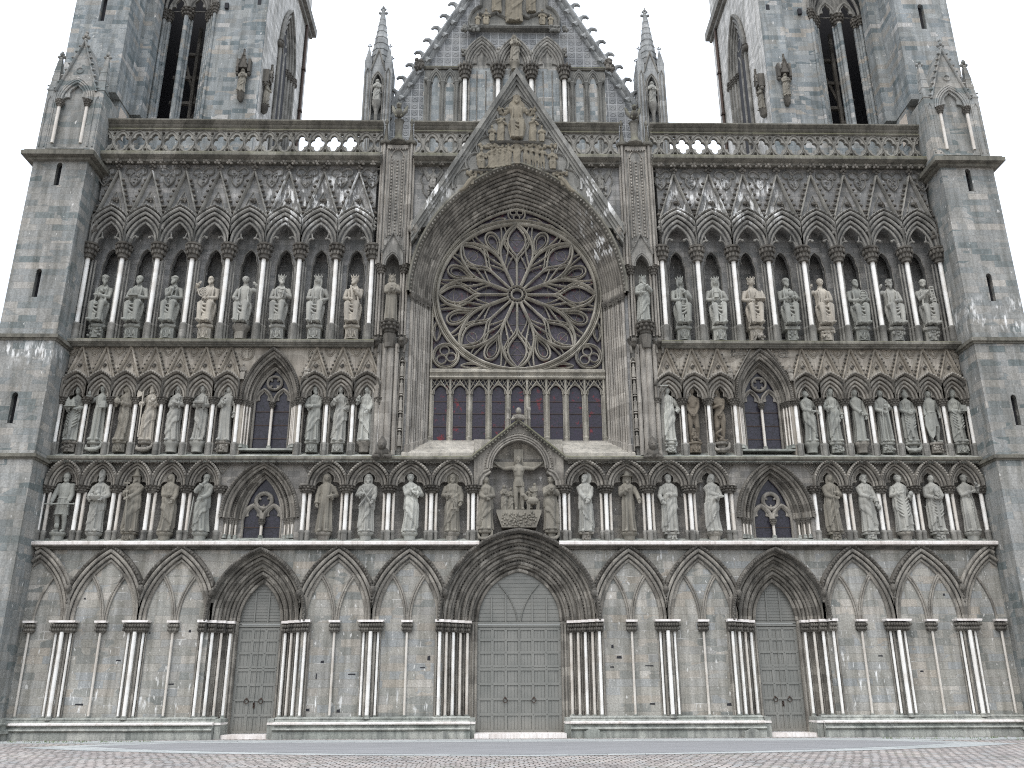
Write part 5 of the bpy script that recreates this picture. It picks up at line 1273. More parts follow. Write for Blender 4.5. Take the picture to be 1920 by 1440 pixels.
for cx in (-1.86, 0, 1.86):
    mould(am, .66, 1.5, 34.9, cx, [(.0, -.08, .07), (.14, -.14, .08), (.29, -.18, .08), (.42, -.22, .07)], 12, .925)
    tr_ = trefoil(.62, 34.9, 1.3); am.prism([(cx+x, z) for x, z in arch(.66, 1.5, 34.9, 0, 0, 12)+tr_[::-1]], -.06, .02); am.ribbon([(cx+x, z) for x, z in tr_], .04, -.06, .07)
    for x in (-.25, .25): am.ribbon([(cx+x, 28), (cx+x, 34.7)], .035, -.04, .07)
for cx in (-1.86, 0, 1.86): am.prism([(cx+x, z) for x, z in [(.66, 34.9)]+arch(.66, 1.5, 34.9, 0, 0, 10)+[(-.66, 34.9)]], -.045, .02)
for x in (-2.9, 2.9, -.93, .93): lumps(am, x, -.2, 35.9, .1, .25, 7, .1)
am.build('arch_moulding', 'stone_upper', p)
for s in (-1, 1):
    for x, r in ((2.78, .12), (.93, .13)):
        inst('shaft', cached(('ng', r), lambda: shaft_mb(r, 27.5, 34.1).mesh('shaft', 'marble_white')), p, (s*x, -.18, 0)); inst('capital', cached(('ngc', r), lambda: capital_mb(r*1.7, .85, 3, 11, .30).mesh('capital', 'stone_capital')), p, (s*x, -.18, 34.02))
        q = MB(); [q.lathe([(.06, 27.5), (.06, 34.1)], s*x+e*.22, -.1, 8) for e in (-1, 1)]; q.build('shaft', 'stone_upper', p)
    tw = MB()
    for cx in (3.62, 4.40):
        mould(tw, .22, .62, 33.85, s*cx, [(.0, -.07, .05), (.10, -.11, .055), (.19, -.13, .05)], 10, .385)
    tw.prism([(s*x, z) for x, z in ((3.0, 28), (5.05, 28), (5.05, 34.72), (3.0, 34.72))], -.07, .0, [[(s*cx+x, z) for x, z in [(.22, 28.05)]+arch(.22, .62, 33.85, 0, 0, 7)+[(-.22, 28.05)]] for cx in (3.62, 4.40)])
    for x in (3.23, 4.01, 4.79):
        tw.lathe([(.08, 27.8), (.08, 33.5), (.10, 33.55), (.12, 33.75), (.17, 33.85), (.15, 33.92)], s*x, -.13, 9)
    for x in (3.05, 4.95): tw.ball((s*x, -.18, 34.0), .13, .12, .16, 8, 6)
    tw.build('twin_arch', 'stone_gable', p)
    lumps(c2 := MB(), s*5.35, -.3, 34.95, .2, .35, 26, .13); c2.build('beast_carving', 'stone_capital', p)
    lumps(c2 := MB(), s*7.0, -.3, 31.9, .2, .6, 26, .13); c2.build('beast_carving', 'stone_capital', p)
# relief over the arches
rf = MB(); half = [(2.55, 37.7)]+bez((2.55, 37.7), (2.75, 38.5), (2.3, 39.1), (1.9, 39.2), 6)+bez((1.9, 39.2), (2.0, 40.2), (1.5, 40.9), (1.15, 41.0), 6)+bez((1.15, 41.0), (1.0, 42.0), (.3, 42.3), (0, 42.6), 6)
full = half+[(-x, z) for x, z in half[::-1]]
rf.prism(full, -.05, .02); rf.ribbon(full, .08, -.05, .22); rf.xsweep([(.0, 37.45), (-.34, 37.48), (-.42, 37.58), (-.34, 37.68), (0, 37.7)], -2.6, 2.6)
for s in (-1, 1): lumps(rf, s*2.55, -.35, 37.4, .5, .16, 30, .12)
rf.ribbon([(x, 38.45+.12*sin(x*5)+.18*(abs(x) > .9)) for x in [-2+.1*k for k in range(41)]], .07, -.05, .2)
rf.build('relief_frame', 'stone_gable', p)
# pinnacles left and right of the gable
for s in (-1, 1):
    q = empty('gable_pinnacle', (s*7.50, 3.4, 0), CATH); b = MB()
    b.box(-.36, .36, -.10, .85, 27, 34.2); b.box(-.36, .36, -.35, .0, 27, 29.4)
    for e in (-1, 1):
        b.box(e*.56-.19, e*.56+.19, -.5, -.12, 27, 34.35); b.box(e*.56-.19, e*.56+.19, .5, .9, 27, 34.35)
        for y in (-.30, .70): b.lathe([(.27, 34.35), (.29, 34.41), (.04, 35.5), (.03, 35.55)], e*.56, y, 4, pi/4); [b.ball((e*.56+dx, y, 35.55+dz), .055, .05, .06, 6, 4) for dx, dz in ((0, .04), (-.09, .08), (.09, .08), (0, .18))]
    b.prism([(-.37, 32.4), (.37, 32.4), (.37, 33.95), (0, 35.2), (-.37, 33.95)], -.44, -.2, [[(.26, 32.45)]+arch(.26, .75, 32.9, 0, 0, 7)+[(-.26, 32.45)]])
    sp = [(.70, 34.2)]
    for k in range(9): za = lerp(34.2, 38.3, k/9); zb = lerp(34.2, 38.3, (k+1)/9); ra = lerp(.66, .13, k/9); rb = lerp(.66, .13, (k+1)/9); sp += [(ra, za+.02), (rb, zb-.05), (rb*1.06, zb-.04), (rb*1.06, zb)]
    b.lathe(sp, 0, .2, 8, pi/8)
    for dx, dz, r in ((0, .08, .14), (-.18, .12, .10), (.18, .12, .10), (0, .26, .11), (-.11, .38, .08), (.11, .38, .08), (0, .50, .09), (0, .62, .05)): b.ball((dx, .2, 38.25+dz), r, r, r*.9, 7, 5)
    b.build('spire', 'stone_pinnacle', q)
    mo = MB(); mould(mo, .26, .75, 32.9, 0, [(.02, -.46, .04), (.10, -.48, .035)], 8); [mo.ribbon([(e*.40, 33.85), (0, 35.28)], .05, -.44, .10) for e in (-1, 1)]
    for e in (-1, 1): mo.ribbon([(e*.56-.10, 28), (e*.56-.10, 33.7), (e*.56, 34.0), (e*.56+.10, 33.7), (e*.56+.10, 28)], .04, -.5, .06); mo.lathe([(.045, 28), (.045, 32.4), (.09, 32.7), (.09, 32.85)], e*.31, -.46, 8)
    mo.build('arch_moulding', 'stone_upper', q)
    cd = MB(); cd.lathe([(.26, 29.4), (.18, 29.5), (.10, 29.65), (.10, 31.2), (.18, 31.45), (.26, 31.65), (.26, 31.85)], 0, -.42, 10)
    cd.build('corbel', 'stone_upper', q)

# ------------------------------------------------------------------ stone figures
def interp(tab, t):
    for a, b in zip(tab, tab[1:]):
        if t <= b[0]:
            k = (t-a[0])/(b[0]-a[0]); k = k*k*(3-2*k)*.5+k*.5; return [lerp(x, y, k) for x, y in zip(a[1:], b[1:])]
    return list(tab[-1][1:])
STAND = [(0, .130, .108), (.03, .127, .106), (.25, .117, .095), (.45, .118, .092), (.56, .116, .088), (.64, .102, .078), (.72, .116, .082), (.785, .130, .078), (.815, .122, .068), (.835, .085, .056), (.853, .046, .042), (.875, .036, .037), (.90, .036, .037)]
BODY = [(.455, .075, .06), (.49, .092, .075), (.54, .090, .072), (.61, .074, .058), (.69, .093, .068), (.765, .112, .070), (.805, .112, .060), (.832, .078, .05), (.853, .044, .040), (.875, .035, .036), (.90, .035, .037)]
SEATT = [(.30, .135, .12), (.40, .130, .115), (.50, .112, .092), (.60, .118, .096), (.70, .142, .095), (.745, .140, .082), (.775, .098, .066), (.80, .052, .05), (.825, .044, .046), (.86, .044, .046)]

def fig_head(mb, c, s, turn=0.0, tilt=0.0, hair='short', beard=0.0, hat=None, young=False):
    """head with brow, nose, mouth, ears, hair, beard and headgear; s is half the head height"""
    h = MB(); rows = []
    for i in range(15):
        t = pi*i/14; z = -cos(t); row = []
        for j in range(20):
            a = 2*pi*j/20; rr = max(sin(t), .03); x = rr*cos(a)*.70; y = rr*sin(a)*.82
            if z < -.2: x *= 1+.28*(z+.2); y *= 1+.10*(z+.2)
            if y < 0:
                f = max(0, -sin(a))**2
                if -.02 < z < .26: y += .17*f*(1-abs(x)*1.1)
                if -.95 < z < -.5: y -= .05*f
            row.append((x*s, y*s, z*s))
        rows.append(row)
    h.grid(rows, cv=True)
    h.tube([(0, -.74*s, .22*s), (0, -.92*s, -.05*s), (0, -.98*s, -.16*s), (0, -.78*s, -.24*s)], [.08*s, .11*s, .14*s, .09*s], 6)
    for e in (-1, 1):
        h.ball((e*.27*s, -.66*s, .10*s), .12*s, .09*s, .07*s, 7, 5); h.tube([(e*.08*s, -.79*s, .26*s), (e*.45*s, -.66*s, .24*s)], .07*s, 5); h.ball((e*.70*s, .05*s, -.05*s), .08*s, .16*s, .22*s, 6, 5)
    h.ball((0, -.76*s, -.47*s), .24*s, .10*s, .07*s, 7, 4)
    if hair in ('short', 'curly', 'long', 'veil'):
        h.ball((0, .16*s, .30*s), .86*s, .86*s, .86*s, 12, 8)
        for e in (-1, 1): h.ball((e*.62*s, .1*s, .25*s), .22*s, .5*s, .5*s, 8, 6)
    if hair == 'curly':
        for k in range(26):
            a = random.uniform(-.1*pi, 1.1*pi); z = random.uniform(-.5, .95); q = sqrt(max(.05, 1-z*z)); h.ball((cos(a)*.84*q*s, .05*s+sin(a)*.85*q*s, z*s), .2*s, .2*s, .2*s, 6, 4)
        for k in range(7): h.ball((lerp(-.55, .55, k/6)*s, -.55*s, .75*s), .18*s, .16*s, .16*s, 6, 4)
    if hair == 'long':
        for e in (-1, 1): h.tube([(e*.66*s, .05*s, .5*s), (e*.82*s, .1*s, -.2*s), (e*.80*s, .12*s, -.9*s), (e*.72*s, .1*s, -1.5*s)], [.25*s, .27*s, .27*s, .16*s], 8)
        h.ball((0, .55*s, -.5*s), .72*s, .4*s, 1.1*s, 9, 7)
    if hair == 'veil':
        h.ball((0, .2*s, .2*s), .92*s, .95*s, .98*s, 12, 9)
        for e in (-1, 1): h.tube([(e*.70*s, .0, .5*s), (e*.88*s, .05*s, -.3*s), (e*1.0*s, .1*s, -1.2*s), (e*1.3*s, .15*s, -2.0*s)], [.3*s, .3*s, .38*s, .3*s], 8)
        h.ball((0, .6*s, -.8*s), 1.0*s, .4*s, 1.5*s, 9, 7)
    if beard:
        h.ball((0, -.52*s, -.72*s), .50*s, .34*s, .40*s, 10, 7); h.tube([(0, -.62*s, -.8*s), (0, -.72*s, -(1.0+.35*beard)*s), (.04*s, -.72*s, -(1.0+.8*beard)*s)], [.40*s, .30*s, .10*s], 8)
        for e in (-1, 1): h.ball((e*.48*s, -.35*s, -.48*s), .2*s, .25*s, .42*s, 7, 5); h.tube([(0, -.82*s, -.35*s), (e*.34*s, -.68*s, -.5*s)], .08*s, 5)
    if hat == 'mitre':
        h.lathe([(.76*s, .35*s), (.80*s, .45*s), (.82*s, .62*s), (.80*s, .7*s)], 0, .02*s, 16, 0, .98)
        rows = [[(w*cos(2*pi*j/16)*s, .02*s+d*sin(2*pi*j/16)*s, z*s) for j in range(16)] for w, d, z in ((.78, .74, .6), (.86, .62, 1.1), (.72, .44, 1.6), (.36, .24, 2.1), (.05, .08, 2.35))]; h.grid(rows, cv=True)
        h.box(-.06*s, .06*s, -.72*s, -.3*s, .5*s, 1.9*s)
    if hat == 'lowmitre':
        h.lathe([(.78*s, .2*s), (.86*s, .5*s), (.84*s, 1.0*s), (.6*s, 1.5*s), (.2*s, 1.9*s), (.03*s, 2.0*s)], 0, .02*s, 16)
    if hat == 'crown':
        h.lathe([(.80*s, .42*s), (.86*s, .46*s), (.90*s, .86*s), (.80*s, .88*s), (.74*s, .5*s)], 0, .05*s, 16)
        for k in range(8):
            a = 2*pi*k/8+pi/8; h.tube([(.84*s*cos(a), .05*s+.84*s*sin(a), .82*s), (.96*s*cos(a), .05*s+.96*s*sin(a), 1.28*s)], [.17*s, .07*s], 6); h.ball((.95*s*cos(a), .05*s+.95*s*sin(a), 1.25*s), .12*s, .12*s, .12*s, 6, 4)
    if hat == 'pilgrim':
        h.lathe([(.75*s, .42*s), (1.55*s, .46*s), (1.6*s, .56*s), (.80*s, .72*s), (.70*s, 1.1*s), (.48*s, 1.7*s), (.1*s, 1.8*s)], 0, 0, 16)
    if hat == 'spire': h.lathe([(.84*s, .2*s), (1.25*s, .42*s), (1.2*s, .55*s), (.82*s, .6*s), (.52*s, 1.6*s), (.2*s, 2.5*s), (.03*s, 2.9*s)], 0, 0, 14)
    if hat == 'cap': h.lathe([(.82*s, .25*s), (.92*s, .4*s), (.90*s, .7*s), (.62*s, 1.05*s), (.2*s, 1.25*s)], 0, .08*s, 14)
    if hat == 'pointcap': h.lathe([(.80*s, .3*s), (.90*s, .42*s), (.82*s, .62*s), (.5*s, 1.0*s), (.12*s, 1.5*s)], 0, .05*s, 14)
    if hat == 'turban':
        for k in range(3): h.tube([(.78*s*cos(2*pi*j/14), .08*s+.80*s*sin(2*pi*j/14), (.45+.22*k+.06*sin(j*2+k))*s) for j in range(14)], .22*s, 7, True)
        h.ball((0, .1*s, .85*s), .7*s, .7*s, .42*s, 10, 6)
    if hat == 'helmet': h.lathe([(.84*s, .1*s), (.88*s, .35*s), (.78*s, .8*s), (.45*s, 1.25*s), (.05*s, 1.5*s)], 0, .05*s, 14)
    if hat == 'hood':
        h.ball((0, .22*s, .22*s), 1.0*s, 1.0*s, 1.05*s, 12, 9); h.ball((0, .35*s, -.7*s), 1.15*s, .7*s, .8*s, 10, 7)
    if hat == 'tonsure': h.tube([(.80*s*cos(2*pi*j/14), .05*s+.80*s*sin(2*pi*j/14), .45*s) for j in range(14)], .17*s, 6, True)
    if hat == 'halo': h.lathe([(1.6*s, -.08*s), (1.6*s, .08*s)], 0, 0, 22); 
    if hat == 'halo':
        k = len(h.v)-44
        for i in range(k, len(h.v)): x, y, z = h.v[i]; h.v[i] = (x, .62*s+z, y)
    ct, st_ = cos(turn), sin(turn); ci, si = cos(tilt), sin(tilt); vs = []
    for x, y, z in h.v:
        y, z = y*ci-z*si, y*si+z*ci; vs.append((c[0]+x*ct-y*st_, c[1]+x*st_+y*ct, c[2]+z))
    mb.add(vs, h.f)

def fig_hand(mb, w, d, s, side):
    """palm, four fingers and a thumb pointing along d from the wrist w"""
    d = Vector(d).normalized(); w = Vector(w); u = d.cross(Vector((0, -1, 0)));
    if u.length < .2: u = Vector((1, 0, 0))
    u.normalize(); n = d.cross(u)
    p = w+d*.45*s; mb.tube([w-d*.1*s, p, w+d*.8*s], [.24*s, .36*s, .33*s], 8)
    for k in range(4):
        o = (k-1.5)*.19*s; L = (.55, .68, .62, .48)[k]*s; q = w+d*.75*s+u*o
        mb.tube([q, q+d*L*.55+n*.10*s, q+d*L+n*.30*s], [.115*s, .105*s, .085*s], 5)
    q = w+d*.25*s+u*side*.30*s; mb.tube([q, q+(d*.35+u*side*.25)*s, q+(d*.62+u*side*.18+n*.12)*s], [.13*s, .12*s, .09*s], 5)

def figure(H, pose='stand', L=(-.10, -.17, .60), R=(.10, -.17, .62), dr=1, sway=.0, turn=0.0, tilt=.05, hair='short', beard=0.0, hat=None, mantle=True, folds=1.0, slim=1.0, seed=0, cape=False, tunic=False, fine=1.0):
    """returns one mesh of overlapping closed shapes in metres, feet at z=0, facing -y. L and R are the hand places (x, y, z) as shares of H."""
    rnd = random.Random(seed*77+5); mb = MB(); N, K = int(44*fine), int(46*fine)
    seat = pose == 'seat'; nude = pose == 'nude'
    ph = [rnd.uniform(0, 6.3) for _ in range(6)]; k1, k2 = rnd.choice((9, 11, 13)), rnd.choice((5, 7))
    def ring(t, rx, ry, cx, cy, amp, drape, lo=.0):
        row = []
        for j in range(N):
            a = 2*pi*j/N; c, s = cos(a), sin(a); F = max(0, -s)
            f = amp*(abs(cos(k1*a/2+ph[0]+.7*t))-.6)+amp*.5*cos(k2*a+ph[1]-1.2*t)
            if drape:
                e1 = .585+dr*.10*c+.015*cos(3*a+ph[2]); e2 = .235+dr*.17*c+.02*cos(5*a+ph[3])
                if e2 < t < e1:
                    f += .019; f += .021*F*(abs(sin(pi*((t-dr*.22*c+.16*c*c)*6.2)+ph[4]))-.5)
                elif t >= e1: f += .006*cos(15*a+ph[2])*(1 if t < .8 else 0)+.005*F*sin(2*pi*(t*9+.6*abs(c))+ph[5])*(t < .8)
            row.append((cx+(rx+f)*c, cy+(ry+f*(1.0 if s < 0 else .4))*s, t))
        return row
    def sw(t): return sway*(.055*sin(t*pi*1.15)-.02)
    if seat:
        hz, fy = .925, -.02; hs = .078
        mb.grid([[(x*H, y*H, z*H) for x, y, z in ring(t, *interp(SEATT, t), 0, .03-.03*t, .006, False)] for t in [lerp(.30, .86, i/24) for i in range(25)]], cv=True); k = len(mb.v); mb.f.append(tuple(range(k-N, k))); mb.f.append(tuple(range(k-25*N+N-1, k-25*N-1, -1)))
        sh = (.125, -.0, .735); hipz = .385
        # lap, knees and shins under the robe, then the pleats that fall to the feet
        kn = []
        for e in (-1, 1):
            kx = e*(.082+rnd.uniform(-.006, .012)); kz = .385+rnd.uniform(-.012, .012)+(.015 if e == dr else 0); kn.append((kx, kz))
            mb.tube([(e*.055*H, .04*H, .36*H), (e*.072*H, -.10*H, (kz+.005)*H), (kx*H, -.205*H, kz*H)], [.080*H, .068*H, .056*H], 12)
            mb.tube([(kx*H, -.205*H, kz*H), (kx*.98*H, -.222*H, .22*H), (kx*.90*H, -.205*H, .045*H)], [.057*H, .043*H, .042*H], 12)
            mb.tube([(kx*.85*H, -.20*H, .03*H), (kx*.95*H, -.285*H, .025*H), (kx*1.0*H, -.325*H, .018*H)], [.032*H, .030*H, .02*H], 8)
        rows = []
        for i in range(22):
            t = lerp(0.04, .37, i/21); b = t/.37; row = []
            for j in range(N):
                a = 2*pi*j/N; c, s = cos(a), sin(a)
                f = .016*folds*(abs(cos(6.5*a+ph[0]))-.5)*(1.2-b)
                row.append(((lerp(.112, .112, b)+f)*c*H, (-.075+(lerp(.095, .075, b)+f)*s)*H, (t+.012*cos(5*a+ph[3])*(1-b))*H))
            rows.append(row)
        mb.grid(rows, cv=True); k = len(mb.v); mb.f.append(tuple(range(k-N, k))); mb.f.append(tuple(range(k-22*N+N-1, k-22*N-1, -1)))
        for q in range(3):                          # swags slung from knee to knee
            z0, z1 = kn[0][1]-.01-.05*q+dr*.02*q, kn[1][1]-.01-.05*q-dr*.035*q-.02*rnd.random()
            mb.tube([(lerp(kn[0][0]-.03, kn[1][0]+.03, u/10)*H, (-.226+.012*sin(pi*u/10))*H, (lerp(z0, z1, u/10)-(.03+.022*q)*sin(pi*(u/10)**(1.3 if dr > 0 else .75)))*H) for u in range(11)], [.008*H]+[.021*H]*9+[.008*H], 7)
        for q in range(8):                          # pleats below
            x = lerp(-.105, .105, q/7)+rnd.uniform(-.008, .008); y = -.10-.10*sqrt(max(.08, 1-(x/.118)**2))
            mb.tube([((x*.85)*H, (y-.005)*H, (.26-.05*sin(pi*q/7))*H), (x*H, (y-.022)*H, .14*H), ((x*1.08)*H, (y-.012)*H, .035*H)], [.006*H, .014*H, .016*H], 6)
        for e in (-1, 1):                           # cloak edges down the chest and over the seat
            mb.tube([(e*.05*H, -.03*H, .80*H), (e*.085*H, -.09*H, .70*H), (e*.075*H, -.10*H, .58*H), (e*.10*H, -.11*H, .45*H)], [.016*H, .022*H, .020*H, .020*H], 7)
            mb.tube([(e*.115*H, -.02*H, .44*H), (e*.135*H, -.06*H, .33*H), (e*.13*H, -.07*H, .20*H), (e*.12*H, -.06*H, .10*H)], [.03*H, .036*H, .028*H, .012*H], 8)
    elif nude or tunic:
        hz, hs = .932, .070; fy = 0; sh = (.108, .0, .795)
        tab = BODY
        mb.grid([[((sw(t)+rx*cos(2*pi*j/N))*H, (ry*sin(2*pi*j/N)-.012*(max(0, -sin(2*pi*j/N))**3)*(.62 < t < .78))*H, t*H) for j in range(N)] for t in [lerp(.455, .90, i/22) for i in range(23)] for rx, ry in [interp(tab, t)]], cv=True)
        k = len(mb.v); mb.f.append(tuple(range(k-23*N+N-1, k-23*N-1, -1)))
        for e in (-1, 1):
            x0 = sw(.48)+e*.045; kn = (sw(.28)+e*(.052 if nude else .058)+.012*dr*(e == dr), -.035 if e == dr else -.01, .275); an = (e*.055+.01*dr, .015, .05)
            mb.tube([(x0*H, 0, .51*H), ((x0*.6+kn[0]*.4)*H, -.012*H, .40*H), (kn[0]*H, kn[1]*H, kn[2]*H), ((kn[0]*.6+an[0]*.4)*H, .008*H, .19*H), (an[0]*H, an[1]*H, an[2]*H), (an[0]*H, an[1]*H, .02*H)], [.060*H, .056*H, .042*H, .043*H, .027*H, .03*H], 12)
            mb.tube([(an[0]*H, .03*H, .022*H), (an[0]*1.1*H, -.05*H, .026*H), (an[0]*1.25*H, -.105*H, .014*H)], [.028*H, .03*H, .018*H], 8)
            if nude: mb.ball((sw(.74)+e*.05)*H if False else ((sw(.74)+e*.048)*H, -.055*H, .735*H), .045*H, .025*H, .035*H, 9, 6); mb.ball((e*.045*H, .05*H, .48*H), .05*H, .045*H, .055*H, 9, 6)
        if tunic:
            T = [(.295, .125, .10), (.34, .118, .092), (.45, .108, .085), (.56, .10, .078), (.60, .092, .07), (.68, .105, .074), (.76, .122, .076), (.80, .118, .066), (.835, .082, .055), (.853, .048, .044)]
            mb.grid([[(x*H, y*H, z*H) for x, y, z in ring(t, *interp(T, t), sw(t), 0, .010 if t < .56 else .003, False)] for t in [lerp(.295, .853, i/32) for i in range(33)]], cv=True)
            k = len(mb.v); mb.f.append(tuple(range(k-33*N+N-1, k-33*N-1, -1)))
            mb.tube([(.098*H*cos(2*pi*j/16), .076*H*sin(2*pi*j/16), .575*H) for j in range(16)], .012*H, 6, True)
    else:
        hz, hs = .932, .072; fy = 0; sh = (.112*slim, .0, .785)
        rows = []
        for i in range(K+1):
            t = lerp(0.012, .90, i/K); rx, ry = interp(STAND, t); amp = folds*(.030*max(0, 1-t/.70)+.004)
            if cape and t < .80: rx += .018*(1-abs(t-.45)); 
            rows.append([(x*H, y*H, z*H) for x, y, z in ring(t, rx*slim, ry, sw(t), 0, amp, mantle)])
        mb.grid(rows, cv=True); k = len(mb.v); mb.f.append(tuple(range(k-N, k))); mb.f.append(tuple(range(k-(K+1)*N+N-1, k-(K+1)*N-1, -1)))
        for e in (-1, 1): mb.tube([(e*.055*H, -.06*H, .02*H), (e*.065*H, -.13*H, .022*H), (e*.072*H, -.165*H, .012*H)], [.032*H, .03*H, .016*H], 8)
        if cape:                                   # heavy vestment with a V of deep folds
            for q in range(6):
                z = .60-.055*q; mb.tube([(lerp(-.10, .10, u/8)*H, (-.092-.02*sin(pi*u/8))*H, (z-.075*sin(pi*u/8))*H) for u in range(9)], [.008*H]+[.014*H]*7+[.008*H], 6)
            mb.box(-.022*H, .022*H, -.125*H, -.05*H, .09*H, .60*H)
    # arms: shoulder, elbow, wrist
    hx = sw(.8)
    for side, tgt in ((-1, L), (1, R)):
        if tgt is None: continue
        S = Vector((hx+side*sh[0], sh[1]+(.02 if not seat else .0), sh[2])); W = Vector(tgt); la, lb = (.165, .15) if not seat else (.20, .18)
        D = W-S; dist = min(D.length, (la+lb)*.985); D = D.normalized() if D.length > 1e-6 else Vector((0, 0, -1)); W = S+D*dist
        ca = (la*la+dist*dist-lb*lb)/(2*la*dist); ca = max(-1, min(1, ca)); pole = Vector((side*.9, .35, -1.0)); pole = (pole-D*pole.dot(D)).normalized()
        E = S+D*la*ca+pole*la*sqrt(max(0, 1-ca*ca)); r0 = .050 if not nude else .040
        mb.tube([S*H, (S*.5+E*.5)*H, E*H, (E*.45+W*.55)*H, W*H], [r0*H, r0*.98*H, r0*.86*H, r0*(.74 if not nude else .66)*H, r0*(.62 if not nude else .5)*H], 10)
        if not (nude or tunic): mb.tube([(E*.3+W*.7)*H, (W*.97+E*.03)*H], [r0*.75*H, r0*.98*H], 10); mb.tube([W*H+(E-W)*.3*H, (W+(E-W)*.3)*H+Vector((0, .01, -.075))*H], [r0*.7*H, r0*.3*H], 8)
        if nude or tunic: mb.ball(tuple(S*H), r0*1.18*H, r0*1.1*H, r0*1.1*H, 10, 7)
        fd = (W-E).normalized()+Vector((-side*.35, -.15, .05)); fig_hand(mb, W*H, fd, .058*H, -side)
    fig_head(mb, (sw(.92)*H, (fy-.012)*H, hz*H), hs*H, turn, tilt, hair, beard, hat)
    return mb

PENDING = []
def remesh_body(mb, name, mat, vox):
    o = inst(name, mb.mesh(name, mat, 0)); md = o.modifiers.new('join', 'REMESH'); md.mode = 'VOXEL'; md.adaptivity = 0; md.voxel_size = vox; md.use_smooth_shade = True; PENDING.append(o); return o

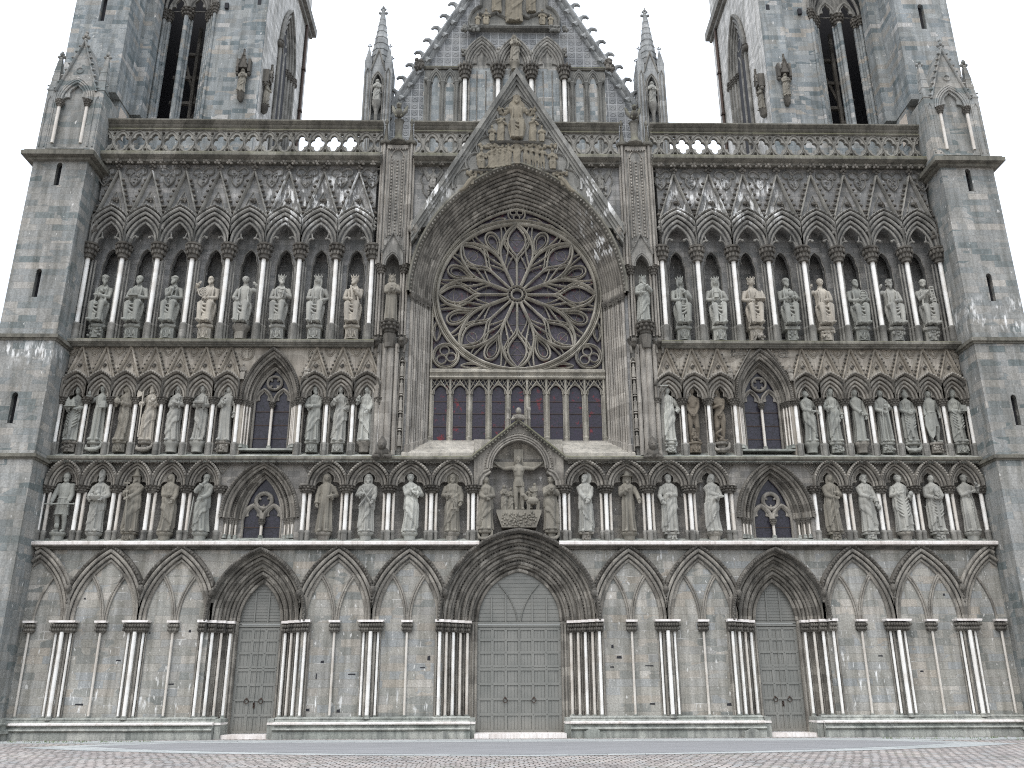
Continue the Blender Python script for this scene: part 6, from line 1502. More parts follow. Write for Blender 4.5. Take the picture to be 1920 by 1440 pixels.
def T_(H, pts): return [(x*H, y*H, z*H) for x, y, z in pts]
def prop_mb(kind, H, a):
    """things the figures hold; a is a list of numbers as shares of H"""
    b = MB()
    if kind == 'staff': b.tube(T_(H, [(a[0], a[1], .0), (a[2], a[1], a[3])]), .010*H, 7)
    elif kind == 'cross_staff': b.tube(T_(H, [(a[0], a[1], .0), (a[2], a[1], a[3])]), .011*H, 7); b.box((a[2]-.05)*H, (a[2]+.05)*H, (a[1]-.01)*H, (a[1]+.012)*H, (a[3]-.06)*H, (a[3]-.035)*H)
    elif kind == 'axe':
        b.tube(T_(H, [(a[0], a[1], .05), (a[0]-.01, a[1], .86)]), .011*H, 7); b.prism([((a[0]-.02+x)*H, z*H) for x, z in ((.0, .78), (-.075, .74), (-.09, .80), (-.075, .87), (.0, .83))], (a[1]-.012)*H, (a[1]+.012)*H)
    elif kind == 'sword':
        (x0, y0, z0, x1, z1) = a; b.tube(T_(H, [(x0, y0, z0), (x1, y0, z1)]), [.019*H, .010*H], 4); dx, dz = x1-x0, z1-z0; q = sqrt(dx*dx+dz*dz); nx, nz = -dz/q*.055, dx/q*.055
        b.tube(T_(H, [(x0+dx*.02-nx, y0, z0-nz+dz*.02), (x0+dx*.02+nx, y0, z0+nz+dz*.02)]), .011*H, 6); b.tube(T_(H, [(x0, y0, z0), (x0-dx/q*.08, y0, z0-dz/q*.08)]), .012*H, 6); b.ball((tuple(v*H for v in (x0-dx/q*.085, y0, z0-dz/q*.085))), .018*H)
    elif kind == 'book': x, y, z = a; b.box((x-.05)*H, (x+.05)*H, (y-.02)*H, (y+.02)*H, (z-.06)*H, (z+.06)*H); b.box((x-.045)*H, (x+.055)*H, (y-.017)*H, (y+.017)*H, (z-.055)*H, (z+.055)*H)
    elif kind == 'tray': x, y, z = a; b.box((x-.085)*H, (x+.085)*H, (y-.05)*H, (y+.05)*H, (z-.015)*H, (z+.0)*H); [b.ball(((x+q)*H, y*H, (z+.02)*H), .03*H, .03*H, .022*H) for q in (-.045, .0, .045)]
    elif kind == 'church':
        x, y, z = a; b.box((x-.10)*H, (x+.10)*H, (y-.055)*H, (y+.05)*H, (z-.015)*H, z*H); b.box((x-.085)*H, (x+.085)*H, (y-.035)*H, (y+.035)*H, z*H, (z+.06)*H)
        b.ysweep([((x-.09)*H, (z+.06)*H), ((x+.09)*H, (z+.06)*H), ((x+.06)*H, (z+.105)*H), ((x-.06)*H, (z+.105)*H)], (y-.038)*H, (y+.038)*H)
        for q in (-.05, .045): b.lathe([(.03*H, z*H), (.03*H, (z+.105)*H), (.004*H, (z+.165)*H)], (x+q)*H, (y-.02)*H, 4, pi/4)
    elif kind == 'tower': x, y, z = a; b.lathe([(.05*H, z*H), (.05*H, (z+.09)*H), (.058*H, (z+.095)*H), (.058*H, (z+.115)*H), (.04*H, (z+.12)*H), (.036*H, (z+.17)*H), (.01*H, (z+.20)*H)], x*H, y*H, 9)
    elif kind in ('jar', 'goblet'):
        x, y, z = a; pr = [(.03, 0), (.045, .03), (.045, .07), (.025, .10), (.035, .12)] if kind == 'jar' else [(.028, 0), (.008, .015), (.008, .05), (.035, .075), (.038, .11)]
        b.lathe([(r*H, (z+q)*H) for r, q in pr], x*H, y*H, 10)
    elif kind == 'orb': x, y, z = a; b.ball((x*H, y*H, z*H), .035*H, .035*H, .035*H, 10, 7); b.box((x-.004)*H, (x+.004)*H, (y-.004)*H, (y+.004)*H, (z+.03)*H, (z+.075)*H); b.box((x-.02)*H, (x+.02)*H, (y-.004)*H, (y+.004)*H, (z+.048)*H, (z+.058)*H)
    elif kind == 'cross': x, y, z = a; b.box((x-.011)*H, (x+.011)*H, (y-.01)*H, (y+.01)*H, (z-.07)*H, (z+.06)*H); b.box((x-.045)*H, (x+.045)*H, (y-.01)*H, (y+.01)*H, (z+.008)*H, (z+.03)*H)
    elif kind == 'saltire':
        for e in (-1, 1): b.tube(T_(H, [(-e*.115, -.125, .42), (e*.10, -.125, .74)]), .020*H, 4)
    elif kind == 'wheel':
        x, y, z = a; b.tube(T_(H, [(x+.085*cos(2*pi*k/20), y, z+.085*sin(2*pi*k/20)) for k in range(20)]), .012*H, 6, True); b.tube(T_(H, [(x+.055*cos(2*pi*k/14)+.01, y, z+.055*sin(2*pi*k/14)) for k in range(14)]), .010*H, 6, True)
        for k in range(3): c, s = cos(pi*k/3+.3), sin(pi*k/3+.3); b.tube(T_(H, [(x-.08*c, y, z-.08*s), (x+.08*c, y, z+.08*s)]), .009*H, 5)
    elif kind == 'harp':
        x, y, z = a; b.tube(T_(H, [(x-.05, y, z+.12), (x-.035, y, z-.0), (x+.01, y, z-.09), (x+.05, y, z-.06), (x+.085, y, z+.10), (x+.04, y, z+.09), (x-.05, y, z+.12)]), .013*H, 6)
        for k in range(4): b.tube(T_(H, [(x-.025+.022*k, y, z+.10), (x-.01+.016*k, y, z-.04)]), .004*H, 4)
    elif kind == 'scroll': x, y, z0, z1 = a; b.tube(T_(H, [(x-.02, y, z1), (x, y-.01, lerp(z0, z1, .66)), (x+.015, y, lerp(z0, z1, .33)), (x, y+.01, z0)]), [.014*H, .022*H, .022*H, .014*H], 8); b.tube(T_(H, [(x-.035, y, z1), (x+.0, y, z1+.005)]), .016*H, 7)
    elif kind == 'keys':
        x, y, z = a; b.tube(T_(H, [(x+.022*cos(2*pi*k/10), y, z+.022*sin(2*pi*k/10)) for k in range(10)]), .008*H, 5, True)
        for e in (-1, 1): b.tube(T_(H, [(x, y, z-.02), (x+e*.025, y, z-.15)]), .009*H, 6); b.box((x+e*.025-.022)*H, (x+e*.025+.022)*H, (y-.006)*H, (y+.006)*H, (z-.155)*H, (z-.12)*H)
    elif kind == 'shield': x, y, z = a; pts = [(-.085, .17), (.085, .17), (.09, .0), (.05, -.18), (0, -.25), (-.05, -.18), (-.09, .0)]; b.prism([((x+p)*H, (z+q)*H) for p, q in pts], (y-.015)*H, (y+.015)*H); b.ball((x*H, (y-.012)*H, z*H), .055*H, .018*H, .12*H, 9, 6)
    elif kind == 'disc': x, y, z = a; b.tube(T_(H, [(x+.07*cos(2*pi*k/18), y, z+.085*sin(2*pi*k/18)) for k in range(18)]), .012*H, 6, True); b.ball((x*H, (y+.01)*H, z*H), .065*H, .015*H, .08*H, 12, 6); [b.box((x-.06)*H, (x+.06)*H, (y-.012)*H, y*H, (z+q)*H, (z+q+.012)*H) for q in (-.03, .02)]
    elif kind == 'ladder': x, y, z0, z1 = a; [b.tube(T_(H, [(x+e*.03, y, z0), (x+e*.03-.02, y, z1)]), .009*H, 5) for e in (-1, 1)]; [b.box((x-.035-.02*k/6)*H, (x+.035-.02*k/6)*H, (y-.01)*H, (y+.01)*H, lerp(z0, z1, k/6)*H, (lerp(z0, z1, k/6)+.02)*H) for k in range(7)]
    elif kind == 'serpent':
        b.tube(T_(H, [(-.03+.045*sin(k*.95), -.08-.02*cos(k*.95), .03+.024*k) for k in range(10)]), [.024*H]*8+[.02*H, .012*H], 8); b.tube(T_(H, [(-.04, -.1, .03), (.08, -.08, .025), (.12, -.05, .05)]), [.022*H, .018*H, .008*H], 7)
    elif kind == 'vine': b.tube(T_(H, [(-.02+.02*sin(k), -.09, .02+.025*k) for k in range(9)]), .014*H, 6); [b.ball((random.uniform(-.05, .03)*H, -.10*H, random.uniform(.04, .24)*H), .025*H, .02*H, .025*H, 6, 4) for k in range(12)]
    elif kind == 'fig_leaf': [b.ball(((a[0]+dx)*H, -.085*H, (.475+dz)*H), .022*H, .016*H, .022*H, 7, 5) for dx, dz in ((0, 0), (-.025, .01), (.025, .01), (0, -.025), (0, .02))]
    elif kind == 'bowl_heads': b.lathe([(.03*H, .52*H), (.085*H, .545*H), (.105*H, .58*H), (.10*H, .585*H)], 0, -.15*H, 16); [b.ball((x*H, -.17*H, z*H), .032*H, .03*H, .038*H, 10, 7) for x, z in ((-.05, .60), (.03, .65), (.055, .60))]
    elif kind == 'severed_head': fig_head(b, (.0, -.15*H, .66*H), .058*H, 0, .05, 'none', .5, 'lowmitre')
    elif kind == 'rope': b.tube(T_(H, [(.02, -.10, .56), (.025, -.12, .45), (.015, -.125, .33), (.02, -.12, .22)]), .009*H, 6); [b.ball((.02*H, -.124*H, z*H), .016*H) for z in (.46, .40, .34)]
    elif kind == 'wings':
        for e in (-1, 1): b.prism([(e*.05*H, .80*H), (e*.15*H, .86*H), (e*.20*H, .78*H), (e*.19*H, .55*H), (e*.13*H, .38*H), (e*.10*H, .62*H)], .05*H, .085*H)
    elif kind == 'crozier': b.tube(T_(H, [(a[0], a[1], .02), (a[0], a[1], .86)]+[(a[0]+.04-.04*cos(k*.7), a[1], .86+.045*sin(k*.7)) for k in range(1, 7)]), .010*H, 6)
    elif kind == 'stone': b.ball((a[0]*H, a[1]*H, a[2]*H), .04*H, .035*H, .05*H, 8, 6)
    return b

def pedestal(mb_kind, r, h, seed):
    rnd = random.Random(seed*31+1); b = MB(); k = mb_kind
    if k == 0: b.lathe([(r*.75, -h), (r*.8, -h*.45), (r*1.02, -h*.28), (r*1.12, -h*.14), (r*1.12, 0)], n=14)
    elif k == 1:
        b.lathe([(r*.85, -h), (r*.85, -h*.3), (r*1.1, -h*.2), (r*1.14, -h*.08), (r*1.05, 0)], n=8, a0=pi/8)
        for j in range(14): b.ball((rnd.uniform(-.75, .75)*r, -r*.82, -h*rnd.uniform(.35, .9)), r*.17, r*.17, r*.17, 6, 4)
    elif k == 2:
        b.lathe([(r*.95, -h), (r*.9, -h*.85), (r*.9, -h*.25), (r*1.12, -h*.16), (r*1.16, -h*.05), (r*1.1, 0)], n=6, a0=pi/6)
        for x in (-.45, .0, .45): b.ribbon([(x*r+.17*r*q, z*h) for q, z in ((-1, -.9), (-1, -.55), (0, -.32), (1, -.55), (1, -.9))], .02, -r*.82, .04); b.ball((x*r, -r*.86, -h*.62), r*.12, r*.12, h*.2, 6, 5)
    elif k == 3:
        b.lathe([(r*.9, -h*.3), (r*1.1, -h*.2), (r*1.1, 0)], n=10)
        b.tube([(-r*1.1, -r*.4, -h*.35), (-r*.9, -r*.7, -h*.75), (-r*.2, -r*.9, -h*.85), (r*.5, -r*.85, -h*.8), (r*1.0, -r*.5, -h*.5), (r*1.05, -r*.5, -h*.1), (r*.8, -r*.7, h*.02)], [r*.12, r*.24, r*.3, r*.3, r*.24, r*.2, r*.1], 8); b.lathe([(r*.6, -h), (r*.7, -h*.3)], n=8)
    else:
        b.box(-r*.95, r*.95, -r*.8, r*.8, -h*.22, 0); b.box(-r*.6, r*.6, -r*.6, r*.6, -h, -h*.22)
        for j in range(8): b.ball((rnd.uniform(-.55, .55)*r, -r*.66, -h*rnd.uniform(.35, .85)), r*.18, r*.16, r*.18, 6, 4)
    return b
SN = [0]
def statue(name, x, y, zf, H, label, tint, group, pk=0, ph_=.4, pr=.30, props=(), cat='statue', mini=False, **kw):
    SN[0] += 1; sd = SN[0]
    o = remesh_body(figure(H, seed=sd, **kw), name, 'statue_'+tint, H*.0068); o.location = (x, y, zf); tag(o, label, cat, group)
    if pk is not None: pedestal(pk, pr, ph_, sd).build('pedestal', 'statue_'+tint if pk in (2,) else ('statue_'+tint if sd % 3 else 'stone_moulding'), o)
    if kw.get('pose') == 'seat':
        s_ = MB(); s_.box(-.125*H, .125*H, -.06*H, .13*H, -.0, .30*H); s_.box(-.145*H, .145*H, -.08*H, .14*H, .30*H, .33*H); s_.build('seat', 'statue_'+tint, o)
    for pn, kind, a in props: prop_mb(kind, H, a).build(pn, 'statue_'+tint, o)
    return o

# ------------------------------------------------------------------ the statues
CH = (.03, -.125, .70); 
GLO, GMI, GUP = 'statues standing in the lower gallery niches', 'statues standing in the middle gallery niches', 'seated statues in the upper gallery niches'
def LGs(x, label, tint, **k):
    k.setdefault('pk', 0); statue('statue', x, .08, 8.02, 2.50, label, tint, GLO, ph_=.36, pr=.31, slim=k.pop('slim', .93), **k)
LGs(-19.26, 'soldier in conical helmet and short tunic gripping a sword level across his thighs', 'green', tunic=True, hat='helmet', beard=.2, L=(-.17, -.10, .455), R=(.13, -.12, .455), props=[('sword', 'sword', (.17, -.16, .46, -.24, .46)), ('base_lion', 'stone', (0, -.10, .10))], turn=.2)
LGs(-17.78, 'bearded bishop in tall mitre carrying children\'s heads in a bowl', 'grey', hat='mitre', hair='none', beard=.5, L=(-.10, -.14, .56), R=(.11, -.14, .56), props=[('bowl', 'bowl_heads', ())], cape=False, folds=1.2)
LGs(-16.30, 'dark weathered pilgrim bishop in tall pointed hat leaning on a long cross staff', 'dark', hat='spire', hair='long', beard=.8, turn=-.5, L=(-.10, -.15, .66), R=(-.05, -.16, .56), props=[('staff', 'cross_staff', (-.01, -.17, -.09, .86))], pk=2, folds=1.3)
LGs(-14.83, 'bareheaded long-haired young man, cloak slung below his bare shoulder, forearm across his waist', 'dark', hair='long', turn=-.3, L=(.03, -.13, .62), R=(.10, -.15, .50), sway=.4, dr=-1)
LGs(-13.36, 'bearded man stroking his beard beside the left arched window, staff at his side', 'green', hair='short', beard=.5, L=(-.02, -.13, .80), R=(.0, -.15, .56), props=[('staff', 'staff', (-.19, -.08, -.15, .60))], sway=-.4, folds=1.2)
LGs(-8.20, 'dark hooded figure in long straight folds right of the left lower window', 'dark', hat='hood', hair='long', turn=.3, L=(-.15, -.05, .47), R=(.10, -.12, .60), mantle=False, folds=1.5, pk=0)
LGs(-6.44, 'bearded man holding a diagonal X-shaped cross before his body', 'grey', hair='long', beard=.7, L=(-.09, -.14, .64), R=(.11, -.14, .52), props=[('cross', 'saltire', ())], folds=1.2)
LGs(-4.60, 'pale beardless curly-haired youth with one hand raised to his chest', 'pale', hair='curly', tilt=.2, L=(.04, -.13, .72), R=(.10, -.13, .66), dr=-1, sway=.5)
LGs(-2.83, 'dark haloed bearded man with big keys hanging from his belt', 'dark', hair='short', beard=.5, hat='halo', L=(-.06, -.13, .62), R=(.15, -.08, .50), props=[('keys', 'keys', (.03, -.15, .53))])
statue('statue', -1.42, -.02, 8.10, 2.30, 'grieving woman in a long veil standing left of the crucifix', 'dark', GLO, pk=3, ph_=.45, pr=.27, hair='veil', turn=.5, tilt=.3, L=(.02, -.14, .57), R=(.05, -.14, .60), folds=1.2)
statue('statue', 1.38, -.02, 8.10, 2.30, 'curly-haired man with palms pressed together in prayer right of the crucifix', 'dark', GLO, pk=3, ph_=.45, pr=.27, hair='curly', turn=-.5, tilt=.2, L=(-.012, -.16, .74), R=(.012, -.16, .74), dr=-1, folds=1.2)
LGs(2.84, 'haloed man with his head turned aside and wrists crossed before his waist', 'grey', hair='short', beard=.3, hat='halo', turn=-.7, L=(.0, -.14, .54), R=(.04, -.14, .52), dr=-1, pk=4)
LGs(4.66, 'bearded pilgrim in a brimmed hat stretching out one open hand', 'dark', hat='pilgrim', hair='long', beard=.7, L=(-.02, -.14, .72), R=(.19, -.15, .50), mantle=False, folds=1.3)
LGs(6.44, 'short-bearded man with round cap, a wide diagonal sash of cloth and one forearm folded', 'grey', hat=None, hair='short', beard=.3, L=(-.13, -.10, .52), R=(-.01, -.14, .63), folds=1.1, pk=4)
LGs(8.28, 'long-haired figure with bowed head left of the right lower window, arm across the belly', 'grey', hair='long', beard=.2, turn=.2, tilt=.45, L=(.10, -.13, .61), R=(.06, -.15, .58), sway=-.5)
LGs(13.42, 'long-haired man right of the right lower window pressing a thin saw to his shoulder', 'dark', hair='long', turn=.1, L=(.02, -.14, .58), R=(.06, -.14, .66), props=[('saw', 'staff', (.01, -.15, -.02, .80))], sway=-.4, pk=4, mantle=True)
LGs(14.92, 'bearded curly-headed man in a full mantle holding a bundle low at his side', 'grey', hair='curly', beard=.5, L=(.02, -.14, .58), R=(.15, -.10, .46), props=[('bundle', 'stone', (.17, -.10, .42))], dr=-1, pk=4)
LGs(16.42, 'tonsured man with head raised in a wide cloak carrying a round bundle on his arm', 'grey', hair='short', hat='tonsure', turn=.5, tilt=-.2, L=(-.06, -.13, .66), R=(.12, -.12, .60), props=[('bundle', 'stone', (.13, -.15, .64))], dr=-1, folds=1.2, cape=True)
LGs(17.86, 'headless bishop carrying his own mitred head in his hands', 'grey', hair='none', hat=None, L=(-.05, -.14, .58), R=(.05, -.14, .58), props=[('severed_head', 'severed_head', ())], cape=True, pk=4, tilt=0)
LGs(19.30, 'friar in a hooded habit with knotted rope belt raising his left hand', 'grey', hair='short', hat='tonsure', L=(.03, -.13, .68), R=(.17, -.10, .80), mantle=False, folds=1.2, props=[('rope_belt', 'rope', ())], turn=-.1)

def MGs(x, label, tint, H=2.58, **k):
    k.setdefault('pk', 0); statue('statue', x, .20, 11.98, H, label, tint, GMI, ph_=.46, pr=.31, slim=k.pop('slim', .84), **k)
MGs(-19.44, 'bishop in a mitre holding a church model, leftmost of the middle gallery', 'green', H=2.45, hat='mitre', hair='none', L=(-.08, -.14, .59), R=(.10, -.14, .59), props=[('church_model', 'church', (-.02, -.17, .62))], cape=True, turn=-.2, pk=1)
MGs(-18.36, 'tonsured monk in a straight-pleated habit raising his arm and holding a small casket', 'green', hat='tonsure', hair='short', L=(-.19, -.12, .80), R=(.08, -.14, .62), props=[('casket', 'book', (.09, -.16, .62))], mantle=False, folds=1.6, pk=3)
MGs(-17.28, 'dark leaning woman with covered head clasping a vase against her shoulder', 'dark', hair='veil', turn=-.6, sway=.6, L=(-.10, -.13, .68), R=(-.03, -.14, .66), props=[('vase', 'jar', (-.10, -.15, .64))], dr=-1, pk=2)
MGs(-16.18, 'buff crowned king with a long battle axe standing on a dragon', 'buff', hat='crown', hair='long', beard=.4, turn=-.3, L=(-.11, -.14, .64), R=(.08, -.14, .66), props=[('axe', 'axe', (-.09, -.16)), ('orb', 'orb', (.08, -.17, .70))], pk=3)
MGs(-15.06, 'pale woman in a round cap holding up a goblet, right of the axe-bearing king', 'grey', hat='cap', hair='long', tilt=.15, L=(.02, -.14, .64), R=(.05, -.15, .66), props=[('goblet', 'goblet', (.05, -.17, .64))], sway=-.6)
MGs(-13.95, 'woman in a rolled headdress and cloak carrying a flat tray of loaves', 'grey', hat='cap', hair='veil', turn=.2, tilt=.2, L=(-.01, -.15, .63), R=(.03, -.15, .63), props=[('bread_tray', 'tray', (.0, -.18, .65))], sway=.4, dr=-1)
MGs(-12.84, 'young woman with loose hair, head tilted back, holding a little cross at her chest', 'grey', hair='long', tilt=-.3, turn=-.3, L=(-.02, -.14, .68), R=(.15, -.05, .47), props=[('small_cross', 'cross', (.0, -.16, .71))], mantle=False, sway=-.3, pk=1, folds=1.3)
MGs(-8.99, 'bearded man in a pointed cap with folded hands right of the left upper window', 'green', hat='pointcap', hair='short', beard=.6, turn=.4, L=(-.06, -.14, .60), R=(-.03, -.14, .60), pk=2, folds=1.2)
MGs(-7.86, 'curly-haired angel with folded wings and one hand raised in blessing', 'grey', hair='curly', turn=.3, L=(-.06, -.14, .72), R=(.12, -.10, .58), props=[('wings', 'wings', ())], pk=2, sway=.3)
MGs(-6.72, 'pale long-haired woman beside the left pier holding out her open hand', 'pale', hair='long', turn=-.3, L=(-.14, -.13, .74), R=(.04, -.14, .52), pk=0, folds=1.2, mantle=True, dr=-1)
MGs(6.66, 'woman beside the right pier lifting a tablet above her head', 'pale', hair='short', turn=.4, L=(-.13, -.08, .94), R=(.15, -.10, .56), props=[('tablet', 'tray', (-.08, -.08, 1.0))], pk=1, mantle=True)
MGs(7.74, 'brown naked man covering himself with both hands over a leaf', 'brown', H=2.55, pose='nude', hair='short', L=(-.035, -.10, .48), R=(.035, -.10, .48), props=[('leaf', 'fig_leaf', (0,)), ('vine', 'vine', ())], pk=2, dr=1)
MGs(8.90, 'brown naked woman with a serpent coiling at her feet', 'brown', H=2.5, pose='nude', hair='long', turn=.2, L=(-.01, -.11, .66), R=(.0, -.10, .50), props=[('leaf', 'fig_leaf', (.0,)), ('serpent', 'serpent', ())], pk=3, sway=.5, dr=-1)
MGs(12.90, 'woman right of the right upper window turning aside with one hand held out', 'green', H=2.42, hair='short', turn=.7, L=(.04, -.12, .58), R=(.19, -.08, .56), sway=.5, dr=-1)
MGs(14.0, 'turbaned woman in a heavily draped mantle, one hand lowered at her side', 'green', H=2.48, hat='turban', hair='long', L=(-.09, -.14, .62), R=(.15, -.06, .50), pk=1)
MGs(15.12, 'slim woman in a long smooth plain gown with hands lowered before her', 'green', H=2.48, hair='long', turn=.2, tilt=.2, L=(.05, -.13, .50), R=(.14, -.06, .47), mantle=False, folds=.7, sway=.3)
MGs(16.25, 'woman resting both hands over an upright sword with drooping scales', 'green', H=2.45, hair='short', L=(-.04, -.14, .56), R=(.04, -.15, .66), props=[('sword', 'sword', (.02, -.17, .64, .06, .06)), ('scales', 'staff', (-.09, -.16, -.06, .62))], mantle=False, folds=1.4, pk=1)
MGs(17.36, 'bishop in profile wearing a mitre and a richly pleated vestment', 'green', H=2.38, hat='mitre', hair='short', turn=.8, L=(-.04, -.13, .56), R=(.06, -.13, .58), cape=True, pk=3)
MGs(18.42, 'young knight in a knee-length tunic resting a long shield on the ground', 'green', H=2.42, tunic=True, hair='long', L=(-.14, -.09, .50), R=(.15, -.05, .52), props=[('shield', 'shield', (-.10, -.13, .30))], pk=1)
MGs(19.52, 'bishop in a low rounded mitre holding a book, rightmost of the middle gallery', 'green', H=2.40, hat='lowmitre', hair='none', L=(.0, -.13, .58), R=(.09, -.15, .62), props=[('book', 'book', (.08, -.17, .63))], cape=True, pk=2)

def UGs(x, label, tint, **k):
    k.setdefault('pk', 2); statue('statue', x, .32, 17.50, 2.50, label, tint, GUP, ph_=.66, pr=.37, pose='seat', **k)
LP, RP = (-.07, -.20, .47), (.07, -.20, .47)
UGs(-19.12, 'old man with long pointed beard and cap, leftmost of the seated upper statues', 'green', beard=1.0, hat='cap', turn=.4, L=(.04, -.14, .66), R=(-.02, -.17, .55), pk=1)
UGs(-17.54, 'bearded man with a tablet flat on his knees, second seated figure from the left buttress', 'green', beard=.6, L=(-.04, -.17, .52), R=(.05, -.17, .52), props=[('tablet', 'tray', (0, -.20, .53))])
UGs(-15.92, 'bearded man in a headband grasping a slanting staff with raised forearm', 'green', hair='short', hat='tonsure', beard=.5, turn=-.5, L=(.04, -.14, .70), R=(.05, -.18, .50), props=[('staff', 'staff', (-.06, -.2, .08, .74))])
UGs(-14.24, 'buff bald bearded man holding a spoked wheel with one hand raised', 'buff', hair='none', beard=.6, L=(-.22, -.05, .83), R=(.01, -.17, .50), props=[('wheel', 'wheel', (-.06, -.19, .60))], pk=2)
UGs(-12.63, 'beardless short-haired man lifting his left hand beside his face', 'grey', hair='short', turn=.4, tilt=-.1, L=(-.10, -.19, .47), R=(.21, -.06, .82), pk=0)
UGs(-10.97, 'crowned bearded king resting a harp on his knees', 'grey', hat='crown', hair='short', beard=.5, turn=.4, L=(-.04, -.17, .50), R=(.07, -.18, .60), props=[('harp', 'harp', (.03, -.20, .57))])
UGs(-9.28, 'young beardless crowned king with an upright sceptre and hand on his hip', 'grey', hat='crown', hair='long', L=(-.03, -.18, .50), R=(.12, -.12, .48), props=[('sceptre', 'staff', (-.03, -.20, -.03, .75))], turn=-.2)
UGs(-7.58, 'buff crowned king looking aside with a long scroll hanging from his raised hand', 'buff', hat='crown', hair='short', beard=.3, turn=-.7, L=(-.05, -.18, .49), R=(.02, -.14, .70), props=[('scroll', 'scroll', (-.02, -.19, .46, .74))])
UGs(7.62, 'green-tinged crowned figure with hand on chest and a cord over the shoulder', 'green', hat='crown', hair='long', turn=.5, tilt=-.1, L=(-.03, -.18, .50), R=(.04, -.14, .68), props=[('cord', 'staff', (-.04, -.18, -.06, .70))], dr=-1)
UGs(9.28, 'pale crowned king holding a small tower in his right hand', 'pale', hat='crown', hair='long', L=(-.05, -.17, .52), R=(.09, -.16, .50), props=[('tower_model', 'tower', (-.04, -.19, .53))])
UGs(10.98, 'pale curly crowned king with a temple model set on his knee', 'buff', hat='crown', hair='curly', L=(-.08, -.18, .49), R=(.08, -.17, .52), props=[('temple_model', 'church', (.08, -.19, .52))])
UGs(12.62, 'bearded man in a cap holding up a jar before his chest', 'green', hat='cap', hair='short', beard=.5, turn=.2, L=(.0, -.17, .56), R=(.11, -.14, .58), props=[('jar', 'jar', (.0, -.19, .57))], pk=4)
UGs(14.24, 'buff beardless youth raising his right hand with a slack scroll on his lap', 'buff', hair='short', turn=.4, L=(-.22, -.06, .82), R=(.03, -.18, .50), props=[('scroll', 'scroll', (-.08, -.19, .44, .70))], pk=1)
UGs(15.88, 'bald bearded man supporting a round barred disc on his knee', 'green', hair='none', beard=.6, turn=.2, L=(-.02, -.18, .50), R=(.09, -.18, .52), props=[('disc', 'disc', (.05, -.21, .60))])
UGs(17.50, 'man with flowing hair and long forked beard raising his right hand by his head', 'grey', hair='curly', beard=1.0, L=(-.21, -.06, .83), R=(.04, -.18, .50), dr=-1, pk=1)
UGs(19.10, 'bearded man steadying a tall pierced ladder-like object, rightmost of the seated figures', 'grey', hair='short', beard=.3, turn=-.5, L=(-.02, -.15, .68), R=(.06, -.18, .52), props=[('ladder', 'ladder', (.08, -.20, .42, .76))], pk=1)

GPR = 'small statues in the pier niches'
statue('statue', -5.80, -.12, 17.58, 2.30, 'slender crowned king holding an orb in the niche left of the rose window', 'dark', GPR, pk=None, hat='crown', hair='long', beard=.5, L=(.0, -.14, .62), R=(.05, -.15, .66), props=[('orb', 'orb', (.02, -.17, .66))], mantle=False, slim=.92)
statue('statue', 5.80, -.12, 17.58, 2.30, 'slender crowned figure touching its chin in the niche right of the rose window', 'green', GPR, pk=None, hat='crown', hair='long', beard=.5, L=(-.04, -.14, .60), R=(.04, -.14, .76), slim=.92)
GTW = 'tower statues under stone canopies'
for s, lb in ((-1, 'left'), (1, 'right')):
    statue('statue', s*(18.3-3.72), 2.5-.36, 31.74, 1.5, 'weathered draped figure under a spiked canopy on the front of the %s tower' % lb, 'dark', GTW, pk=None, hair='long', L=(.02, -.13, .62), R=(.04, -.13, .70))
    o = statue('statue', s*(18.3-4.55)-s*.20, 3.25, 31.74, 1.5, 'weathered draped figure under a canopy on the inner side wall of the %s tower' % lb, 'dark', GTW, pk=None, hair='long', L=(.02, -.13, .62), R=(.04, -.13, .70)); o.rotation_euler = (0, 0, s*-pi/2)
    statue('statue', s*7.50, 3.0, 31.86, 1.45, 'draped figure in the open pinnacle %s of the high gable' % ('left' if s < 0 else 'right'), 'grey', 'statues in the gable pinnacles', pk=None, hair='long', turn=-s*.3, L=(-.03, -.14, .64), R=(.04, -.14, .58))
statue('statue', 0, 3.66, 35.05, 1.85, 'crowned mother holding a child at the point where the high arches meet', 'dark', 'gable statue', pk=0, ph_=.5, pr=.26, hat='crown', hair='veil', L=(.02, -.15, .62), R=(.08, -.15, .66), props=[('child', 'bundle', ())] if False else [('child', 'severed_head', ())], sway=.4)

# crucifix
H = 2.35
cr = remesh_body(figure(H, pose='nude', seed=301, hair='long', beard=.4, turn=.35, tilt=.5, L=(-.40, .03, .86), R=(.40, .03, .86), dr=1), 'crucifix', 'statue_dark', H*.0075)
cr.location = (0, .02, 8.95); tag(cr, 'crucified man on a stone cross above the central door', 'crucifix')
b = MB(); b.box(-.20, .20, .10, .24, -.25, 2.72); b.box(-1.20, 1.20, .11, .23, 1.93, 2.16); b.build('cross', 'statue_dark', cr)
b = MB(); b.lathe([(.235, 1.02), (.25, 1.12), (.235, 1.24)], 0, 0, 16, 0, .85)
for k in range(7): b.tube([(.22*cos(-pi*k/6), -.19*abs(sin(pi*k/6))-.02, 1.22), (.20*cos(-pi*k/6)+.02, -.19*abs(sin(pi*k/6))-.03, 1.02)], .03, 6)
b.build('loincloth', 'statue_dark', cr)
def group_thing(name, x, z, label, figs, extra=None):
    mb = MB()
    for fx, fy, fz, fh, kw in figs: mb.merge(figure(fh, fine=.55, **kw), (fx, fy, fz))
    if extra: extra(mb)
    o = remesh_body(mb, name, 'statue_dark', .013); o.location = (x, .05, z); tag(o, label, 'carving'); return o
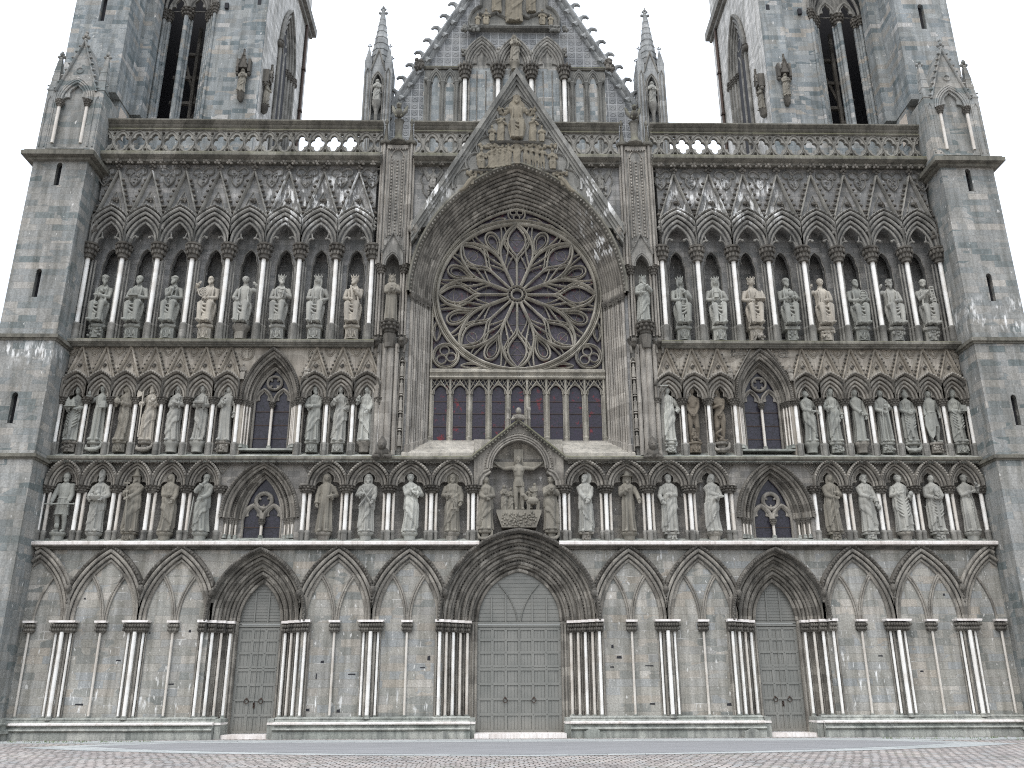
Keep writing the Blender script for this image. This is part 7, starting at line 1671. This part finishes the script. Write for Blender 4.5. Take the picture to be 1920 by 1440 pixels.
def ass(mb):
    mb.ball((.0, -.05, .42), .30, .15, .17, 10, 7); mb.tube([(-.24, -.08, .48), (-.34, -.14, .62), (-.40, -.2, .66)], [.11, .09, .07], 8); mb.ball((-.42, -.22, .62), .07, .11, .08, 8, 6)
    for x in (-.22, -.14, .18, .26): mb.tube([(x, -.05, .40), (x+.02, -.06, .2), (x, -.06, .0)], [.06, .04, .035], 7)
group_thing('carved_group', -.50, 8.90, 'small carved group of weary figures at the left foot of the cross', [(-.12, 0, 0, 1.15, dict(seed=41, hair='veil', tilt=.3, L=(.0, -.14, .72), R=(.04, -.14, .66))), (.16, .05, 0, 1.05, dict(seed=42, hair='short', turn=-.4, L=(-.1, -.14, .66), R=(.0, -.14, .7)))])
group_thing('carved_group', .58, 8.95, 'small carved group of figures with an ass right of the cross foot', [(.10, .02, .25, .95, dict(seed=43, hair='long', turn=-.4, L=(-.1, -.14, .6), R=(.0, -.14, .6))), (-.12, .08, .1, .9, dict(seed=44, hair='curly', L=(-.1, -.12, .8), R=(.05, -.14, .7)))], ass)
b = MB(); b.prism([(-.95, 8.95), (.95, 8.95), (.95, 8.83), (.72, 8.2), (-.72, 8.2), (-.95, 8.83)], -.22, .42); 
for k in range(90): b.tube([(random.uniform(-.78, .78), -.22, random.uniform(8.28, 8.85)) for _ in range(1)]+[(0, 0, 0)], .001, 3) if False else lumps(b, random.uniform(-.72, .72), -.23, random.uniform(8.3, 8.82), .03, .03, 1, .05)
P(b, 'crucifix_console', 'statue_dark')

# reliefs
def relief(name, mat, parent, y, figs, extra=None):
    mb = MB()
    for fx, fz, fh, kw in figs:
        mb.merge(figure(fh, fine=.5, **kw), (fx, y-.03, fz), (1, .55, 1))
    if extra: extra(mb)
    o = remesh_body(mb, name, mat, .022); o.parent = parent; return o
kw = lambda sd, **k: dict(dict(seed=sd, hair='short', L=(-.05, -.13, .65), R=(.05, -.13, .62)), **k)
fig = [(0, 27.0, 2.65, kw(1, pose='seat', hair='long', beard=.5, L=(-.34, -.06, .70), R=(.34, -.06, .70), hat='crown'))]
for s in (-1, 1):
    fig += [(s*.78, 27.0, 1.4, kw(5+s, L=(.05, -.13, .9), R=(.1, -.13, .8), turn=-s*.4)), (s*1.22, 26.95, 1.0, kw(9+s, pose='seat', turn=-s*.5)), (s*1.72, 25.38, 1.25, kw(12+s, pose='seat')), (s*2.15, 24.55, .62, kw(22+s, pose='seat', turn=-s*.6, L=(s*.1, -.1, .9)))]
    for k in range(4): fig.append((s*(.42+.27*k), 25.62-.05*k, 1.32-.03*k, kw(30+k*3+s, pose='nude' if s > 0 else 'stand', hair=('short', 'long', 'veil', 'curly')[k], turn=-s*.5, L=(-.1, -.13, .7+.05*(k % 3)), R=(.08, -.13, .66))))
fig.append((0, 25.72, 1.40, kw(60, hair='long', L=(-.15, -.12, .72), R=(.14, -.12, .7))))
def ex(mb):
    for s in (-1, 1):
        mb.tube([(s*(1.95+.85*k/8), GY-.05, 24.98-.75*k/8+.10*sin(k*.8)) for k in range(9)], [.08, .12, .12, .14, .13, .12, .10, .08, .05], 7)
    for s in (-1, 1): lumps(mb, s*1.2, GY-.03, 26.75, .7, .12, 22, .09); lumps(mb, s*1.9, GY-.03, 25.2, .5, .12, 16, .09); lumps(mb, s*.75, GY-.03, 28.6, .3, .4, 14, .07)
    mb.tube([(.30*cos(2*pi*k/14)-1.62, GY-.05, 25.9+.42*sin(2*pi*k/14)) for k in range(14)], .05, 6, True)
    mb.ball((0, GY-.02, 29.05), .42, .08, .42, 14, 8)
relief('relief', 'relief_stone', GB, GY, fig, ex)
fig = [(0, 38.0, 3.6, kw(71, hair='long', beard=.5, L=(-.2, -.12, .72), R=(.2, -.12, .72)))]
for s in (-1, 1): fig += [(s*1.0, 38.75, 2.1, kw(73+s, turn=-s*.5, hair='curly', L=(-s*.1, -.13, .75))), (s*1.62, 37.75, 1.25, kw(77+s, pose='seat', turn=-s*.6)), (s*2.1, 37.75, .9, kw(80+s, pose='seat', turn=-s*.6))]
r_ = relief('relief', 'relief_stone', bpy.data.objects['nave_gable'], 0, fig); r_.location = (0, -.1, 0)
for s in (-1, 1):
    def wg(mb, s=s):
        for e in (-1, 1): mb.prism([(s*4.05+e*.08, 25.3), (s*4.05+e*.45, 25.75), (s*4.05+e*.5, 25.5), (s*4.05+e*.25, 25.0)], -.06, .02)
        lumps(mb, s*4.1, -.04, 24.5, .2, .25, 14, .08)
    o = relief('relief', 'stone_upper', CATH, 0, [(s*4.05, 24.55, 1.15, kw(90+s, pose='seat', hair='curly', turn=-s*.3, L=(-.1, -.14, .7), R=(.06, -.16, .6)))], wg)
for x in (-12.15, -9.15): relief('relief', 'wall_spandrel', CATH, 0, [(x, 15.80, .50, kw(95, hair='long', L=(-.2, -.1, .8), R=(.2, -.1, .8)))])
for x in (-12.22, -9.42, 9.50, 12.22): relief('bust_carving', 'stone_moulding', CATH, -.06, [(x, 14.75, .80, kw(97, pose='seat', hair='curly', L=(-.02, -.16, .6), R=(.02, -.16, .6)))])

# turn the joined figures into plain meshes
bpy.context.view_layer.update(); dg = bpy.context.evaluated_depsgraph_get()
new = [(o, bpy.data.meshes.new_from_object(o.evaluated_get(dg))) for o in PENDING]
for o, me in new: me.name = o.name; o.modifiers.clear(); o.data = me; me.shade_smooth()
